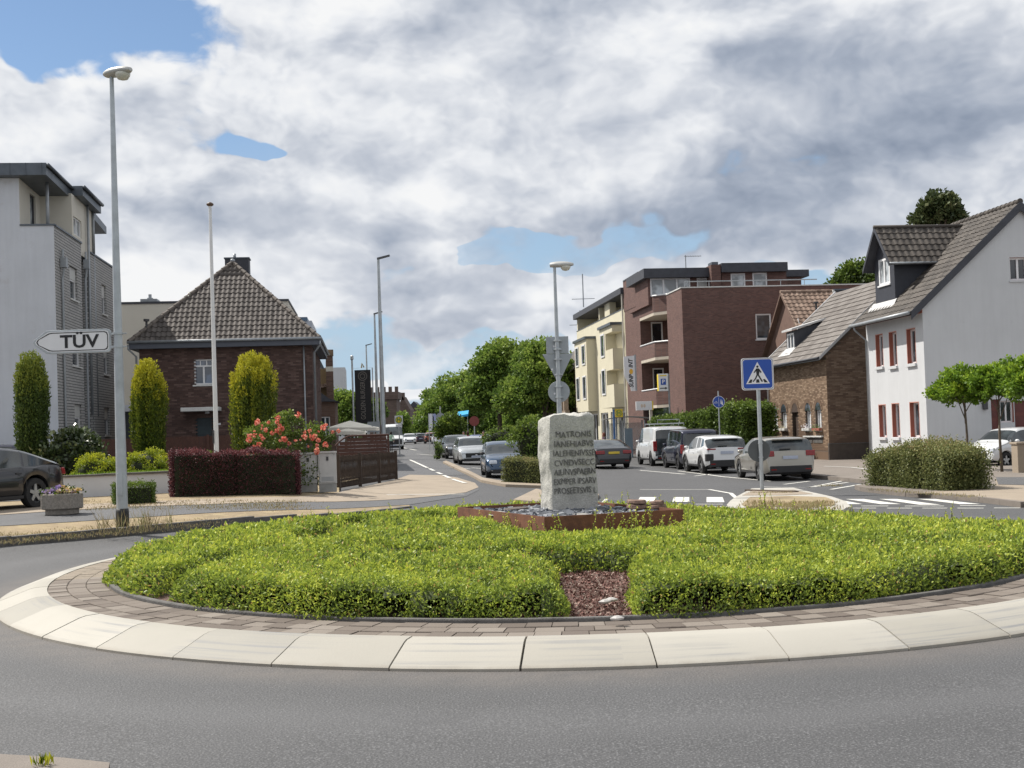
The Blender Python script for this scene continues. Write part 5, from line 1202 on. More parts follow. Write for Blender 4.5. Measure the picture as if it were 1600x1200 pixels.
# ---- far end of the street
def far_things():
    D = 260.; s = D/1900
    x0, x1 = W(570, 679, D).x, W(624, 677, D).x; zt = 1.75 + (678-612)*s
    h = thing('castle_tower', 'brown stone tower with crenellated top far down the street', 'tower', ((x0+x1)/2, D, 0))
    st = brickmat('tower_stone', (.11, .075, .06), (.15, .105, .085), (.09, .07, .06), .9, .4, .04)
    m = MB(); m.box(x0+.5, x1-.4, D, D+8, -1, zt-1.6); m.build('shaft', st, h); m = MB(); m.box(x0, x1, D-.4, D+8.4, zt-1.6, zt); m.build('parapet', st, h)
    n = 6; w_ = (x1-x0)/(2*n-1)
    for k in range(n): m = MB(); m.box(x0+2*k*w_, x0+(2*k+1)*w_, D-.4, D+.6, zt, zt+1.1); m.build('merlon', st, h)
    for k in range(2): m = MB(); m.box(x0+2+k*2.4, x0+2.6+k*2.4, D-.05, D+.1, zt-5, zt-3.4); m.build('window', M_DGLASS, h)
    D = 300.; s = D/1900
    for (a, b, yt, yr, nm, lb) in ((622, 642, 640, 618, 'stepped_gable_building', 'brown stone building with pointed gable beside the castle tower'), (640, 656, 636, 634, 'grey_roof_building', 'small dark grey roofed building at the far end of the street')):
        x0, x1 = W(a, 679, D).x, W(b, 677, D).x; ze, zr = 1.75 + (677-yt)*s, 1.75 + (677-yr)*s
        h = thing(nm, lb, 'building', ((x0+x1)/2, D, 0)); m = MB(); m.prism([(x0, D, -1), (x1, D, -1), (x1, D, ze), ((x0+x1)/2 - .3, D, zr), (x0, D, ze)], 12, (0, 1, 0)); m.build('wall', st, h)
        for k in range(3):
            m = MB(); m.box(x0+.5+k*.9, x0+1.0+k*.9, D-.06, D+.05, 2.5, 4.0); m.build('window', M_DGLASS, h)
        if nm[0] == 's': m = MB(); m.box((x0+x1)/2-.9, (x0+x1)/2+.3, D, D+1.2, zr-1, zr+.8); m.build('chimney', st, h)
        else: m = MB(); m.prism([(x0-.2, D-.2, ze), (x1+.2, D-.2, ze), ((x0+x1)/2, D-.2, zr+1.2)], 12.4, (0, 1, 0)); m.build('roof', M_SLATE, h)
        D = 320.; s = D/1900
far_things()
# distant belt of woodland all round the horizon
def belt():
    rs = np.random.RandomState(77); n = 26000; a = rs.uniform(0, 2*math.pi, n); R0 = 620 + rs.normal(size=n)*22
    hgt = 9 + 4*np.sin(a*17) + 3*np.sin(a*41+1) + 2*np.sin(a*97); z = rs.rand(n)*hgt
    P = np.stack([R0*np.sin(a), R0*np.cos(a), z], 1); q = rs.normal(size=P.shape)
    o = leafmesh('distant_woods', P, q, 5.0, 2.6, attrmat('distant_leaf', [(0, (.03, .05, .02)), (.6, (.07, .10, .035)), (1, (.12, .15, .06))], .9), rs.rand(n), spread=.5); tag(o, 'distant belt of dark woodland along the horizon', 'woods', kind='stuff')
belt()
# ================================================================== plants
def gleaf(name, stops, transl=.3): return attrmat(name, stops, .55, transl=transl, spec=.3)
M_TREE = gleaf('tree_leaf', [(0, (.045, .085, .018)), (.3, (.10, .17, .03)), (.6, (.19, .28, .05)), (1, (.32, .40, .085))], .4)
M_YEW = gleaf('golden_yew', [(0, (.02, .032, .008)), (.35, (.06, .095, .015)), (.65, (.17, .21, .022)), (1, (.50, .47, .035))], .25)
M_YEWD = gleaf('dark_yew', [(0, (.016, .026, .008)), (.4, (.05, .085, .02)), (.75, (.11, .16, .03)), (1, (.24, .28, .045))], .2)
M_LIME = gleaf('lime_leaf', [(0, (.05, .08, .01)), (.4, (.17, .23, .02)), (.7, (.36, .40, .03)), (1, (.52, .50, .04))], .35)
M_RED = gleaf('barberry_leaf', [(0, (.025, .014, .014)), (.4, (.085, .03, .034)), (.75, (.19, .06, .065)), (1, (.36, .13, .12))], .2)
M_DKG = attrmat('rhododendron_leaf', [(0, (.012, .022, .008)), (.5, (.03, .05, .014)), (.85, (.07, .10, .03)), (1, (.2, .24, .12))], .35, transl=.1, spec=.6)
M_MID = gleaf('mid_green_leaf', [(0, (.03, .05, .012)), (.4, (.075, .12, .022)), (.75, (.15, .22, .035)), (1, (.27, .34, .06))])
M_BRN = gleaf('olive_bush_leaf', [(0, (.06, .075, .03)), (.4, (.15, .175, .06)), (.75, (.27, .27, .10)), (1, (.42, .30, .17))], .3)
M_MAPLE = gleaf('ball_maple_leaf', [(0, (.05, .10, .012)), (.4, (.13, .23, .022)), (.75, (.27, .40, .035)), (1, (.42, .52, .06))], .35)
M_PINE = gleaf('pine_needles', [(0, (.03, .045, .02)), (.4, (.07, .095, .035)), (.8, (.13, .15, .06)), (1, (.22, .22, .10))], .2)
M_BARK = mat('bark', (.12, .095, .07), .9, .3, 5, .6, 30)
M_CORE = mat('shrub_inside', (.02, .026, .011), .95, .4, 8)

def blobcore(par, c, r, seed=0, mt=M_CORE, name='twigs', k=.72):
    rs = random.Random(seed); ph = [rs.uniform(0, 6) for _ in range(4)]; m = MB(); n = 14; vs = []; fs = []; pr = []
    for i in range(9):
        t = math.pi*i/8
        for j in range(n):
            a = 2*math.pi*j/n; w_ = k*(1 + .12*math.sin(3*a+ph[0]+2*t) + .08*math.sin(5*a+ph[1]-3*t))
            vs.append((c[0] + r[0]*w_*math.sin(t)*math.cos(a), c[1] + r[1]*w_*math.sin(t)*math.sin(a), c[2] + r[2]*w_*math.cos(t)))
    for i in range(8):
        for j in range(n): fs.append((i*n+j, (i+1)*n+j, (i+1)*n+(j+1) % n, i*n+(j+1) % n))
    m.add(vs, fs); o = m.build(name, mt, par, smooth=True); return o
def shrub(name, label, cat, base, r, mt, nc=90, nl=60, leaf=.05, lw=.4, seed=0, group=None, cr=.2, core=True, up=.1, flat=None):
    h = thing(name, label, cat, tuple(base), 0, group); c = (base[0], base[1], base[2] + r[2]*.92)
    P, N, rr = clumps(c, r, nc, nl, cr, seed, .88, bottom=-.85)
    k = P[:, 2] > base[2] + .01; P, N, rr = P[k], N[k], rr[k]
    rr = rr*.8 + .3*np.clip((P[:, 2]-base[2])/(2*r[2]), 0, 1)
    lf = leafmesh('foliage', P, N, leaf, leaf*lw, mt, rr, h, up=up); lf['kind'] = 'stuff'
    if core: blobcore(h, c, r, seed)
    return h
def boxhedge(name, label, cat, pts, wd, ht, mt, dens=1400, leaf=.05, seed=0, rag=.04, topm=None, z0=None, tops=None):
    """a clipped hedge along a centre line; leaves over top, sides and ends, with a dark core"""
    rs = np.random.RandomState(seed); P = [Vector(p) for p in pts]; L = [0]
    for i in range(1, len(P)): L.append(L[-1] + (P[i].xy - P[i-1].xy).length)
    h = thing(name, label, cat, tuple(P[0])); N_ = int(dens*L[-1]*(2*ht + wd))
    s = rs.uniform(0, L[-1], N_); pick = rs.rand(N_)*(2*ht+wd); side = np.where(pick < ht, -1, np.where(pick < 2*ht, 1, 0))
    idx = np.clip(np.searchsorted(L, s) - 1, 0, len(P)-2); A = np.array([tuple(p) for p in P]); Ls = np.array(L)
    f = (s - Ls[idx])/(Ls[idx+1]-Ls[idx]); C = A[idx] + (A[idx+1]-A[idx])*f[:, None]; T = A[idx+1]-A[idx]; T[:, 2] = 0; T /= np.linalg.norm(T, axis=1)[:, None]
    n = np.stack([T[:, 1], -T[:, 0], 0*s], 1)
    wob = 1 + .10*np.sin(s*2.7+seed) + .07*np.sin(s*6.1); hz = ht*(1 + .04*np.sin(s*3.3+1) + .03*np.sin(s*9+2)) * (np.interp(s/L[-1], *tops) if tops else 1)
    endk = np.clip(np.minimum(s, L[-1]-s)/(wd*.3), 0, 1)**.5
    lat = np.where(side == 0, rs.uniform(-wd/2, wd/2, N_), side*wd/2)*wob*np.where(side == 0, 1, .6+.4*endk) ; zz = np.where(side == 0, hz*(.85+.15*endk), rs.uniform(0.02, 1, N_)*hz)
    Pp = C + n*lat[:, None]; Pp[:, 2] += zz
    Nn = n*side[:, None] + np.array([0, 0, 1])*(side == 0)[:, None]
    Pp += rs.normal(size=Pp.shape)*rag - Nn*rs.rand(N_)[:, None]*.06
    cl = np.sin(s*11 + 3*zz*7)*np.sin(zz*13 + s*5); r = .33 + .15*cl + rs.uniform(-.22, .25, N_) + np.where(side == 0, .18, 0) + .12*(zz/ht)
    # ends
    ne = int(dens*wd*ht*1.8)
    for e, sg in ((0, -1), (len(P)-1, 1)):
        t = (P[1]-P[0] if e == 0 else P[-1]-P[-2]); t.z = 0; t.normalize(); nn = Vector((t.y, -t.x, 0))
        q = np.array(P[e]) + np.array(nn)*rs.uniform(-wd/2, wd/2, ne)[:, None] + np.array([0, 0, 1])*(rs.rand(ne)*ht*(tops[1][0 if e == 0 else -1] if tops else 1))[:, None] + rs.normal(size=(ne, 3))*rag
        Pp = np.r_[Pp, q]; Nn = np.r_[Nn, np.tile(np.array(t)*sg, (ne, 1))]; r = np.r_[r, rs.uniform(.15, .7, ne)]
    lf = leafmesh('foliage', Pp, Nn, leaf, leaf*.42, mt, r, h); lf['kind'] = 'stuff'
    m = MB()
    for i in range(len(P)-1):
        t = P[i+1]-P[i]; l = math.hypot(t.x, t.y); u = (t.x/l, t.y/l); g_ = .06 + .05*(wd > .9); a0 = g_ if i == 0 else -.05; a1 = l - (g_ if i == len(P)-2 else -.05)
        k0, k1 = (np.interp(L[i]/L[-1], *tops), np.interp(L[i+1]/L[-1], *tops)) if tops else (1, 1)
        n_ = (u[1], -u[0]); w2 = wd/2 - g_; q = []
        for zf in (0, 1):
            for a, k in ((a0, k0), (a1, k1)):
                for d in ((-w2, w2) if a == a0 else (w2, -w2)): q.append((P[i].x + u[0]*a + n_[0]*d, P[i].y + u[1]*a + n_[1]*d, P[i].z + (ht*k - .10 if zf else 0)))
        m.hexa(q)
    m.build('twigs', M_CORE, h); return h
def columnar(label, px, pyb, pyt, wpx, D, mt, seed, lumps=11, dz=.1):
    b = W(px, 690, D); z0 = gz(b.x, b.y) + dz; zt = W(px, pyt, D).z; r = wpx/2*D/1900; h = thing('columnar_yew', label, 'conifer', (b.x, b.y, z0), 0, None)
    rs = np.random.RandomState(seed); H = zt - z0; Ps = []; Ns = []; Rs = []
    # upright plumes
    np_ = 120
    for k in range(np_):
        a = rs.uniform(0, 2*math.pi); rho = math.sqrt(rs.rand())*.86 if k > 30 else .93
        topz = H*(1 - .20*rho**3 - .13*rs.rand()**2); n = 330
        t = rs.rand(n)**.75; z = t*topz; taper = np.minimum(1, (1 - t)*6)**.6
        prof = r*(.66 + .34*np.clip(t, 0, 1)**.6) * (1 + .09*np.sin(8*t + a*3) + rs.uniform(-.07, .05))
        pr = (.065 + .05*rs.rand())*taper + .02; q = rs.normal(size=(n, 3)); q /= np.linalg.norm(q, axis=1)[:, None]
        x = b.x + prof*rho*math.cos(a) + q[:, 0]*pr; y = b.y + prof*rho*math.sin(a) + q[:, 1]*pr
        Ps.append(np.stack([x, y, z0 + .05 + z + .04*q[:, 2]], 1)); Ns.append(np.stack([q[:, 0]*.5, q[:, 1]*.5, 0*z + 1], 1))
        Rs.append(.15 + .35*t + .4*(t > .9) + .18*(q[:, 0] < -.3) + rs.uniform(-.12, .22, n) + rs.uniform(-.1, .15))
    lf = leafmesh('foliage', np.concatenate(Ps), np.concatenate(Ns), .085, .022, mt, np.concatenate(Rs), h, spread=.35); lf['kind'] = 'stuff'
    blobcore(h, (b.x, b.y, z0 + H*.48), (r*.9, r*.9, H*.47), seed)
    m = MB(); m.tube([(b.x, b.y, z0-.1), (b.x, b.y, z0+.5)], .09, 8); m.build('trunk', M_BARK, h)
columnar('slender dark columnar yew in front of the tall grey apartment block', 50, 700, 550, 46, 37.5, M_YEWD, 1)
columnar('golden tipped columnar yew left of the arched door canopy, by the house corner', 233, 700, 563, 50, 42, M_YEW, 2)
columnar('broad golden columnar yew behind the rose bush, widest of the three', 398, 700, 552, 74, 40, M_YEW, 3)

def tree(label, base, trunk_h, cen, rad, mt, nc=240, nl=60, leaf=.35, cr=.9, seed=0, name='tree', lobes=(), cat='tree', tr=.22, limbs=6):
    h = thing(name, label, cat, tuple(base)); rs = random.Random(seed); m = MB(); b = Vector(base); c = Vector(cen)
    top = Vector((c.x, c.y, c.z - rad[2]*.2)); m.tube([b - Vector((0, 0, .2)), b.lerp(top, .45) + Vector((rs.uniform(-.05, .05), 0, 0)), top], [tr, tr*.75, tr*.35], 9); m.build('trunk', M_BARK, h, smooth=True)
    for k in range(limbs):
        m = MB(); a = rs.uniform(0, 6.28); s = b.lerp(top, rs.uniform(.45, .95)); e = c + Vector((rad[0]*.75*math.cos(a), rad[1]*.75*math.sin(a), rad[2]*rs.uniform(-.3, .7))); md = s.lerp(e, .5) + Vector((0, 0, rad[2]*.08))
        m.tube([s, md, e], [tr*.4, tr*.25, tr*.08], 6); m.build('limb', M_BARK, h, smooth=True)
    Ps, Ns, Rr = [], [], []
    for i, (cc, r_) in enumerate([(cen, rad)] + list(lobes)):
        k = max(12, int(nc*(r_[0]*r_[2])/(rad[0]*rad[2]))); P, N, r = clumps(cc, r_, k, nl, cr, seed*7+i, .8, bottom=-.7); Ps.append(P); Ns.append(N); Rr.append(r)
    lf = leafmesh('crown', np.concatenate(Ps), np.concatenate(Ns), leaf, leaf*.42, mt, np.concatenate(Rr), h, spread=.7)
    return h
def tr_px(label, px, py, D, rx, rz, seed, basepy=None, mt=None, ry=None, **kw):
    c = W(px, py, D); r = (rx*D/1900, (ry or rx)*D/1900, rz*D/1900); zb = gz(c.x, c.y)
    lob = [((c.x + a*D/1900, c.y + R_.uniform(-1, 1), c.z - e*D/1900), (q*D/1900, q*D/1900, q*.85*D/1900)) for a, e, q in kw.pop('lob', ())]
    return tree(label, (c.x, c.y, zb), 0, tuple(c), r, mt or M_TREE, seed=seed, lobes=lob, **kw)
# street trees in the centre
tr_px('large leafy tree nearest the cream building, right of the group behind the parked cars', 850, 598, 112, 50, 62, 1, leaf=.30, cr=.85, nc=230, lob=[(-40, 20, 34), (35, 25, 30), (-10, -34, 32)], tr=.3)
tr_px('tallest broad leafy tree in the middle of the street group', 778, 592, 118, 42, 52, 2, leaf=.30, cr=.85, nc=200, lob=[(-28, 30, 30), (10, -34, 26), (30, 30, 34)], tr=.3)
tr_px('leafy tree left of the tallest one, over the blue awning', 716, 626, 130, 38, 42, 3, leaf=.30, cr=.85, nc=170, lob=[(-28, 14, 22), (20, -24, 20), (5, 28, 28)], tr=.28)
tr_px('smaller street tree at the left end of the tree group', 680, 640, 165, 20, 30, 4, leaf=.36, cr=.9, nc=90, lob=[(-10, 12, 14)], tr=.25)
tr_px('young bushy tree above the black parked car', 705, 672, 92, 20, 22, 5, mt=M_MID, leaf=.2, cr=.45, nc=70, tr=.1)
tr_px('green tree in shade behind the black banner', 540, 648, 110, 26, 34, 6, leaf=.28, cr=.7, nc=110, tr=.2)
tr_px('small light green tree between the lamp posts and the castle tower', 588, 646, 120, 13, 20, 7, mt=M_MID, leaf=.25, cr=.5, nc=60, tr=.12)
tr_px('dark ivy covered tree beside the castle tower', 632, 668, 210, 8, 22, 8, leaf=.4, cr=.8, nc=50, tr=.2)
for i, (px, py, D_, rx, rz, lb_) in enumerate(((905, 655, 150, 26, 30, 'dark background tree just left of the cream building behind the lamp'), (868, 660, 160, 30, 26, 'dark background tree low behind the trees over the standing stone'), (820, 662, 170, 32, 26, 'background tree low behind the loose shrub in the street mouth'), (772, 664, 175, 30, 24, 'background tree low behind the people in red'), (735, 660, 185, 24, 24, 'background tree low behind the blue awning'), (700, 664, 195, 22, 20, 'background tree low behind the beach flags'), (664, 668, 240, 14, 14, 'small background tree at the far right side of the street'))):
    tr_px(lb_, px, py, D_, rx, rz, 60+i, leaf=.5, cr=1.2, nc=90, nl=46, tr=.2, lob=[(-rx*.6, rz*.5, rx*.6), (rx*.6, rz*.5, rx*.6)])
# behind the roofs on the right
tr_px('light green tree top showing above the cottage chimneys', 1342, 440, 86, 42, 26, 9, mt=M_MID, leaf=.24, cr=.6, nc=100, lob=[(-22, 8, 16), (22, 6, 18)], tr=.2)
tr_px('dark pine tree top behind the dormer of the white house', 1468, 330, 82, 29, 25, 10, mt=M_PINE, leaf=.30, cr=.50, nc=90, nl=40, lob=[(-28, 16, 13), (24, 12, 16)], tr=.3)
# ball maples by the white house
for i, (px, py, D, r, lb) in enumerate(((1506, 605, 42, 37, 'small ball headed maple with slim trunk, leftmost of the three by the white gable'), (1560, 600, 40.5, 36, 'small ball headed maple standing in front of the red-brown doors, middle of the three'), (1612, 590, 38, 40, 'small ball headed maple cut by the right edge of the picture'))):
    tr_px(lb, px, py, D, r, r*.84, 20+i, mt=M_MAPLE, leaf=.11, cr=.21, nc=120, nl=55, lob=[(-r*.55, r*.25, r*.5), (r*.5, -r*.2, r*.55)], tr=.055, limbs=7, name='ball_maple')

# shrubs left
def at(px, D, dz=.1): w_ = W(px, 690, D); return Vector((w_.x, w_.y, gz(w_.x, w_.y) + dz))
shrub('rhododendron', 'dark glossy rhododendron bush left of the lime green shrubs', 'shrub', at(113, 37.5, .35), (.95, .9, .78), M_DKG, 90, 50, .13, .38, 31, cr=.3)
shrub('lime_shrub', 'clipped lime green round shrub directly left of the tall lamp post', 'shrub', at(151, 35.5, .30), (.64, .6, .45), M_LIME, 90, 90, .05, .45, 32, cr=.17)
shrub('lime_shrub', 'clipped lime green round shrub directly right of the tall lamp post', 'shrub', at(229, 36, .3), (.66, .6, .50), M_LIME, 90, 90, .05, .45, 33, cr=.17)
shrub('small_shrub', 'small mid green shrub behind the dark red hedge beside the flagpole', 'shrub', at(325, 37, .45), (.35, .35, .34), M_MID, 40, 50, .05, .45, 34, cr=.15)
shrub('small_shrub', 'little pale green shrub right behind the flagpole foot', 'shrub', at(343, 37.5, .45), (.16, .2, .25), M_LIME, 14, 40, .04, .45, 39, cr=.12)
a, b = at(178, 27.6, .11), at(236, 27.9, .11)
boxhedge('clipped_bush', 'small clipped dark green box shaped bush behind the foot of the tall lamp post', 'bush', [a, b], .55, .46, M_MID, 2600, .035, 35, .03)
a, b = at(268, 30.6, .11), at(462, 31.4, .11)
boxhedge('barberry_hedge', 'clipped dark red barberry hedge left of the grey cabinets', 'hedge', [a, a.lerp(b, .5), b], .75, 1.12, M_RED, 2300, .04, 36, .035, tops=([0, 1], [1.0, .97]))
def flowers(name, P, mt, n=26, size=.07, par=None, seed=0):
    """each bloom a cluster of rounded petals"""
    rs = np.random.RandomState(seed)
    for p in P:
        q = rs.normal(size=(n, 3)); q /= np.linalg.norm(q, axis=1)[:, None]; s = size*rs.uniform(.7, 1.35)
        leafmesh(name, np.array(p) + q*s*.35, q, s*.8, s*.55, mt, rs.uniform(0, 1, n), par, spread=.35)
# rose bush with coral blooms
rb = at(445, 32.6, .2); rose = shrub('rose_bush', 'large rose bush with coral orange blooms above the red hedge', 'rose bush', rb, (1.15, .6, 1.0), M_MID, 130, 50, .06, .5, 37, cr=.2, core=False)
P2, N2, r2_ = clumps((rb.x + 1.0, rb.y, rb.z + 1.15), (.3, .3, .42), 26, 34, .14, 55, .8); leafmesh('foliage', P2, N2, .06, .03, M_MID, r2_, rose)['kind'] = 'stuff'
P2, N2, r2_ = clumps((rb.x + .15, rb.y, rb.z + 1.75), (.3, .3, .3), 20, 34, .14, 56, .8); leafmesh('foliage', P2, N2, .06, .03, M_MID, r2_, rose)['kind'] = 'stuff'
M_ROSE = attrmat('coral_petal', [(0, (.60, .11, .08)), (.5, (.82, .27, .19)), (1, (.92, .48, .36))], .6, transl=.2)
bl = [(400, 660), (434, 654), (466, 648), (421, 661), (437, 666), (433, 673), (441, 670), (416, 671), (408, 681), (389, 687), (406, 695), (396, 698), (395, 705), (421, 708), (436, 706), (385, 710), (444, 686), (452, 692), (484, 681), (489, 686), (493, 682), (499, 689), (497, 696), (493, 703), (494, 707), (505, 668), (528, 673), (509, 693), (413, 686), (426, 677), (431, 660), (476, 682), (403, 658), (390, 680)]
flowers('rose', [W(x_ + R_.uniform(-2, 2), y_ + R_.uniform(-1, 1), 31.85 + R_.uniform(-.1, .3)) for x_, y_ in bl], M_ROSE, 26, .066, rose, 3)
flowers('rose', [W(R_.uniform(388, 520), R_.uniform(664, 708), 31.85 + R_.uniform(-.05, .3)) for _ in range(22)], M_ROSE, 18, .045, rose, 4)
m = MB()
for k in range(16):
    x_, y_ = bl[k*2]; p = W(x_, y_, 32); m.tube([rb + Vector((R_.uniform(-.3, .3), 0, .3)), (rb + p)/2 + Vector((0, 0, .3)), p], [.012, .008, .005], 5, False)
m.build('stems', mat('rose_stem', (.10, .14, .05), .7, .2, 6), rose)
# bushes in the street mouth
a, b = at(795, 41.4, .05), at(848, 40.6, .05)
boxhedge('olive_hedge', 'low brownish olive clipped hedge between the blue car and the standing stone', 'hedge', [a, b], .8, .82, M_BRN, 2000, .045, 41, .05)
shrub('tall_shrub', 'loose light green shrub with reddish tips left of the standing stone', 'shrub', at(828, 42.2, .6), (.62, .5, .86), M_MID, 90, 40, .09, .45, 42, cr=.2)
shrub('tall_shrub', 'low green shrub bank behind the loose shrub and the white parked car', 'shrub', at(792, 62, .9), (1.3, .7, .55), M_MID, 60, 40, .1, .45, 43, cr=.25)
shrub('verge_weed', 'small tuft of green weeds at the front wheel of the black hatchback', 'weeds', at(684, 71, .0), (.25, .3, .55), M_MID, 20, 40, .08, .4, 44, cr=.16)
# hedge in front of the brick building
a, b = Vector((8.9, 70.5, -.25)), Vector((12.2, 60.5, -.25))
boxhedge('tall_hedge', 'tall loose green hedge behind the parked white car', 'hedge', [a, a.lerp(b, .5) + Vector((.1, 0, 0)), b], 1.8, 2.75, M_MID, 620, .13, 45, .12, tops=([0, .4, .75, 1], [.82, .84, .98, 1.0]))
# loose bush bank right foreground
a, b = G(1398, 764), G(1534, 773)
boxhedge('olive_bush_bank', 'wide untrimmed olive green bush bank at the right-hand kerb', 'bush', [a + Vector((0, .5, 0)), a.lerp(b, .5) + Vector((0, .35, 0)), b + Vector((-.25, .4, 0))], 1.25, 1.12, M_BRN, 2300, .055, 46, .10, tops=([0, .3, .7, 1], [.82, 1.0, 1.08, .95]))
a = G(1470, 770); shrub('olive_twigs', 'reddish upright twigs sticking out of the top of the olive bush bank', 'shrub', a + Vector((0, .5, 1.05)), (.5, .3, .22), M_BRN, 26, 20, .05, .3, 47, cr=.13, core=False, up=.6)

# dry verge grass and tall weeds
def blades(name, label, pts, n, hgt, wd, mt, spreadr, seed=0, kind='stuff', cat='grass'):
    rs = np.random.RandomState(seed); Q = []; 
    P = np.repeat(np.array([tuple(p) for p in pts]), n, 0); P[:, :2] += rs.normal(size=(len(P), 2))*spreadr
    N = np.stack([rs.normal(size=len(P))*.25, rs.normal(size=len(P))*.25, np.ones(len(P))], 1)
    o = leafmesh(name, P, N, hgt, wd, mt, rs.rand(len(P)), spread=.12); tag(o, label, cat, kind=kind); return o
M_DRY = attrmat('dry_grass', [(0, (.20, .15, .07)), (.5, (.36, .29, .15)), (.8, (.45, .38, .22)), (1, (.16, .20, .05))], .9, transl=.2)
vp = []
for i in range(420):
    x_ = R_.uniform(-150, 330); f = .10 + .9*R_.random()**1.4; yk = np.interp(x_, [-260, 0, 100, 200, 300, 380], [880, 853, 845, 836, 827, 819]) - 1; yp = np.interp(x_, [-260, 0, 100, 200, 300, 400], [852, 831, 825, 818, 811, 805]); vp.append(G(x_, yk + (yp-yk)*f*.9, .1) )
blades('verge_grass', 'dry straw coloured grass on the verge behind the left kerb', vp[::2], 16, .045, .006, M_DRY, .22, 1)
vp = [G(R_.uniform(100, 470), R_.uniform(783, 797), .1) for _ in range(150)]
blades('yard_grass', 'dry grass scattered on the bare ground by the white wall and red hedge', vp, 20, .05, .007, M_DRY, .2, 2)
vp = [G(x_, y_, .1) for x_, y_ in [(165, 833), (172, 832), (222, 831), (228, 832), (232, 830), (240, 830), (256, 829), (260, 828), (212, 833), (186, 834), (198, 834)]]
blades('tall_weeds', 'tall dry weeds round the foot of the lamp post', vp, 14, .40, .007, M_DRY, .10, 3, cat='weeds')
vp = [G(R_.uniform(1165, 1300), R_.uniform(785, 802), .15) for _ in range(90)] + [G(R_.uniform(1165, 1245), 772, .1) for _ in range(14)]
blades('island_grass', 'short dry grass on the splitter island', vp, 34, .07, .006, M_DRY, .12, 4)
vp = [G(x_, 752, .1) for x_ in range(800, 845, 6)] + [G(1365 + k*12, 766 + k*.9, .12) for k in range(14)] + [G(1290+k*6, 760, .1) for k in range(4)]
blades('kerb_grass', 'dry grass fringe under the right-hand bush bank and the small hedge', vp, 30, .07, .007, M_DRY, .15, 5)
vp = [G(66, 1196, .03)]; blades('weed_sprig', 'single fresh green weed sprig at the near kerb corner, bottom left', vp, 30, .06, .007, M_LIME, .022, 6, kind=None, cat='weed')
lw = thing('garden_lawn', None, None, (0, 0, 0)); bpy.data.objects.remove(lw)
gp = [at(112, 33.7, .0), at(262, 34.8, .0), at(300, 41, 0), at(100, 41, 0)]
sheet('lawn', gp, mat('lawn_green', (.07, .12, .025), .95, .35, 2, .5, 60), off=.62)
vp = [Vector((R_.uniform(-12.2, -9.6), R_.uniform(34.3, 36.5), .9)) for _ in range(140)]
blades('lawn_grass', 'green grass of the raised front garden behind the white wall', [Vector((v.x, v.y, gz(v.x, v.y)+.62)) for v in vp], 40, .08, .008, M_MAPLE, .25, 7)

# ================================================================== walls, fences, cabinets, planter
a, b = G(86, 780, .1), G(262, 771, .1); u = (b - a).xy.normalized(); u = (u.x, u.y); ln = (b-a).xy.length; z0 = gz(a.x, a.y) + .05
h = thing('garden_wall', 'low white rendered garden wall with dark coping behind the planter', 'wall', tuple(a)); m = MB(); m.ob((a.x, a.y), u, -8, ln + .4, -.25, 0, z0 - .1, z0 + .60); m.build('wall', mat('weathered_white', (.60, .61, .63), .9, .08, .8, .2, 60, dirt=((.42, .43, .45), 1.6, .55)), h)
for k in range(14): m = MB(); x_ = -6 + k*.72; m.ob((a.x, a.y), u, x_, x_ + .71, -.29, .05, z0+.603, z0+.65 + R_.uniform(0, .008)) if x_ + .71 < ln + .5 else None; m.build('coping_stone', mat('dark_coping', (.12, .11, .10), .85, .3, 4), h) if m.v else None

# planter with pansies
c = (G(54, 806, .1) + G(118, 808, .1))/2; c.y += .4; c.z = gz(c.x, c.y) + .11
h = thing('concrete_planter', 'octagonal exposed aggregate concrete planter full of purple and yellow pansies', 'planter', tuple(c)); rr = .43
mt_ = mat('aggregate_concrete', (.27, .245, .215), .95, .35, 22, .8, 55, fine=70)
m = MB(); n = 8; pr = [(rr*.80, 0), (rr*.80, .10), (rr, .12), (rr, .40), (rr*.96, .42), (rr*.84, .42), (rr*.82, .36)]
m.lathe(pr, (c.x, c.y, c.z), 8); m.build('bowl', mt_, h, bevel=.012)
q = NR.normal(size=(900, 3))*[.15, .15, .035] + [c.x, c.y, c.z + .46]; leafmesh('foliage', q, NR.normal(size=q.shape)+[0, 0, .6], .05, .022, M_MID, NR.rand(len(q))*.7, h)['kind'] = 'stuff'
M_PAN = attrmat('pansy_petal', [(0, (.22, .13, .42)), (.35, (.50, .40, .62)), (.6, (.72, .62, .30)), (.8, (.70, .42, .12)), (1, (.75, .72, .70))], .7, transl=.2)
for k in range(210):
    x_, y_ = R_.gauss(0, .155), R_.gauss(0, .155); z_ = .45 + .07*math.exp(-(x_*x_+y_*y_)/.03) + R_.uniform(-.02, .03); cr_ = R_.uniform(.0, .5) if x_ < .02 else R_.uniform(.4, .95)
    q = NR.normal(size=(7, 3)); leafmesh('pansy', q*.008 + [c.x + x_, c.y + y_, c.z + z_], q*[1, 1, .3] + [0, -.4, .4], .048, .034, M_PAN, np.clip(NR.normal(cr_, .05, 7), 0, 1), h, spread=.2)

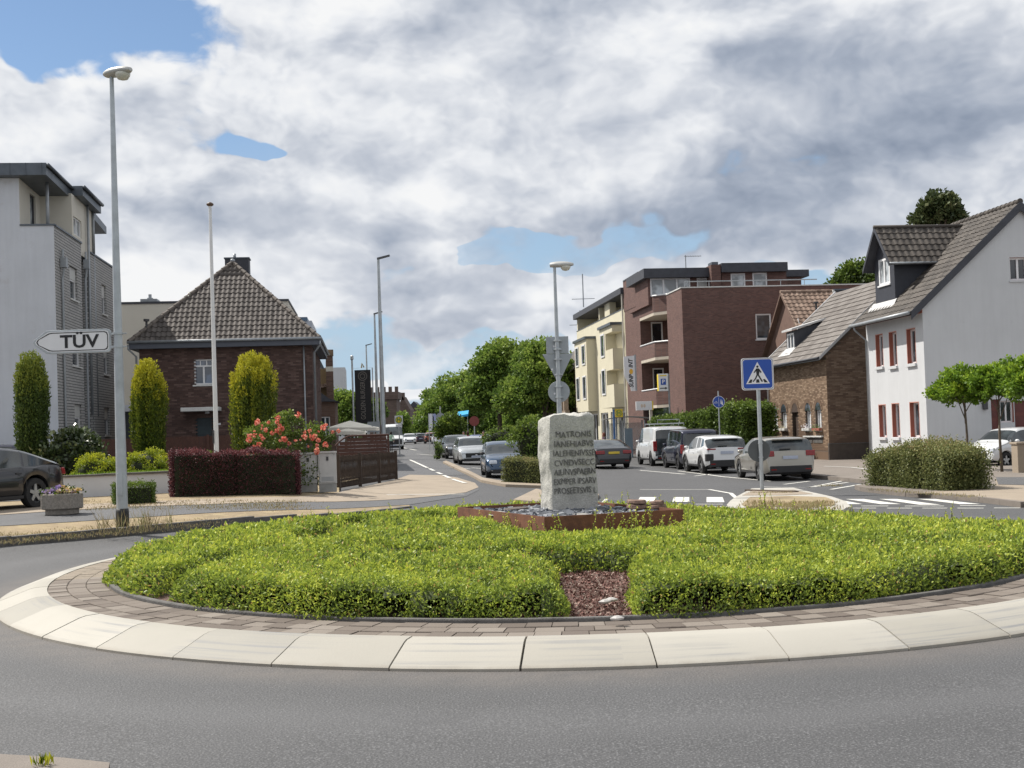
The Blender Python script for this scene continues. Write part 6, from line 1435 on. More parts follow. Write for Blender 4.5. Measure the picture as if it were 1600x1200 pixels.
# two electricity cabinets
mtc = mat('cabinet_polyester', (.50, .50, .49), .6, .08, 3, .1, 50, dirt=((.20, .20, .20), 2.6, .56))
for (x0, x1, y0, y1, yb, lb) in ((465, 495, 709, 767, 776, 'left grey electricity cabinet, half covered by hedge shade'), (496, 525, 707, 760, 776, 'right grey electricity cabinet next to the picket fence')):
    o_ = at((x0), 32.3, .1); wd = (x1-x0-1)*32.3/1900; hh = W(x0, y0, 32.3).z; h = thing('electricity_cabinet', lb, 'cabinet', (o_.x, o_.y, o_.z), TH); zb_ = o_.z + .22
    m = MB(); m.ob((o_.x, o_.y), EB, .01, wd-.01, -.32, -.01, o_.z, zb_); m.build('plinth', mat('cabinet_base', (.30, .30, .29), .8, .2, 4, dirt=((.12, .12, .12), 3, .55)), h)
    m = MB(); m.ob((o_.x, o_.y), EB, 0, wd, -.34, 0, zb_+.004, hh-.03); m.build('body', mtc, h, bevel=.012)
    m = MB(); m.ob((o_.x, o_.y), EB, .03, wd-.03, .002, .014, zb_+.04, hh-.09); dd = m.build('door', mtc, h, bevel=.006)
    m = MB(); m.ob((o_.x, o_.y), EB, -.015, wd+.015, -.36, .03, hh-.03, hh+.02); m.build('lid', mtc, h, bevel=.01)
    m = MB(); m.ob((o_.x, o_.y), EB, wd*.45, wd*.58, .014, .03, hh-.22, hh-.12); m.build('handle', M_FRAMED, dd)
    for k in range(4): m = MB(); m.ob((o_.x, o_.y), EB, .08, wd-.08, .014, .02, zb_+.08+k*.03, zb_+.095+k*.03); m.build('vent_slot', M_GUT, dd)

# picket fence: two rails, crossed half-round pickets
a, b = at(527, 35.5, .0), at(618, 43, .0); u = (b-a).xy.normalized(); u = (u.x, u.y); ln = (b-a).xy.length
h = thing('picket_fence', 'dark brown crossed picket fence right of the grey cabinets', 'fence', tuple(a)); M_PICK = mat('dark_stained_wood', (.055, .038, .028), .85, .3, 6, .3, 50)
for z_ in (.25, .8): m = MB(); m.ob((a.x, a.y), u, 0, ln, -.05, -.02, a.z+z_, a.z+z_+.06); m.build('rail', M_PICK, h)
for s_ in (.02, ln*.33, ln*.66, ln-.05): m = MB(); p = pt((a.x, a.y), u, s_); m.box(p[0]-.05, p[0]+.05, p[1]-.05, p[1]+.05, gz(*p)-.1, gz(*p)+1.05); m.build('post', M_PICK, h)
k = 0; x_ = .05; n = (u[1], -u[0])
while x_ < ln - .1:
    for sg in (-1, 1):
        m = MB(); p0 = pt((a.x, a.y), u, x_ - sg*.075); p1 = pt((a.x, a.y), u, x_ + sg*.075); zz = gz(*p0) + .06; d = .012*sg
        m.tube([(p0[0]+n[0]*d, p0[1]+n[1]*d, zz), (p1[0]+n[0]*d, p1[1]+n[1]*d, zz + .93 + R_.uniform(-.02, .03))], [.017, .014], 5); m.build('picket', M_PICK, h)
    x_ += .15
# arched privacy panel behind
M_PAN2 = mat('red_brown_board', (.075, .034, .027), .8, .15, 5, .2, 40)
o_ = at(519, 43, .1); x0, x1 = onwall((o_.x, o_.y), EB, 524, 690)[0], onwall((o_.x, o_.y), EB, 607, 690)[0]; h = thing('arched_fence_panel', 'red-brown wooden privacy panel with arched top behind the picket fence', 'fence', tuple(o_), TH)
for k in range(11):
    z0 = W(560, 717, 43).z + k*.125; zt_ = z0 + .118; z1 = W(560, 681, 43).z; f = (zt_ - (z1 - .35))/.35
    cut = 0 if f < 0 else .9*(1 - math.sqrt(max(0, 1 - f*f)))*1.0
    if z0 > z1: break
    m = MB(); m.ob((o_.x, o_.y), EB, x0 + .05 + cut, x1 - .06, -.03 + .004*(k % 2), 0, z0, min(zt_, z1)); m.build('board', M_PAN2, h)
m = MB(); m.ob((o_.x, o_.y), EB, x1-.05, x1+.03, -.06, .03, o_.z-.1, z1+.02); m.build('post', M_PAN2, h)
m = MB(); m.tube([(*pt((o_.x, o_.y), EB, x0 + (x1-x0)*t), z1 - .34*(max(0, 1 - t*3.2))**2 + .01) for t in [q/12 for q in range(13)]], .03, 6); m.build('top_rail', M_PAN2, h)
# dark fence in front of the villa
o_ = at(236, 45, .1); x1 = onwall((o_.x, o_.y), EB, 375, 690)[0]; h = thing('dark_garden_fence', 'low dark brown board fence in front of the villa behind the garden shrubs', 'fence', tuple(o_), TH); hz = W(300, 682, 45).z; k = 0; x_ = -2.2
while x_ < x1:
    m = MB(); m.ob((o_.x, o_.y), EB, x_, x_ + .145, -.025, 0, o_.z, hz + R_.uniform(-.01, .01)); m.build('board', M_PAN2, h); x_ += .152; k += 1
    if k % 14 == 0: m = MB(); m.ob((o_.x, o_.y), EB, x_-.04, x_+.05, .001, .06, o_.z, hz+.05); m.build('post', M_PAN2, h)
# white parasols of the restaurant
for (x0, x1, yt, yb, D, lb) in ((516, 590, 657, 668, 66, 'cream white square parasol behind the arched fence panel'), (528, 570, 669, 674, 60, 'lower cream parasol edge just above the arched fence panel')):
    a_, b_ = W(x0, yb, D), W(x1, yb, D); zt_ = W((x0+x1)/2, yt, D).z; cx, hw = (a_.x+b_.x)/2, (b_.x-a_.x)/2; h = thing('parasol', lb, 'parasol', (cx, D, 0))
    m = MB(); m.add([(cx-hw, D-hw*.7, a_.z), (cx+hw, D-hw*.7, b_.z), (cx+hw, D+hw*.7, b_.z), (cx-hw, D+hw*.7, a_.z), (cx-.2, D, zt_), (cx-hw, D-hw*.7, a_.z-.16), (cx+hw, D-hw*.7, b_.z-.16), (cx+hw, D+hw*.7, b_.z-.16), (cx-hw, D+hw*.7, a_.z-.16)], [(0, 1, 4), (1, 2, 4), (2, 3, 4), (3, 0, 4), (5, 6, 1, 0), (6, 7, 2, 1), (7, 8, 3, 2), (8, 5, 0, 3)]); m.build('canopy', mat('cream_canvas', (.84, .80, .70), .9, .05, 3), h)
    m = MB(); m.tube([(cx-.2, D, 0), (cx-.2, D, zt_)], .04, 8); m.build('pole', M_GUT, h)
    for k in range(4): m = MB(); m.tube([(cx-.2, D, zt_-.5), (cx + hw*(1 if k % 2 else -1)*.9, D + hw*.6*(1 if k > 1 else -1), a_.z)], .015, 4); m.build('rib', M_GUT, h)

# ================================================================== the standing stone in its rusty box
bx = [Vector((*p, 0)) for p in (BXF, BXR, BXB, BXL)]; zt = .60
h = thing('corten_planter', 'rusty steel edged bed full of dark slate chippings under the standing stone', 'planter box', ((BXF[0]+BXB[0])/2, (BXF[1]+BXB[1])/2, .25))
M_RUST = mat('corten_steel', (.205, .085, .05), .85, .3, 3, .15, 60, dirt=((.12, .052, .035), 2.2, .52), fine=40)
for i in range(4):
    a, b = bx[i], bx[(i+1) % 4]; u = (b-a).normalized(); m = MB(); m.ob((a.x, a.y), (u.x, u.y), (.0 if i % 2 else .022), (b-a).length - (.0 if i % 2 else .022), -.022, 0, .15, zt); m.build('side_plate', M_RUST, h)
m = MB(); m.prism([(p.x*.98 + .7*.02, p.y*.98 + 17.6*.02, .2) for p in bx], .30); m.build('fill', mat('dark_gravel', (.05, .052, .058), .95, .3, 12, .6, 50), h)
def inbox(x, y, mg=.08):
    pl = [BXF, BXR, BXB, BXL]
    return all(((pl[(i+1) % 4][1]-pl[i][1])*(x-pl[i][0]) - (pl[(i+1) % 4][0]-pl[i][0])*(y-pl[i][1])) / math.dist(pl[i], pl[(i+1) % 4]) < -mg for i in range(4))
M_SL = objrand('slate_chip', [(0, (.055, .06, .07)), (.5, (.13, .14, .16)), (1, (.27, .28, .30))], .7, .3, 60, 6); bases = []
for k in range(6):
    n = R_.randint(5, 7); pts = [(math.cos(2*math.pi*i/n)*R_.uniform(.7, 1.2), math.sin(2*math.pi*i/n)*R_.uniform(.5, 1.0), 0) for i in range(n)]; m = MB(); m.prism([(p[0]*.065, p[1]*.065, 0) for p in pts], .022); bases.append(m)
pool = []; cnt = 0; rest = MB()
while cnt < 1300:
    x_, y_ = R_.uniform(-1, 2.4), R_.uniform(15.9, 19.3)
    if not inbox(x_, y_): continue
    cnt += 1; k = cnt % 6; M_ = Matrix.Translation((x_, y_, .51 + R_.uniform(0, .035))) @ Matrix.Rotation(R_.uniform(0, 6.3), 4, 'Z') @ Matrix.Rotation(R_.gauss(0, .45), 4, 'X') @ Matrix.Scale(R_.uniform(.5, 1.35), 4)
    if cnt <= 280:
        if len(pool) < 6: q = bases[k].build('slate_piece', M_SL); pool.append(q)
        else: q = copyobj(pool[k])
        q.parent = h; q.matrix_basis = wm(h).inverted() @ M_
    else: rest.cr = R_.random(); rest.add([tuple(M_ @ Vector(v)) for v in bases[k].v], bases[k].f)
q = rest.build('slate_chippings', attrmat('slate_chips', [(0, (.055, .06, .07)), (.5, (.13, .14, .16)), (1, (.27, .28, .30))], .7), h); q['kind'] = 'stuff'
# loose big stones and flat slabs
def rock(name, label, p, s, mt, seed, rz=0, layers=1):
    rs = random.Random(seed); m = MB()
    for l in range(layers):
        n = 9; z0, z1 = l*s[2]/layers, (l+.96)*s[2]/layers; pr = [(math.cos(2*math.pi*i/n + .3*l)*rs.uniform(.8, 1.1), math.sin(2*math.pi*i/n + .3*l)*rs.uniform(.8, 1.1)) for i in range(n)]
        m.add([(x*s[0]*(1-.06*l), y*s[1], z0 + rs.uniform(-.01, .01)) for x, y in pr] + [(x*s[0]*.93*(1-.06*l), y*s[1]*.93, z1 + rs.uniform(-.015, .015)) for x, y in pr], [tuple(range(n))[::-1], tuple(range(n, 2*n))] + [(i, (i+1) % n, n+(i+1) % n, n+i) for i in range(n)])
    o = m.build(name, mt, bevel=.012); o.location = p; o.rotation_euler = (rs.uniform(-.05, .05), rs.uniform(-.05, .05), rz); return tag(o, label, 'stone')
M_BRS = mat('brown_stone', (.20, .13, .10), .9, .35, 9, .6, 40, dirt=((.30, .26, .20), 7, .55))
rock('brown_stone', 'layered brown natural stone lying right of the standing stone, larger left half', (1.72, 17.3, .52), (.17, .18, .19), M_BRS, 1, .3, 3)
rock('brown_stone', 'layered brown natural stone with a broken dark face, right end of the pair', (2.0, 17.2, .52), (.12, .14, .17), M_BRS, 2, .9, 3)
rock('flat_stone', 'flat dark stone slab lying left of the standing stone in the rusty bed', (.02, 18.15, .5), (.22, .16, .09), mat('dark_flat_stone', (.10, .085, .075), .9, .35, 9, .5, 40), 3, .2, 1)
for k, (x_, y_, lb) in enumerate(((.35, 16.5, 'thin pale slate slab lying near the front corner of the rusty bed'), (.95, 16.75, 'thin pale slate slab lying behind the right rusty edge'), (-.25, 17.6, 'thin pale slate slab lying by the left rusty edge'))):
    rock('slate_slab', lb, (x_, y_, .545), (.2, .13, .018), mat('pale_slate', (.30, .29, .27), .8, .2, 5), 10+k, .5*k)

def stele():
    A = G(860, 790, .5); A = Vector((.53, 17.75, 0)); ph = .33; u = (math.cos(ph), math.sin(ph)); v = (-math.sin(ph), math.cos(ph)); wd, dp, z0 = .71, .50, .50; hh = 1.42
    h = thing('inscribed_stone', 'weathered grey upright stone slab carved with a Roman inscription', 'monument', (A.x, A.y, z0))
    nx, ny, nz = 26, 12, 40; rs = np.random.RandomState(5)
    from mathutils import noise
    def disp(p):
        q = Vector(p)*3.2; n_ = noise.fractal(q, 1, 2, 5)*.018 + noise.fractal(q*4, 1, 2, 3)*.006; return n_
    idx = {}; vs = []; fs = []
    def top(a, b): return hh + .035*math.sin(a*3.2+.6) - .035*max(0, (a-.55)/.18)**2 - .03*max(0, (.16-a)/.16) + .02*math.sin(b*9+a*11) + .02*noise.noise(Vector((a*9, b*9, 0)))
    def V(i, j, k):
        key = (i, j, k)
        if key in idx: return idx[key]
        a, b = wd*i/nx, dp*j/ny; t = k/nz; z = t*top(a, b); P_ = Vector((a - wd/2, b - dp/2, z)); fr = P_.copy()
        n_ = Vector((-1 if i == 0 else (1 if i == nx else 0), -1 if j == 0 else (1 if j == ny else 0), 1 if k == nz else 0)); 
        c_ = sum(abs(x) for x in n_) > 1; e = disp(P_) * (1 if j else .45)
        if c_: e -= .006 + .016*max(0, noise.noise(P_*7 + Vector((5, 3, 1))))
        P_ += n_.normalized()*e if n_.length else Vector(); P_.x += .012*math.sin(z*5) * (1 if i in (0, nx) else 0) + (.02*(1-t) if i == nx else 0)
        w_ = (A.x + u[0]*(P_.x+wd/2) + v[0]*(P_.y+dp/2), A.y + u[1]*(P_.x+wd/2) + v[1]*(P_.y+dp/2), z0 + P_.z); idx[key] = len(vs); vs.append(w_); return idx[key]
    for i in range(nx):
        for k in range(nz): fs.append((V(i, 0, k), V(i+1, 0, k), V(i+1, 0, k+1), V(i, 0, k+1))); fs.append((V(i+1, ny, k), V(i, ny, k), V(i, ny, k+1), V(i+1, ny, k+1)))
    for j in range(ny):
        for k in range(nz): fs.append((V(0, j+1, k), V(0, j, k), V(0, j, k+1), V(0, j+1, k+1))); fs.append((V(nx, j, k), V(nx, j+1, k), V(nx, j+1, k+1), V(nx, j, k+1)))
    for i in range(nx):
        for j in range(ny): fs.append((V(i, j, nz), V(i+1, j, nz), V(i+1, j+1, nz), V(i, j+1, nz)))
    m = MB(); m.add(vs, fs); m.build('slab', mat('weathered_stone', (.50, .49, .455), .93, .2, 4, .7, 38, dirt=((.25, .245, .225), 3.5, .52), fine=50), h, smooth=True, auto=50)
    ml = mat('carved_letter', (.155, .152, .145), .95, .2, 20)
    for k, s in enumerate(('MATRONIS', 'IANEHIABVS', 'IALEHENIVSSE', 'CVNDVSECC', 'AILINVSPAERN', 'EXMPER IPSARV', 'PROSEETSVIS L')):
        w_ = {0: .56, 1: .61, 2: .65, 3: .63, 4: .65, 5: .66, 6: .66}[k]; cu = text(h, 'letters', s, (A.x, A.y), u, wd/2 + .01, z0 + hh - .265 - k*.137, .128, ml, .006, .010, sx=1, weight=-.001)
        xs = [Vector(q.co) for q in cu.data.vertices]; inv = wm(h); U = Vector((*u, 0)); tt = [(inv @ q - A).dot(U) for q in xs]; c0, w0 = (min(tt)+max(tt))/2, max(tt)-min(tt); f = w_/w0
        for q in cu.data.vertices:
            wq = inv @ q.co; t_v = (wq - A).dot(U); q.co = inv.inverted() @ (wq + U*((t_v - c0)*f + (wd/2 + .02) - t_v) + Vector((0, 0, .006*math.sin(t_v*23 + k))))
stele()
# ================================================================== street lamps, signs, shelter
M_GALV = mat('galvanised_steel', (.42, .45, .47), .5, .18, 2.5, .05, 60, metal=.55)
M_SIGNB = mat('sign_back_grey', (.34, .37, .39), .55, .12, 3, metal=.3)
M_BLUE = mat('traffic_blue', (.015, .07, .36), .35, .05, 3); M_WH = mat('sign_white', (.72, .72, .74), .4, .04, 3); M_BK = mat('sign_black', (.012, .012, .014), .5, 0)
M_LAMPH = mat('lamp_housing', (.46, .46, .44), .45, .15, 4, metal=.3); M_LENS = mat('lamp_lens', (.55, .54, .46), .2, .05, 5)
def lamp_egg(name, label, base, top, dirx, hw, group=None, black=False, r0=.10):
    h = thing(name, label, 'street lamp', tuple(base), 0, group); b, t = Vector(base), Vector(top)
    m = MB(); n = 6; m.tube([b.lerp(t, k/n) for k in range(n+1)], [r0 + (.038-r0)*k/n for k in range(n+1)], 16); m.build('pole', M_GALV, h, smooth=True, auto=60)
    if black:
        m = MB(); m.tube([b - Vector((0, 0, .1)), b + Vector((0, 0, .30)), b + Vector((0, 0, .36))], [r0+.012, r0+.012, r0+.004], 16); m.build('base_sleeve', mat('black_sleeve', (.02, .02, .022), .6, .2, 6, dirt=((.12, .06, .03), 6, .6)), h, smooth=True)
        m = MB(); m.ob((b.x, b.y), (1, 0), -.05, .05, r0-.02, r0+.006, b.z+.6, b.z+1.0); m.build('access_door', M_GALV, h)
    d = Vector(dirx).normalized(); s = Vector((-d.y, d.x, 0)); m = MB(); vs = []; fs = []; N_ = 14; R2 = 8
    for i in range(R2+1):
        f = i/R2; x = -.12 + (hw + .12)*f; w_ = .16*math.sin(math.pi*min(1, .16 + f*.80))**.6; 
        for k in range(N_):
            a = 2*math.pi*k/N_; zz = math.sin(a); zz = zz*.105*(1.0 if zz > 0 else .55); p = t + d*x + s*(w_*math.cos(a)) + Vector((0, 0, zz*math.sin(math.pi*min(1, .2+f*.75))**.5 + .02)); vs.append(tuple(p))
    for i in range(R2):
        for k in range(N_): fs.append((i*N_+k, i*N_+(k+1) % N_, (i+1)*N_+(k+1) % N_, (i+1)*N_+k))
    fs += [tuple(range(N_))[::-1], tuple(range(R2*N_, R2*N_+N_))]; m.add(vs, fs); hd = m.build('lamp_head', M_LAMPH, h, smooth=True, auto=70)
    m = MB(); c = t + d*(hw*.58) + Vector((0, 0, -.03)); m.lathe([(.02, -.11), (.09, -.09), (.13, -.03), (.14, .02)], tuple(c), 14); m.build('lens', M_LENS, hd, smooth=True)
    return h
lb = Vector((*G(192, 834, 0).xy, 0)); lb.z = gz(lb.x, lb.y) + .1
D = lb.y; tp = W(172, 118, D); tp.x = lb.x + .0
lh = lamp_egg('street_lamp', 'tall grey street lamp with black base carrying the arrow sign, at the left kerb', lb, (lb.x - .0, lb.y, W(172, 118, D).z), (.85, -.5, 0), .50, black=True, r0=.105)
# arrow signpost: lettering TÜV
def arrow():
    y = D + .0; px = D/1900; o_ = (lb.x - .13, y - .02); zc = 1.75 + (694 - 533)*px + .0; wd, hg = 122*px, 37*px
    h = thing('arrow_signpost', 'white arrow shaped direction sign pointing left with black letters on the lamp pole', 'sign', (lb.x, y, zc))
    def arrowpts(e, d): w_, h2 = wd - e, hg/2 - e; return [(o_[0] - e*.0 - .0 - (0 if e == 0 else e*.0) - e*.0, 0, 0)]
    def ap(e, dep):
        x1 = o_[0] - e; x0 = o_[0] - wd + e*1.5; h2 = hg/2 - e; c = .26 - e*.3; r = .06
        pts = [(x0, 0), (x0 + .03, .05), (x0 + c - .02, h2 - .01), (x0 + c + .04, h2), (x1 - r, h2), (x1 - r*.3, h2 - r*.3), (x1, h2 - r), (x1, -h2 + r), (x1 - r*.3, -h2 + r*.3), (x1 - r, -h2), (x0 + c + .04, -h2), (x0 + c - .02, -h2 + .01), (x0 + .03, -.05)]
        return [(x, y - .02 - dep, zc + z) for x, z in pts]
    m = MB(); m.prism(ap(0, 0), .05, (0, 1, 0)); m.build('frame', M_GALV, h, bevel=.006)
    m = MB(); m.prism(ap(.030, .004), .006, (0, 1, 0)); m.build('face', M_WH, h)
    m = MB(); A_, B_ = ap(.045, .007), ap(.060, .007); n = len(A_)
    for i in range(n): m.quad(A_[i], A_[(i+1) % n], B_[(i+1) % n], B_[i])
    m.build('border', M_BK, h)
    t_ = text(h, 'lettering', 'TÜV', (o_[0] - wd, y - .029), (1, 0), wd*.60, zc - .010, .325, M_BK, .002, 0, sx=1.12, weight=.008)
    for dz in (-.12, .12): m = MB(); m.tube([(lb.x, y, zc+dz-.02), (lb.x, y, zc+dz+.02)], .095, 14); m.ob((lb.x-.14, y+.01), (1, 0), 0, .09, 0, .03, zc+dz-.02, zc+dz+.02); m.tube([(lb.x+.09, y-.01, zc+dz), (lb.x+.16, y-.01, zc+dz)], .014, 6); m.build('clamp', M_GALV, h)
arrow()
# lamp in the middle with the backs of traffic signs
Dm = 33.; b = W(876, 700, Dm); b.z = gz(b.x, b.y); tz = W(868, 416, Dm).z
lamp_egg('street_lamp', 'grey street lamp behind the standing stone, with sign backs fixed to its pole', b, (b.x, Dm, tz), (1, -.12, 0), .52, r0=.085)
def signback(kind, label, x, zc, D_, r, mt, wd=None):
    h = thing('traffic_sign', label, 'traffic sign', (x, D_, zc)); m = MB()
    if kind == 'round': m.disc((x, D_, zc), (0, 1, 0), r, .025, 28)
    elif kind == 'tri': m.prism([(x-r, D_, zc+r*.86), (x+r, D_, zc+r*.86), (x+.05, D_, zc-r*.86), (x-.05, D_, zc-r*.86)][::-1], .02, (0, 1, 0))
    else: m.box(x-wd, x+wd, D_, D_+.02, zc-r, zc+r)
    m.build('plate', mt, h, bevel=.008)
    m = MB(); m.disc((x - r*.4, D_-.004, zc - r*.15), (0, -1, 0), .03, .004, 10); m.build('sticker', M_WH, h)
    for dz in (-r*.5, r*.5): m = MB(); m.box(x-.12, x+.12, D_-.05, D_-.002, zc+dz-.02, zc+dz+.02); m.tube([(x, D_-.1, zc+dz-.022), (x, D_-.1, zc+dz+.022)], .088, 12); m.build('clamp', M_GALV, h)
s_ = Dm/1900; yy = Dm + .10; xx = b.x
for kind, py0, py1, wp in (('sq', 525, 552, 17.5), ('tri', 552, 594, 24), ('round', 595, 629, 17.5)):
    zc = 1.75 + (669.5 - (py0+py1)/2)*s_; signback(kind, {'sq': 'grey back of a square sign, top one on the lamp pole behind the stone', 'tri': 'grey back of a triangular give way sign pointing down on the lamp pole', 'round': 'grey back of a round sign, lowest one on the lamp pole behind the stone'}[kind], xx + .01, zc, yy, (py1-py0)/2*s_ if kind != 'tri' else wp*s_, M_SIGNB, wp*s_)
# pedestrian crossing sign
def crossing():
    p = G(1191, 769, .1); D_ = p.y; s = D_/1900; zt = W(1190, 560, D_).z; h = thing('crossing_sign_post', 'grey post on the splitter island with a blue pedestrian crossing sign', 'sign', (p.x, p.y, p.z))
    m = MB(); m.tube([p, (p.x, p.y, zt - .1)], .055, 14); m.build('post', M_GALV, h, smooth=True, auto=60)
    cz = 1.75 + (659 - 584)*s; r = 25*s; x, y = p.x - .02, p.y - .08
    def rsq(r_, c=.07): return [(x + sx*(r_-c) + dx_*c, z) for sx, dx_, z in ()] 
    def rr(r_, dep, c=.07):
        pts = []
        for qx, qz, a0 in ((1, 1, 0), (-1, 1, 90), (-1, -1, 180), (1, -1, 270)):
            for k in range(5): a = D2R(a0 + k*22.5); pts.append((x + qx*(r_-c) + c*math.cos(a), y - dep, cz + qz*(r_-c) + c*math.sin(a)))
        return pts
    m = MB(); m.prism(rr(r, 0), .03, (0, 1, 0)); pl = m.build('plate', M_WH, h)
    m = MB(); m.prism(rr(r-.018, .003), .002, (0, 1, 0)); m.build('edge_line', M_BK, pl)
    m = MB(); m.prism(rr(r-.028, .006), .002, (0, 1, 0)); m.build('white_line', M_WH, pl)
    m = MB(); m.prism(rr(r-.045, .009), .002, (0, 1, 0)); m.build('blue_field', M_BLUE, pl)
    P = lambda a, b, d=.012: (x + a*r, y - d, cz + b*r)
    m = MB(); m.prism([P(-.74, -.62), P(.74, -.62), P(0, .74)], .002, (0, 1, 0)); m.build('white_triangle', M_WH, pl)
    m = MB(); D3 = .015; Q = lambda *pp: m.prism([P(a, b, D3) for a, b in pp], .002, (0, 1, 0))
    m.disc(P(0, .45, D3), (0, 1, 0), .075*r, .002, 14); Q((-.07, .34), (.09, .34), (.12, .10), (.07, -.06), (-.07, -.06), (-.09, .1))
    Q((-.08, .33), (-.02, .28), (-.13, .12), (-.22, .05), (-.25, .10)); Q((.06, .34), (.12, .30), (.24, .12), (.21, .02), (.15, .10), (.06, .24))
    Q((-.07, -.03), (.02, -.05), (-.10, -.30), (-.27, -.50), (-.34, -.48), (-.30, -.42), (-.18, -.28)); Q((.07, -.03), (-.02, -.06), (.10, -.28), (.22, -.50), (.30, -.50), (.30, -.44), (.19, -.26))
    for a0, a1 in ((-.62, -.40), (-.12, .10), (.40, .62)):
        k = .12 if a0 < -.3 else (-.12 if a0 > .3 else 0); Q((a0+ (.0 if k < 0 else 0), -.55), (a1 - (.0), -.55), (a1 + k - (.06 if k else .03), -.34), (a0 + k + (.04 if k else .03), -.34))
    m.build('pedestrian_symbol', M_BK, pl)
    h2 = thing('round_sign', 'dark grey back of a round traffic sign low on the crossing sign post', 'traffic sign', (p.x, p.y, 1.75 + (659-704)*s)); m = MB(); m.disc((p.x - .03, p.y + .06, 1.75 + (659-704)*s), (0, 1, 0), 17.5*s, .02, 30); m.build('plate', mat('dark_sign_back', (.07, .08, .085), .5, .1, 3), h2)
    m = MB()
    for dz in (-.18, .2): m.tube([(p.x, p.y, 1.75-45*s+dz-.02), (p.x, p.y, 1.75-45*s+dz+.02)], .066, 12)
    m.build('clamp', M_GALV, h2)
crossing()
# tall thin LED lamps along the left side of the street
for px, py, D_, lbl in ((591, 405, 58, 'tall slim grey street lamp with flat head, nearest of the row by the black banner'), (585, 491, 84, 'slim street lamp, second of the row behind the nearest slim lamp'), (572, 540, 114, 'slim street lamp, farthest of the row just above the black banner')):
    t = W(px, py, D_); s = D_/1900; zb = gz(t.x, t.y); h = thing('slim_street_lamp', lbl, 'street lamp', (t.x, t.y, zb), 0, 'slim lamps along the street')
    m = MB(); m.tube([(t.x, t.y, zb), (t.x, t.y, t.z*.5), (t.x, t.y, t.z)], [.13, .10, .06], 12); m.build('pole', M_GALV, h, smooth=True, auto=60)
    m = MB(); m.hexa([(t.x-.05, t.y-.12, t.z-.02), (t.x+.55, t.y-.14, t.z+.13), (t.x+.55, t.y+.14, t.z+.13), (t.x-.05, t.y+.12, t.z-.02), (t.x-.05, t.y-.12, t.z+.06), (t.x+.55, t.y-.14, t.z+.19), (t.x+.55, t.y+.14, t.z+.19), (t.x-.05, t.y+.12, t.z+.06)]); m.build('lamp_head', mat('dark_lamp_head', (.09, .095, .1), .5, .1, 3), h)
# flagpole
b = at(338, 36.3, .3); tz = W(322, 320, 36.3).z; h = thing('flagpole', 'white flagpole without flag in front of the brick villa', 'flagpole', tuple(b)); m = MB(); m.tube([b, (b.x, b.y, b.z + 3), (b.x, b.y, tz)], [.075, .065, .045], 14); m.build('pole', mat('white_pole', (.66, .67, .68), .5, .06, 3), h, smooth=True, auto=60)
m = MB(); m.lathe([(.03, -.06), (.10, -.02), (.11, .02), (.06, .06), (.01, .08)], (b.x, b.y, tz), 14); m.build('finial', mat('finial_bronze', (.10, .06, .04), .5, .2, 5), h, smooth=True); m = MB(); m.box(b.x-.085, b.x-.06, b.y-.09, b.y-.03, b.z + 1.1, b.z+1.5); m.build('cleat', M_FRAMED, h)
# black banner
def banner():
    D_ = 74.; s = D_/1900; x0, x1 = W(555, 620, D_).x, W(580, 620, D_).x; z1, z0 = W(567, 578, D_).z, W(567, 662, D_).z
    h = thing('advertising_banner', 'tall black advertising banner with vertical grey lettering in a steel frame', 'banner', ((x0+x1)/2, D_, gz(x0, D_)))
    m = MB(); m.box(x0, x1, D_-.03, D_+.03, z0, z1); m.build('banner_cloth', mat('black_banner', (.018, .017, .018), .8, .15, 3), h)
    m = MB(); m.tube([(x0-.12, D_, 0), (x0-.12, D_, z1+.12), (x1+.12, D_, z1+.12), (x1+.12, D_, 0)], .035, 8); m.build('frame', M_GALV, h)
    m = MB(); m.tube([((x0+x1)/2-.06, D_, z1+.12), ((x0+x1)/2-.02, D_, z1+.4), ((x0+x1)/2+.1, D_, z1+.16)], .05, 6); m.build('finial', mat('gold_finial', (.4, .33, .2), .5, .1, 4), h)
    text(h, 'lettering', 'GOLDEN BURGER', (x0, D_-.032), (1, 0), (x1-x0)*.5, z0 + (z1-z0)*.43, .40, mat('banner_letter_grey', (.20, .18, .16), .7, 0), .003, 0.003, rot=math.pi/2, sx=.72)
    m = MB(); c = ((x0+x1)/2, z1 - .38)
    for r_ in (.28, .16):
        for k in range(16):
            a0, a1 = 2*math.pi*k/16, 2*math.pi*(k+.8)/16; m.prism([(c[0]+r_*math.cos(a), D_-.04, c[1]+r_*math.sin(a)) for a in (a0, a1)] + [(c[0]+(r_-.04)*math.cos(a), D_-.04, c[1]+(r_-.04)*math.sin(a)) for a in (a1, a0)], .005, (0, 1, 0))
    m.build('emblem', mat('banner_letter_grey', (.20, .18, .16)), h)
    x = W(551, 600, 72).x; h2 = thing('thin_pole', 'thin grey pole standing just left of the black banner', 'pole', (x, 72, gz(x, 72))); m = MB(); m.tube([(x, 72, 0), (x, 72, W(551, 563, 72).z)], .055, 8); m.build('shaft', M_GALV, h2); m = MB(); m.lathe([(.04, 0), (.1, .06), (.09, .25), (.03, .3)], (x, 72, W(551, 563, 72).z), 8); m.build('cap', M_GALV, h2)
banner()
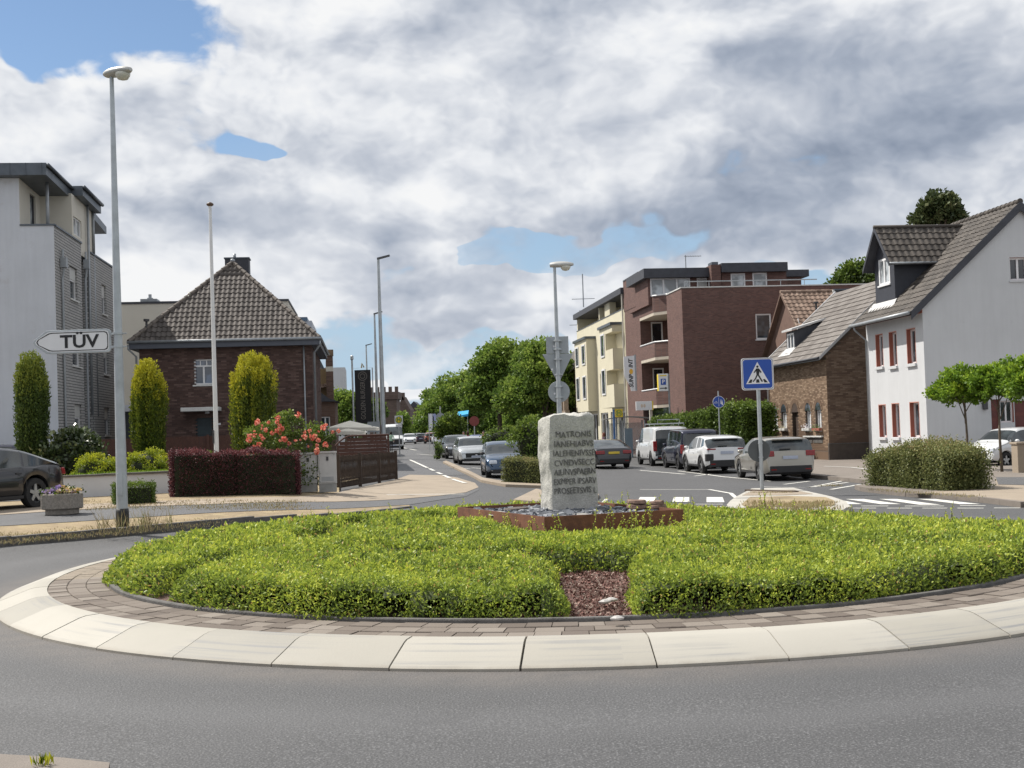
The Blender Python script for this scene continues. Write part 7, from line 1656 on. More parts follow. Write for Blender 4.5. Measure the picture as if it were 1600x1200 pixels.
# bus stop signs: yellow plate with green H
M_YEL = mat('sign_yellow', (.75, .55, .03), .5, .05, 3); M_GRN = mat('sign_green', (.03, .22, .08), .5, .05, 3)
def hsign(label, px, py, D_, s_px, pole=True):
    c = W(px, py, D_); s = D_/1900; r = s_px*s/2; h = thing('bus_stop_sign', label, 'bus stop sign', (c.x, c.y, c.z if not pole else gz(c.x, c.y)))
    m = MB(); m.box(c.x-r*1.15, c.x+r*1.15, D_, D_+.03, c.z-r*1.2, c.z+r*1.2); m.build('plate', M_WH if pole else M_YEL, h)
    m = MB(); m.disc((c.x, D_-.002, c.z), (0, -1, 0), r*.95, .01, 22); m.build('green_ring', M_GRN, h); m = MB(); m.disc((c.x, D_-.014, c.z), (0, -1, 0), r*.78, .006, 22); m.build('yellow_disc', M_YEL, h)
    text(h, 'letter', 'H', (c.x-.5, D_-.022), (1, 0), .5, c.z, r*1.5, M_GRN, .003, 0, weight=.01)
    if pole:
        m = MB(); m.tube([(c.x-.0, D_+.06, gz(c.x, c.y)), (c.x, D_+.06, c.z+r*1.3)], .04, 8); m.build('pole', M_GALV, h)
        m = MB(); m.box(c.x-r*.9, c.x+r*.9, D_, D_+.03, c.z-r*2.0, c.z-r*1.3); m.build('lower_plate', M_WH, h)
hsign('bus stop sign with green H on white plate, left side of the street', 623, 656, 82, 11)
hsign('yellow bus stop sign with green H above the glass shelter', 967, 645.5, 78, 10.5, False)
def shelter():
    D_ = 80.; s = D_/1900; x0, x1 = W(946, 660, D_).x, W(1010, 660, D_).x; zb = gz(x0, D_); zr = W(975, 657, D_).z
    h = thing('bus_shelter', 'glass bus shelter with curved grey roof beside the cream building', 'bus shelter', ((x0+x1)/2, D_, zb))
    for x in (x0+.15, (x0+x1)/2 - .3, x1-.2):
        for y in (D_-.6, D_+.8): m = MB(); m.box(x-.04, x+.04, y-.04, y+.04, zb, zr); m.build('post', M_GALV, h)
    m = MB(); n = 9
    for k in range(n-1):
        f0, f1 = k/(n-1), (k+1)/(n-1); za, zb2 = zr + .30*math.sin(math.pi*(.15+f0*.7)) - .1, zr + .30*math.sin(math.pi*(.15+f1*.7)) - .1; xa, xb = x0-.2 + (x1-x0+.5)*f0, x0-.2+(x1-x0+.5)*f1
        m.hexa([(xa, D_-1, za), (xb, D_-1, zb2), (xb, D_+1, zb2), (xa, D_+1, za), (xa, D_-1, za+.07), (xb, D_-1, zb2+.07), (xb, D_+1, zb2+.07), (xa, D_+1, za+.07)])
    m.build('roof', mat('shelter_roof', (.22, .22, .21), .5, .1, 3), h)
    gm, t, p, o2 = newmat('shelter_glass'); p.inputs['Base Color'].default_value = (.45, .52, .55, 1); p.inputs['Roughness'].default_value = .05; p.inputs['Alpha'].default_value = .35
    for k in range(2): m = MB(); xa = x0+.2 + k*(x1-x0-.3)/2; m.box(xa, xa + (x1-x0-.5)/2, D_+.79, D_+.81, zb+.2, zr-.15); m.build('glass_panel', gm, h)
    m = MB(); m.box(x0+.13, x0+.15, D_-.55, D_+.75, zb+.2, zr-.15); m.build('glass_panel', gm, h); m = MB(); m.box(x0+.5, x1-.5, D_+.35, D_+.7, zb+.42, zb+.48); m.build('bench', M_FRAMED, h)
    m = MB(); xx = W(961, 700, D_-1.2).x; m.tube([(xx, D_-1.2, zb), (xx, D_-1.2, W(961, 640, D_-1.2).z)], .06, 8); m.build('blue_pole', mat('blue_pole_paint', (.05, .14, .35), .4, .1, 3), h)
    m = MB(); xx = W(983, 700, D_-1.).x; m.box(xx-.25, xx+.25, D_-1.05, D_-.95, zb, zb+1.9); m.build('timetable_board', mat('timetable_grey', (.16, .22, .27), .4, .1, 3), h)
shelter()
# shop signs on the right
def shop():
    D_ = 76.; s = D_/1900; x0, x1 = W(975, 584, D_).x, W(995, 584, D_).x; z1, z0 = W(985, 557, D_).z, W(985, 611, D_).z
    h = thing('shop_sign', 'tall white hanging shop sign with vertical black lettering and curved left edge', 'sign', ((x0+x1)/2, D_, z0)); xr = x1 - .12
    m = MB(); n = 12; L_ = [(x0 + (.02 if f < .45 else 0) + (.42*(ss((f-.45)/.55))), z1 - (z1-z0)*f) for f in [k/n for k in range(n+1)]]
    m.prism([(x, D_, z) for x, z in L_] + [(xr, D_, z0), (xr, D_, z1 + .05)], .16, (0, 1, 0)); m.build('panel', M_WH, h)
    m = MB(); m.box(xr+.0, xr+.10, D_, D_+.16, z0, z1+.1); m.build('side_strip', M_GUT, h)
    text(h, 'lettering', 'SUNP', (x0, D_-.004), (1, 0), (xr-x0)*.66, z0 + .62, .36, M_BK, .003, 0, rot=math.pi/2, sx=.9, shear=.2, weight=.012)
    text(h, 'lettering', 'INT', (x0, D_-.004), (1, 0), (xr-x0)*.66, z0 + 1.72, .36, M_BK, .003, 0, rot=math.pi/2, sx=.9, shear=.2, weight=.012)
    m = MB(); m.disc((x0 + (xr-x0)*.66, D_-.006, z0 + 1.22), (0, -1, 0), .15, .004, 16, .8, 1.1); m.build('sun_emblem', mat('sun_orange', (.75, .42, .04), .5, .05, 3), h)
    D_ = 71.; x0, x1 = W(1029, 598, D_).x, W(1044, 598, D_).x; z1, z0 = W(1035, 584, D_).z, W(1035, 611, D_).z; h = thing('parking_sign', 'white parking sign box with blue P, black arrow and yellow side', 'sign', ((x0+x1)/2, D_, z0))
    m = MB(); m.box(x0, x1, D_, D_+.5, z0, z1); m.build('box', M_WH, h, bevel=.01); m = MB(); m.prism([(x0-.005, D_+.01, z0+.02), (x0-.02, D_+.5, z0+.02), (x0-.02, D_+.5, z1-.02), (x0-.005, D_+.01, z1-.02)][::-1], .01, (0, 1, 0)); m.build('yellow_side', M_YEL, h)
    cx = (x0+x1)/2; m = MB(); m.box(cx-.15, cx+.15, D_-.01, D_-.001, z0+.36, z0+.72); m.build('blue_square', M_BLUE, h); text(h, 'letter', 'P', (cx-.5, D_-.016), (1, 0), .5, z0+.54, .32, M_WH, .002, 0, weight=.008)
    m = MB(); m.box(cx-.22, cx+.12, D_-.01, D_-.001, z0+.14, z0+.19); m.prism([(cx+.10, D_-.01, z0+.09), (cx+.24, D_-.01, z0+.165), (cx+.10, D_-.01, z0+.24)], .008, (0, 1, 0)); m.build('arrow', M_BK, h); m = MB(); m.box(cx-.2, cx+.2, D_-.01, D_-.001, z1-.14, z1-.08); m.build('yellow_bar', M_YEL, h)
    m = MB(); m.tube([(x1+.06, D_+.2, gz(cx, D_)), (x1+.06, D_+.2, z1)], .05, 8); m.build('post', M_GUT, h)
    D_ = 73.5; x0, x1 = W(994, 634, D_).x, W(1019, 634, D_).x; z1, z0 = W(1006, 627, D_).z, W(1006, 641, D_).z; h = thing('white_sign_box', 'white sign box with yellow edge above the shop front by the shelter', 'sign', ((x0+x1)/2, D_, z0))
    m = MB(); m.box(x0, x1, D_, D_+.3, z0, z1); m.build('box', M_WH, h, bevel=.01); m = MB(); m.box(x1+.002, x1+.07, D_, D_+.3, z0, z1); m.build('yellow_edge', M_YEL, h); m = MB()
    for k, (a, c) in enumerate(((-.14, .12), (.02, .16))): m.disc(((x0+x1)/2 + a, D_-.004, (z0+z1)/2), (0, -1, 0), .07, .003, 10, 1, 1.6)
    m.build('faint_emblem', mat('faint_orange', (.62, .50, .40), .6, 0), h)
    m = MB(); m.tube([(x1-.05, D_+.4, gz(x1, D_)), (x1-.05, D_+.4, z0)], .10, 8); m.build('column', M_OFFW, h)
shop()
# round blue sign
c = W(1123, 628, 60.5); s = 60.5/1900; h = thing('round_blue_sign', 'round blue shared path sign on a thin pole in front of the tall hedge', 'traffic sign', (c.x, c.y, gz(c.x, c.y)))
m = MB(); m.disc((c.x, c.y, c.z), (0, -1, 0), 9.5*s, .02, 28); pl = m.build('plate', M_WH, h); m = MB(); m.disc((c.x, c.y-.022, c.z), (0, -1, 0), 8.8*s, .004, 28); m.build('blue_field', M_BLUE, pl)
m = MB(); P = lambda a, b: (c.x+a, c.y-.03, c.z+b); m.box(c.x-.008, c.x+.008, c.y-.034, c.y-.028, c.z-.22, c.z+.22)
for k, (a, b) in enumerate(((.11, .10), (.17, .04))): m.disc(P(a, b), (0, -1, 0), .022, .003, 8); m.prism([P(a-.02, b-.03), P(a+.02, b-.03), P(a+.04, b-.2), P(a-.03, b-.2)][::-1], .003, (0, 1, 0))
for a in (-.19, -.09):
    for k in range(10): a0, a1 = 2*math.pi*k/10, 2*math.pi*(k+1)/10; m.prism([P(a+.04*math.cos(q), -.04+.04*math.sin(q)) for q in (a0, a1)] + [P(a+.03*math.cos(q), -.04+.03*math.sin(q)) for q in (a1, a0)], .003, (0, 1, 0))
m.prism([P(-.19, -.04), P(-.15, .04), P(-.10, .04), P(-.09, -.04), P(-.11, .025), P(-.15, .02)], .003, (0, 1, 0)); m.build('symbols', M_WH, pl)
m = MB(); m.tube([(c.x, c.y+.05, gz(c.x, c.y)), (c.x, c.y+.05, c.z + .55)], .035, 8); m.build('pole', M_GALV, h)
# signs and flags down the street
h = thing('blue_awning', 'bright blue shop awning between the street trees', 'awning', (0, 0, 0)); c = W(724, 648, 108); h.location = tuple(c); s = 108/1900
m = MB(); m.hexa([(c.x-9*s, c.y-1, c.z-.25), (c.x+8*s, c.y-1, c.z-.15), (c.x+8*s, c.y+1, c.z+.1), (c.x-9*s, c.y+1, c.z), (c.x-9*s, c.y-1, c.z-.1), (c.x+8*s, c.y-1, c.z+.05), (c.x+8*s, c.y+1, c.z+.4), (c.x-9*s, c.y+1, c.z+.3)]); m.build('canopy', mat('bright_blue_cloth', (.02, .32, .60), .6, .05, 3), h)
m = MB(); m.tube([(c.x-8*s, c.y-.9, gz(c.x, c.y)), (c.x-8*s, c.y-.9, c.z-.2)], .03, 6); m.tube([(c.x+7*s, c.y-.9, gz(c.x, c.y)), (c.x+7*s, c.y-.9, c.z-.15)], .03, 6); m.build('pole', M_GUT, h)
for px, lb_, cl in ((674, 'white beach flag standing by the far parked cars', (.70, .72, .78)), (680, 'pale blue beach flag right of the white one', (.34, .38, .58))):
    c = W(px, 658, 105); zb = gz(c.x, c.y); h = thing('beach_flag', lb_, 'flag', (c.x, c.y, zb)); zt = W(px, 646, 105).z; m = MB(); m.prism([(c.x-.2, c.y, zt-1.5), (c.x+.22, c.y, zt-1.5), (c.x+.22, c.y, zt-.3), (c.x, c.y, zt), (c.x-.2, c.y, zt-.05)], .03, (0, 1, 0)); m.build('cloth', mat('flag_cloth_%d' % px, cl, .8, .05, 3), h); m = MB(); m.tube([(c.x-.22, c.y, zb), (c.x-.22, c.y, zt)], .03, 6); m.build('pole', M_GALV, h)
for px, py, D_, lb_ in ((688, 652, 98, 'grey back of a round sign on a pole left of the blue awning'), (741, 658, 88, 'round sign with dull red rim on a pole right of the blue awning')):
    c = W(px, py, D_); zb = gz(c.x, c.y); h = thing('traffic_sign', lb_, 'traffic sign', (c.x, c.y, zb)); m = MB(); m.disc((c.x, c.y, c.z), (0, -1, 0), .36, .03, 20); m.build('plate', M_SIGNB if px == 688 else mat('dull_red', (.25, .06, .05), .6, .1, 3), h); m = MB(); m.tube([(c.x, c.y+.06, zb), (c.x, c.y+.06, c.z + (.9 if px == 688 else .3))], .04, 6); m.build('pole', M_GALV, h)
c = W(584, 667, 70); h = thing('blank_sign_board', 'grey back of a rectangular board beside the nearest slim lamp', 'sign', (c.x, c.y, gz(c.x, c.y))); m = MB(); m.box(c.x-.35, c.x+.35, c.y, c.y+.04, c.z-.3, c.z+.3); m.build('board', M_SIGNB, h); m = MB(); m.tube([(c.x, c.y+.06, gz(c.x, c.y)), (c.x, c.y+.06, c.z)], .04, 6); m.build('pole', M_GALV, h)
# pale post at the right edge
a = G(1602, 738, .12); h = thing('sandstone_post', 'pale sandstone coloured post at the right edge next to the grey car', 'post', tuple(a)); m = MB(); m.box(a.x-.22, a.x+.25, a.y, a.y+.5, a.z-.1, a.z+.9); m.build('block', M_PAVE, h, bevel=.02); m = MB(); m.box(a.x-.26, a.x+.29, a.y-.04, a.y+.54, a.z+.9, a.z+.98); m.build('cap', M_PAVE, h, bevel=.02)
# ================================================================== cars
M_TYRE = mat('tyre_rubber', (.018, .018, .019), .85, .2, 10); M_RIM = mat('alloy_rim', (.42, .43, .44), .35, .1, 8, metal=.8); M_RIMD = mat('dark_rim', (.10, .10, .11), .4, .1, 8, metal=.6)
M_PLAST = mat('black_plastic', (.022, .022, .024), .6, .1, 6); M_CGL = glass('car_glass', (.035, .045, .05), .03); M_LREF = mat('headlamp_glass', (.55, .58, .62), .12, .1, 14, metal=.4); M_LRED = mat('tail_lamp_red', (.22, .012, .014), .15, .3, 14)
M_PLATE = mat('number_plate', (.42, .46, .56), .4, .12, 14); M_PLATEY = mat('yellow_number_plate', (.70, .52, .06), .4, .12, 14); M_CHROME = mat('chrome_trim', (.6, .6, .62), .2, 0, metal=1)
def paint(name, c, metal=.35): return mat('paint_' + name, c, .28, .03, 1, metal=metal, coat=.8)
def interp(prof, x):
    xs = [p[0] for p in prof]; zs = [p[1] for p in prof]
    if x <= xs[0]: return zs[0]
    if x >= xs[-1]: return zs[-1]
    for i in range(len(xs)-1):
        if x <= xs[i+1]:
            t = (x - xs[i])/(xs[i+1]-xs[i])
            m0 = ((zs[i+1]-zs[i-1])/(xs[i+1]-xs[i-1]) if i > 0 else (zs[i+1]-zs[i])/(xs[i+1]-xs[i])) * (xs[i+1]-xs[i])
            m1 = ((zs[i+2]-zs[i])/(xs[i+2]-xs[i]) if i < len(xs)-2 else (zs[i+1]-zs[i])/(xs[i+1]-xs[i])) * (xs[i+1]-xs[i])
            if len(prof[i]) > 2 or len(prof[i+1]) > 2: return zs[i] + (zs[i+1]-zs[i])*t
            return (2*t**3-3*t*t+1)*zs[i] + (t**3-2*t*t+t)*m0 + (-2*t**3+3*t*t)*zs[i+1] + (t**3-t*t)*m1
    return zs[-1]
def car(name, label, cat, pos, yaw, sp, pm, group=None, front=True, rear=True, plate=None, yplate=False, trim=None, light=True):
    """sp: L, W, top (x,z) from nose to tail, belt (x,z), ws (windscreen x range), rw (rear window x range), side (side glass x range), pillars, wheels"""
    h = thing(name, label, cat, tuple(pos), yaw, group); Mw = wm(h); T = lambda p: tuple(Mw @ Vector(p))
    L, Wd = sp['L'], sp['W']; hx = L/2; wr = sp.get('wr', .32); Ra = wr*1.17; ax = sp['ax']; zs0 = sp.get('sill', .24)
    xs = set(np.linspace(-hx, hx, 34)); 
    for a in ax: xs |= set(a + Ra*math.cos(t) for t in np.linspace(0, math.pi, 13))
    for k in ('ws', 'rw', 'side'): 
        if sp.get(k): xs |= set(sp[k])
    for a, b in sp['pil']: xs |= {a, b}
    xs = sorted(x for x in xs if -hx <= x <= hx); q = [xs[0]]
    for x in xs[1:]:
        if x - q[-1] > .012: q.append(x)
    q[-1] = hx; xs = q
    secs = []
    for x in xs:
        zt = interp(sp['top'], x); zb = min(interp(sp['belt'], x), zt - .015); e = min(hx - x, x + hx); rnd = 1 - sp.get('endr', .17)*max(0, 1 - e/.42)**2.2
        wb = Wd/2*rnd; zs = zs0 + (.10*max(0, 1 - e/.35)); cab = max(0, zt - zb - .03)
        for a in ax:
            if abs(x - a) < Ra: zs = max(zs, wr + math.sqrt(max(0, Ra*Ra - (x-a)**2)) - .01)
        wt = wb*(1 - sp.get('tumble', .36)*min(1, cab/.55)*.62) if cab > .02 else wb*.93
        hg = zb - zs
        pr = [(wb*.90, zs), (wb*.975, zs + .12*hg), (wb*1.0, zs + .48*hg), (wb*.992, zs + .80*hg), (wb*.955, zb - .012), (wb*.925, zb + .004)]
        if cab > .02: pr += [(wt + .0, zt - .085), (wt*.93, zt - .035), (wt*.62, zt - .008), (0, zt)]
        else: d = zt - zb; pr += [(wb*.86, zb + d*.35), (wb*.74, zb + d*.72), (wb*.45, zt - .004), (0, zt)]
        secs.append(pr)
    n = len(secs[0]); body = MB(); gl = {}
    def P(i, j, s): y, z = secs[i][j]; return T((xs[i]*-1 if False else xs[i], y*s, z))
    bv = []; bf = []
    for s in (1, -1):
        for i in range(len(xs)-1):
            xm = (xs[i]+xs[i+1])/2
            for j in range(n-1):
                f = [P(i, j, s), P(i+1, j, s), P(i+1, j+1, s), P(i, j+1, s)]
                if s < 0: f = f[::-1]
                dst = body
                if sp['ws'][0] < xm < sp['ws'][1] and j in (6, 7, 8): dst = gl.setdefault(('windscreen', 0, 0), MB())
                elif sp['rw'] and sp['rw'][0] < xm < sp['rw'][1] and j in (6, 7, 8): dst = gl.setdefault(('rear_window', 0, 0), MB())
                elif j == 5 and sp['side'][0] < xm < sp['side'][1] and not any(a < xm < b for a, b in sp['pil']) and (secs[i][6][1] - secs[i][5][1]) > .10: dst = gl.setdefault(('side_window', s, sum(b < xm for a, b in sp['pil'])), MB())
                dst.add(f, [(0, 1, 2, 3)])
    for i, rev in ((0, True), (len(xs)-1, False)):
        loop = [P(i, j, 1) for j in range(n)] + [P(i, j, -1) for j in range(n-2, -1, -1)]
        body.add(loop, [tuple(range(len(loop))) if rev else tuple(range(len(loop)))[::-1]])
    def merge(m):
        d = {}; vs = []; mp = []
        for v in m.v:
            k = tuple(round(c, 4) for c in v)
            if k not in d: d[k] = len(vs); vs.append(v)
            mp.append(d[k])
        m.v = vs; m.f = [list(dict.fromkeys(mp[i] for i in f)) for f in m.f]; ok = [i for i, f in enumerate(m.f) if len(f) > 2]; m.f = [m.f[i] for i in ok]; m.m = [m.m[i] for i in ok]; m.r = [m.r[i] for i in ok]; return m
    merge(body).build('body', pm, h, smooth=True, auto=38)
    for k, m in gl.items():
        if m.v: merge(m).build(k[0], M_CGL, h, smooth=True, auto=45)
    # pillar caps inside side glass get the body's own faces; underbody and wheel houses
    m = MB(); m.hexa([T(p) for p in ((-hx+.25, -Wd*.40, zs0-.03), (hx-.25, -Wd*.40, zs0-.03), (hx-.25, Wd*.40, zs0-.03), (-hx+.25, Wd*.40, zs0-.03), (-hx+.25, -Wd*.40, zs0+.40), (hx-.25, -Wd*.40, zs0+.40), (hx-.25, Wd*.40, zs0+.40), (-hx+.25, Wd*.40, zs0+.40))]); m.build('underbody', M_PLAST, h)
    for a in ax:
        for s in (1, -1):
            w_ = thing('wheel', None, None); bpy.data.objects.remove(w_)
            m = MB(); yo = s*(Wd/2 - .11); tw = .10; prof = [(wr*.62, -tw), (wr*.95, -tw), (wr, -tw*.6), (wr, tw*.6), (wr*.95, tw), (wr*.62, tw)]
            vs = []; N_ = 22; f0 = []
            for r_, y_ in prof: vs += [T((a + r_*math.cos(2*math.pi*k/N_), yo + y_, wr + r_*math.sin(2*math.pi*k/N_))) for k in range(N_)]
            for i in range(len(prof)-1):
                for k in range(N_): f0.append((i*N_+k, i*N_+(k+1) % N_, (i+1)*N_+(k+1) % N_, (i+1)*N_+k))
            m.add(vs, f0); wo_ = m.build('wheel', M_TYRE, h, smooth=True, auto=40)
            m = MB(); yf = yo + s*tw*.62; C_ = [T((a + wr*.66*math.cos(2*math.pi*k/N_), yf - s*.05, wr + wr*.66*math.sin(2*math.pi*k/N_))) for k in range(N_)]; m.add(C_, [tuple(range(N_))]); m.build('rim_back', M_RIMD, wo_)
            m = MB(); ns = sp.get('spokes', 5)
            for k in range(ns):
                t0 = 2*math.pi*k/ns + .3; c_, s_ = math.cos(t0), math.sin(t0); w1, w2 = .045, .03
                pp = [(-w1*s_ + .05*c_, w1*c_ + .05*s_), (w1*s_ + .05*c_, -w1*c_ + .05*s_), (w2*s_ + wr*.64*c_, -w2*c_ + wr*.64*s_), (-w2*s_ + wr*.64*c_, w2*c_ + wr*.64*s_)]
                m.hexa([T((a+x_, yf - s*.03, wr+z_)) for x_, z_ in pp] + [T((a+x_, yf + s*.012, wr+z_)) for x_, z_ in pp])
            for r_a, r_b in ((wr*.60, wr*.67), (0, .06)):
                vs = []; f0 = []
                for k in range(N_):
                    c_, s_ = math.cos(2*math.pi*k/N_), math.sin(2*math.pi*k/N_); vs += [T((a+r_b*c_, yf+s*.014, wr+r_b*s_)), T((a+r_a*c_, yf+s*.014, wr+r_a*s_))]
                for k in range(N_): f0.append((2*k, 2*k+1, (2*k+3) % (2*N_), (2*k+2) % (2*N_)))
                m.add(vs, f0)
            m.build('rim', M_RIM if sp.get('rim', 1) else M_RIMD, wo_)
    if sp.get('clad'):
        for a in ax:
            for s in (1, -1):
                m = MB(); n_ = 14; vs = []
                for k in range(n_+1):
                    t = math.pi*k/n_
                    for rr_, yy_ in ((Ra*.97, Wd/2*.97), (Ra*.97, Wd/2+.012), (Ra+.065, Wd/2+.006), (Ra+.075, Wd/2*.96)): vs.append(T((a + rr_*math.cos(t), s*yy_, wr*.92 + rr_*math.sin(t))))
                m.add(vs, [(4*k+j, 4*k+j+1, 4*k+j+5, 4*k+j+4) for k in range(n_) for j in range(3)]); m.build('arch_cladding', M_PLAST, h, smooth=True)
    for s in (1, -1):
        m = MB(); m.hexa([T(p) for p in ((ax[1]+Ra, s*Wd*.455, zs0-.01), (ax[0]-Ra, s*Wd*.455, zs0-.01), (ax[0]-Ra, s*(Wd/2-.008), zs0+.0), (ax[1]+Ra, s*(Wd/2-.008), zs0+.0), (ax[1]+Ra, s*Wd*.455, zs0+.06), (ax[0]-Ra, s*Wd*.455, zs0+.06), (ax[0]-Ra, s*(Wd/2-.004), zs0+.07), (ax[1]+Ra, s*(Wd/2-.004), zs0+.07))]); m.build('sill', M_PLAST, h)
    def bx(nm, x0, x1, y0, y1, z0, z1, mt, par=None, bev=.008, both=False, slant=0):
        for s in ((1, -1) if both else (1,)):
            m = MB(); m.hexa([T(p) for p in ((x0, s*y0, z0), (x1, s*y0, z0), (x1, s*y1, z0), (x0, s*y1, z0), (x0-slant, s*y0, z1), (x1-slant, s*y0, z1), (x1-slant, s*y1, z1), (x0-slant, s*y1, z1))]); m.build(nm, mt, par or h, bevel=bev)
    mx = sp['ws'][1] + .0 ; mzb = interp(sp['belt'], sp['mir']); fx = hx; W2 = Wd/2
    # mirrors
    for s in (1, -1):
        m = MB(); c = Vector((sp['mir'], s*(W2*.98), mzb + .09)); vs = []; f0 = []
        for i in range(7):
            t = math.pi*i/6
            for k in range(10): a = 2*math.pi*k/10; vs.append(T((c.x + .075*math.sin(t)*math.cos(a), c.y + s*(.02 + .10*math.cos(t)*-1*.95 + .06), c.z + .065*math.sin(t)*math.sin(a))))
        for i in range(6):
            for k in range(10): f0.append((i*10+k, i*10+(k+1) % 10, (i+1)*10+(k+1) % 10, (i+1)*10+k))
        m.add(vs, f0); m.build('mirror', sp.get('mirm', pm), h, smooth=True)
    if front:
        z1, z0 = sp['hl']; bx('headlight', hx-.30, hx-.015, W2*.52, W2*.86, z0, z1, M_LREF, both=True, bev=.03, slant=.06)
        g0, g1 = sp['grille']; bx('grille', hx-.12, hx+.012, -W2*sp.get('gw', .5), W2*sp.get('gw', .5), g0, g1, M_PLAST, bev=.02)
        bx('lower_intake', hx-.15, hx+.006, -W2*.72, W2*.72, .20, .36, M_PLAST, bev=.02); bx('number_plate', hx+.0, hx+.025, -.26, .26, sp.get('pz', .38), sp.get('pz', .38)+.11, M_PLATE, bev=.003)
        bx('badge', hx+.0, hx+.022, -.06, .06, (g0+g1)/2-.045, (g0+g1)/2+.045, M_CHROME, bev=.02); bx('fog_lamp', hx-.2, hx-.03, W2*.60, W2*.78, .30, .37, M_LREF, both=True, bev=.01)
        bx('wiper', sp['ws'][1]-.22, sp['ws'][1]-.05, -.55, .1, interp(sp['top'], sp['ws'][1])+.03, interp(sp['top'], sp['ws'][1])+.045, M_PLAST, bev=0) if False else None
    if sp['rw'] and name != 'moving_car' and sp is not LIFT:
        zr = interp(sp['top'], sp['rw'][1]); bx('spoiler', sp['rw'][1]-.16, sp['rw'][1]+.10, -W2*.60, W2*.60, zr-.035, zr+.01, pm, bev=.012)
        zw = interp(sp['top'], sp['rw'][0]); bx('rear_wiper', sp['rw'][0]-.03, sp['rw'][0]+.02, -.02, .36, zw+.05, zw+.07, M_PLAST, bev=.003)
    if rear:
        z1, z0 = sp['tl']; y0, y1 = sp.get('tly', (.62, .90)); bx('tail_light', -hx+.012, -hx+.24, W2*y0, W2*y1, z0, z1, M_LRED, both=True, bev=.02, slant=-sp.get('tsl', .04))
        if sp.get('surround'): bx('lamp_surround', -hx+.004, -hx+.22, W2*(y0-.05), W2*(y1+.04), z0-.06, z1+.05, M_PLAST, both=True, bev=.02)
        if sp.get('tl2'): bx('upper_tail_light', -hx+.035, -hx+.20, W2*.50, W2*.88, sp['tl2'][1], sp['tl2'][0], M_LRED, both=True, bev=.01)
        bz0, bz1 = sp.get('bump', (.25, .42)); bx('bumper', -hx-.02, -hx+.25, -W2*.80, W2*.80, bz0, bz1, trim or M_PLAST, bev=.03)
        pz = sp.get('rpz', .62); bx('number_plate', -hx-.012, -hx+.02, -.26, .26, pz, pz+.11, M_PLATEY if yplate else M_PLATE, bev=.003)
        bx('reflector', -hx-.026, -hx+.02, W2*.55, W2*.75, bz0+.1, bz0+.14, M_LRED, both=True, bev=.003)
    for k, x_ in enumerate(sp.get('doors', ())):   # door gaps and handles
        for s in (1, -1):
            m = MB(); zb_ = interp(sp['belt'], x_); yy = s*W2; m.hexa([T(p) for p in ((x_-.006, yy*.985, zs0+.14), (x_+.006, yy*.985, zs0+.14), (x_+.006, yy*1.0, zs0+.14), (x_-.006, yy*1.0, zs0+.14), (x_-.006, yy*.93, zb_-.02), (x_+.006, yy*.93, zb_-.02), (x_+.006, yy*.962, zb_-.02), (x_-.006, yy*.962, zb_-.02))]); m.build('door_gap', M_PLAST, h)
            if k < len(sp['doors'])-1: xx = sp['doors'][k+1] + .16; m = MB(); z_ = zb_-.14; m.hexa([T(p) for p in ((xx, yy*.975, z_), (xx+.17, yy*.975, z_), (xx+.17, yy*1.012, z_), (xx, yy*1.012, z_), (xx, yy*.975, z_+.03), (xx+.17, yy*.975, z_+.03), (xx+.17, yy*1.012, z_+.03), (xx, yy*1.012, z_+.03))]); m.build('door_handle', sp.get('mirm', pm), h)
    return h
# profiles: x forward (nose at +L/2)
HATCH = dict(L=4.05, W=1.74, ax=(1.28, -1.25), wr=.31, top=[(-2.02, .55), (-1.98, .88), (-1.86, 1.12), (-1.55, 1.38), (-1.0, 1.46), (-.2, 1.48), (.35, 1.40), (1.12, .99), (1.7, .86), (1.95, .70), (2.02, .50)],
    belt=[(-2.02, .50), (-1.9, .86), (-1.2, .96), (0, .92), (1.0, .86), (1.7, .76), (1.95, .62), (2.02, .45)], ws=(.38, 1.10), rw=(-1.94, -1.50), side=(-1.45, .85), pil=((-.52, -.42), (-1.16, -1.06)), mir=.72, hl=(.76, .60), grille=(.46, .60), tl=(.98, .74), doors=(.82, -.46, -1.2), bump=(.26, .5), rpz=.66)
COMPACT = dict(HATCH, L=4.06, W=1.70, top=[(-2.03, .5), (-2.0, .88), (-1.9, 1.05), (-1.45, 1.33), (-.9, 1.40), (-.2, 1.41), (.3, 1.33), (.98, .97), (1.6, .84), (1.96, .70), (2.03, .48)], belt=[(-2.03, .45), (-1.9, .84), (-1.0, .92), (0, .89), (1.0, .85), (1.7, .76), (1.96, .64), (2.03, .45)], hl=(.70, .56), grille=(.58, .68), gw=.34, pz=.40, mirm=M_PLAST)
ESTATE = dict(L=4.56, W=1.82, ax=(1.36, -1.30), wr=.325, top=[(-2.28, .55), (-2.25, .92), (-2.1, 1.18), (-1.9, 1.42), (-1.2, 1.49), (-.2, 1.50), (.35, 1.42), (1.2, 1.0), (1.9, .84), (2.2, .68), (2.28, .48)],
    belt=[(-2.28, .5), (-2.15, .98), (-1.3, .99), (0, .93), (1.1, .87), (1.9, .76), (2.2, .62), (2.28, .45)], ws=(.4, 1.16), rw=(-2.21, -1.90), side=(-1.95, .9), pil=((-.48, -.38), (-1.42, -1.30)), mir=.78, hl=(.80, .62), grille=(.42, .6), tl=(1.02, .84), tly=(.60, .95), doors=(.86, -.43, -1.32), bump=(.27, .52), rpz=.74)
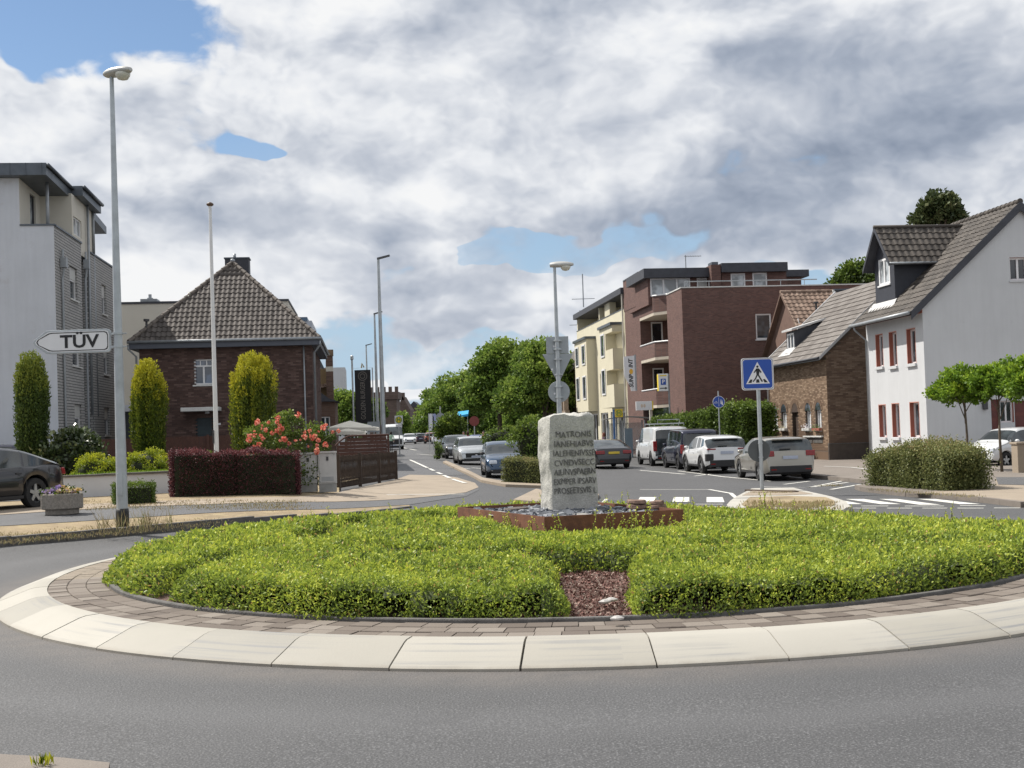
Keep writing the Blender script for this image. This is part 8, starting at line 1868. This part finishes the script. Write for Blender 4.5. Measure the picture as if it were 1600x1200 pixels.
SUV = dict(clad=1, L=4.18, W=1.82, ax=(1.30, -1.28), wr=.345, sill=.30, top=[(-2.09, .55), (-2.06, .95), (-1.98, 1.15), (-1.72, 1.42), (-1.1, 1.53), (-.2, 1.55), (.38, 1.47), (1.1, 1.08), (1.75, .95), (2.02, .78), (2.09, .5)],
    belt=[(-2.09, .5), (-1.95, 1.05), (-1.1, 1.06), (0, 1.0), (1.0, .96), (1.75, .86), (2.02, .7), (2.09, .48)], ws=(.42, 1.06), rw=(-2.03, -1.70), side=(-1.6, .85), tl2=(1.02, .97), surround=1, pil=((-.45, -.35), (-1.12, -1.02)), mir=.74, hl=(.84, .72), grille=(.5, .68), tl=(.76, .58), tly=(.66, .92), doors=(.84, -.40, -1.15), bump=(.28, .56), rpz=.80)
LIFT = dict(L=4.88, W=1.86, ax=(1.45, -1.40), wr=.34, top=[(-2.44, .55), (-2.41, .88), (-2.3, .98), (-1.9, 1.10), (-1.1, 1.34), (-.4, 1.41), (.2, 1.38), (.55, 1.29), (1.3, .96), (2.1, .80), (2.38, .64), (2.44, .48)],
    belt=[(-2.44, .5), (-2.3, .90), (-1.2, .94), (0, .91), (1.2, .85), (2.0, .74), (2.38, .58), (2.44, .45)], ws=(.55, 1.28), rw=(-2.0, -1.05), side=(-1.55, .95), pil=((-.33, -.23), (-1.1, -1.02)), mir=.80, hl=(.72, .58), grille=(.36, .66), gw=.42, tl=(.88, .72), tly=(.48, .92), doors=(.95, -.28, -1.1), bump=(.26, .50), rpz=.72)
VAN = dict(L=4.90, W=1.90, ax=(1.48, -1.52), wr=.34, sill=.30, tumble=.20, endr=.09, top=[(-2.45, .55), (-2.43, 1.1), (-2.38, 1.75), (-2.2, 1.92), (-1, 1.97), (.6, 1.96), (1.0, 1.88), (1.75, 1.22), (2.25, 1.02), (2.41, .8), (2.45, .5)],
    belt=[(-2.45, .5), (-2.40, 1.18), (-1, 1.18), (.6, 1.16), (1.6, 1.1), (2.2, .9), (2.41, .7), (2.45, .48)], ws=(1.02, 1.72), rw=(-2.46, -2.36), side=(.50, 1.5), pil=(), mir=1.25, hl=(.92, .74), grille=(.5, .8), tl=(1.25, .75), tly=(.80, .97), tsl=.0, doors=(1.35, .4, -.9), bump=(.28, .52), rpz=.60, rim=0)
CADDY = dict(VAN, L=4.45, W=1.80, ax=(1.35, -1.35), sill=.26, top=[(-2.22, .55), (-2.2, 1.0), (-2.15, 1.55), (-2.0, 1.76), (-1, 1.83), (.2, 1.82), (.65, 1.72), (1.25, 1.14), (1.95, .98), (2.18, .75), (2.22, .5)], belt=[(-2.22, .5), (-2.16, 1.06), (-.8, 1.06), (.2, 1.04), (1.2, 1.0), (1.9, .86), (2.18, .66), (2.22, .48)], ws=(.68, 1.22), rw=(-2.2, -2.12), side=(-1.9, 1.0), pil=((-.2, -.1), (-1.2, -1.05)), mir=.85, tl=(1.12, .72), tly=(.82, .97), doors=(.95, -.15, -1.1), rpz=.62)
UPCAR = dict(HATCH, L=3.60, W=1.65, ax=(1.2, -1.18), wr=.30, top=[(-1.80, .5), (-1.78, .92), (-1.72, 1.16), (-1.52, 1.42), (-1.0, 1.49), (0, 1.50), (.5, 1.42), (1.08, 1.05), (1.5, .92), (1.75, .74), (1.80, .5)], belt=[(-1.8, .45), (-1.72, .92), (-.9, .97), (0, .94), (1.0, .9), (1.5, .8), (1.75, .64), (1.8, .45)], ws=(.52, 1.04), rw=(-1.74, -1.5), side=(-1.5, .9), pil=((-.3, -.2),), mir=.72, hl=(.78, .62), doors=(.86, -.3))
def gp2(x, y, dz=0): return (x, y, gz(x, y) + dz)
YF = math.pi/2 + TH         # heading away from us along the street
YT = -math.pi/2 + TH        # heading towards us
# parked cars, right side
car('parked_van', 'white parked delivery van with roof rack, farthest of the parked row by the tall hedge', 'van', gp2(7.62, 62.6), YF - .03, VAN, paint('white', (.66, .67, .68), 0))
car('parked_van', 'dark blue parked high roof family van between the white van and the white car', 'van', gp2(8.15, 56.6), YF - .03, CADDY, paint('navy', (.010, .012, .035)))
car('parked_car', 'white parked compact SUV with black lower bumper in front of the dark blue van', 'car', gp2(8.35, 50.9), YF - .02, SUV, paint('snow', (.68, .69, .70), 0))
car('parked_car', 'beige grey parked estate car behind the crossing sign post', 'car', gp2(9.25, 43.6), YF - .06, ESTATE, paint('beige', (.33, .31, .27), .5))
car('moving_car', 'dark saloon with yellow number plate driving away beside the standing stone', 'car', gp2(4.45, 60.5), YF + .02, LIFT, paint('black_blue', (.008, .010, .014), 0), yplate=True)
car('parked_car', 'small white city car beside the white house at the right edge', 'car', gp2(19.1, 46.6), D2R(205), UPCAR, paint('white', (.66, .67, .68), 0))
car('parked_car', 'grey car nose behind the sandstone post at the right edge', 'car', gp2(19.75, 42.2), D2R(-150), HATCH, paint('mid_grey', (.22, .23, .25), .5))
# parked cars, middle of the street mouth
car('parked_car', 'blue older compact car parked facing us, nearest of the middle row', 'car', gp2(-.38, 48.0), YT - .03, COMPACT, paint('steel_blue', (.028, .062, .12), .4))
car('parked_car', 'silver white hatchback parked facing us behind the blue car', 'car', gp2(-2.2, 64.4), YT + .02, dict(HATCH, grille=(.38, .62), gw=.62, hl=(.70, .60), W=1.78), paint('silver', (.50, .52, .54), .5))
car('parked_car', 'black hatchback parked facing us behind the silver hatchback', 'car', gp2(-3.55, 76.2), YT + .02, HATCH, paint('black', (.010, .011, .013)))
car('parked_car', 'mid blue car roof showing between the silver hatchback and the blue car', 'car', gp2(-2.3, 84.0), YT, dict(ESTATE, W=1.86), paint('mid_blue', (.05, .09, .22)))
car('parked_car', 'white car parked behind the loose shrub and the blue car', 'car', gp2(.9, 66.5), YT, ESTATE, paint('white', (.66, .67, .68), 0))
car('parked_car', 'dark grey boxy car in the parking area beside the people in red', 'car', gp2(-.1, 88.0), YF, SUV, paint('anthracite', (.03, .032, .037)))
# far cars
S_ = lambda px, D_: W(px, 690, D_).x
for px, D_, sp, pn, pc, nm, lb_ in ((673, 170, SUV, 'copper', (.30, .07, .03), YF, 'copper red car driving away far down the street'), (657, 182, HATCH, 'aubergine', (.05, .03, .06), YF, 'dark purple car left of the copper red one far down the street'),
        (649, 205, ESTATE, 'navy', (.018, .022, .07), YF, 'dark blue car in the far queue behind the purple one'), (640, 172, ESTATE, 'white', (.66, .67, .68), YT, 'white car coming towards us far down the street'), (685, 160, HATCH, 'white', (.66, .67, .68), YF, 'white car at the far kerb right of the copper red one'),
        (634, 230, HATCH, 'silver', (.50, .52, .54), YT, 'silver car at the far end of the street'), (652, 235, SUV, 'white', (.66, .67, .68), YF, 'small white car farthest back in the street queue'), (694, 130, ESTATE, 'silver', (.50, .52, .54), YF, 'silver estate under the street trees left of the black hatchback')):
    x = S_(px, D_); car('distant_car', lb_, 'car', gp2(x, D_), nm, sp, paint(pn, pc))
car('white_van', 'tall white delivery van with dark lower front on the left side of the street', 'van', gp2(S_(614, 118), 118), YT, dict(VAN, L=5.6, W=1.98, ax=(1.7, -1.7), top=[(-2.8, .55), (-2.78, 1.3), (-2.7, 2.3), (-2.5, 2.42), (0, 2.45), (1.0, 2.42), (1.4, 2.2), (2.1, 1.35), (2.6, 1.1), (2.76, .85), (2.8, .5)], belt=[(-2.8, .5), (-2.75, 1.2), (0, 1.2), (1.8, 1.15), (2.5, .95), (2.76, .7), (2.8, .48)], ws=(1.42, 2.06), rw=None, side=(.95, 1.9), pil=(), mir=1.6, grille=(.5, 1.0), gw=.8), paint('white', (.66, .67, .68), 0))
# left edge cars
ya = math.atan2(-4.0, -1.55)
car('parked_car', 'dark grey coupe style saloon parked at the left edge behind the planter', 'car', gp2(-12.15, 26.5, .10), ya, dict(LIFT, mirm=None) if False else dict(LIFT), paint('graphite', (.018, .018, .022), .3))
car('parked_car', 'dark blue car roof behind the dark grey saloon at the far left', 'car', gp2(-17.6, 40.6, .12), D2R(185), HATCH, paint('navy', (.010, .012, .035)))
# roof rack on the white van
h = thing('roof_rack', None, None); bpy.data.objects.remove(h)
vn = [o for o in bpy.data.objects if o.name.startswith('parked_van') and 'roof rack' in o.get('label', '')][0]; Mv = wm(vn)
for x_ in (-1.9, -.7, .4): m = MB(); m.tube([tuple(Mv @ Vector((x_, -.75, 2.0))), tuple(Mv @ Vector((x_, -.75, 2.1))), tuple(Mv @ Vector((x_, .75, 2.1))), tuple(Mv @ Vector((x_, .75, 2.0)))], .025, 6); m.build('rack_bar', M_GUT, vn)
m = MB(); m.tube([tuple(Mv @ Vector((-2.0, -.5, 2.12))), tuple(Mv @ Vector((-2.0, -.5, 2.3))), tuple(Mv @ Vector((-2.0, .6, 2.3))), tuple(Mv @ Vector((-2.0, .6, 2.12)))], .02, 6); m.build('rack_frame', M_GUT, vn)

# ================================================================== people
def person(label, pos, yaw, ht, top, trousers, hair, pose='stand'):
    h = thing('person', label, 'person', pos, yaw); s = ht/1.75
    J = {'pel': (0, 0, .95), 'chest': (0, .01, 1.25), 'neck': (0, 0, 1.47), 'head': (0, .02, 1.60), 'crown': (0, .01, 1.72)}
    sw = .16 if pose == 'walk' else .03
    for sd, k in ((1, 'l'), (-1, 'r')):
        f = sw*sd; J['hip'+k] = (.10*sd, 0, .90); J['kne'+k] = (.11*sd, .04+f*.8, .50); J['ank'+k] = (.11*sd, f*1.3 - .02, .09); J['toe'+k] = (.12*sd, f*1.3+.14, .03)
        J['sho'+k] = (.19*sd, 0, 1.42); J['elb'+k] = (.25*sd, -.02 - f*.5, 1.14); J['wri'+k] = (.24*sd, .10 - f, .92); J['han'+k] = (.23*sd, .14 - f, .83)
    R0 = {'pel': .13, 'chest': .145, 'neck': .055, 'head': .095, 'crown': .06, 'hip': .095, 'kne': .065, 'ank': .042, 'toe': .035, 'sho': .062, 'elb': .045, 'wri': .033, 'han': .036}
    E = [('pel', 'chest'), ('chest', 'neck'), ('neck', 'head'), ('head', 'crown')]
    for k in 'lr': E += [('pel', 'hip'+k), ('hip'+k, 'kne'+k), ('kne'+k, 'ank'+k), ('ank'+k, 'toe'+k), ('chest', 'sho'+k), ('sho'+k, 'elb'+k), ('elb'+k, 'wri'+k), ('wri'+k, 'han'+k)]
    names = list(J); me = bpy.data.meshes.new('body'); me.from_pydata([tuple(c*s for c in J[n_]) for n_ in names], [(names.index(a), names.index(b)) for a, b in E], [])
    o = bpy.data.objects.new('body', me); COL.objects.link(o); o.modifiers.new('skin', 'SKIN'); me.skin_vertices.new() if not me.skin_vertices else None
    for i, n_ in enumerate(names):
        r_ = R0.get(n_, R0.get(n_[:3]))*s; me.skin_vertices[0].data[i].radius = (r_, r_*.85); me.skin_vertices[0].data[i].use_root = (n_ == 'pel')
    sb = o.modifiers.new('sub', 'SUBSURF'); sb.levels = sb.render_levels = 2
    dg = bpy.context.evaluated_depsgraph_get(); dg.update(); m2 = bpy.data.meshes.new_from_object(o.evaluated_get(dg)); bpy.data.objects.remove(o)
    for c_ in (('skin', (.45, .26, .19)), top, trousers, ('shoe', (.03, .03, .03))): m2.materials.append(mat('cloth_' + c_[0], c_[1], .8, .1, 6))
    for p in m2.polygons:
        z = p.center.z/s; x = abs(p.center.x)/s
        p.material_index = 3 if z < .09 else (2 if z < .93 and x < .20 else (0 if z > 1.475 or (x > .2 and z < .97) else 1)); p.use_smooth = True
    b = bpy.data.objects.new('body', m2); COL.objects.link(b); b.parent = h
    m = MB(); Mw = wm(h); m.lathe([(.02, 1.765), (.07, 1.75), (.105, 1.69), (.112, 1.61), (.10, 1.545), (.07, 1.5)], (0, -.012, 0), 12); m.v = [tuple(Mw @ (Vector(v)*s)) for v in m.v if True]
    m.v = [v for v in m.v]; hr = m.build('hair', mat('hair_' + hair[0], hair[1], .8, .2, 20), h, smooth=True); hr.location = (0, -.03*s, 0)
    return h
BR = ('brown', (.06, .035, .02)); DK = ('dark', (.02, .016, .014))
def pp(px, D_): x = W(px, 690, D_).x; return (x, D_, gz(x, D_))
person('person in a bright red top, right one of the group under the trees', pp(756, 83), 2.6, 1.74, ('red', (.55, .03, .04)), ('jeans', (.04, .05, .09)), DK)
person('person in a pinkish red jacket, left one of the group under the trees', pp(731, 84), .4, 1.70, ('pink_red', (.52, .08, .10)), ('black', (.02, .02, .022)), BR, 'walk')
person('person in a white and red shirt just left of the pinkish red jacket', pp(725, 87), 3.0, 1.68, ('pale', (.55, .42, .42)), ('jeans', (.04, .05, .09)), DK)
person('person in a pale shirt right of the bright red top under the trees', pp(763, 88), 1.2, 1.66, ('cream', (.6, .58, .5)), ('black', (.02, .02, .022)), BR)
person('person waiting behind the dark saloon near the bus shelter', pp(943, 76), 1.8, 1.68, ('dusk', (.12, .07, .10)), ('black', (.02, .02, .022)), ('auburn', (.16, .05, .03)))
person('person in a red top half hidden behind the white parked SUV', pp(1118, 56), 2.2, 1.72, ('red', (.55, .03, .04)), ('jeans', (.04, .05, .09)), DK, 'walk')
person('person in a pale green top beside the white van on the left', pp(611, 104), .3, 1.72, ('mint', (.35, .5, .38)), ('black', (.02, .02, .022)), DK, 'walk')
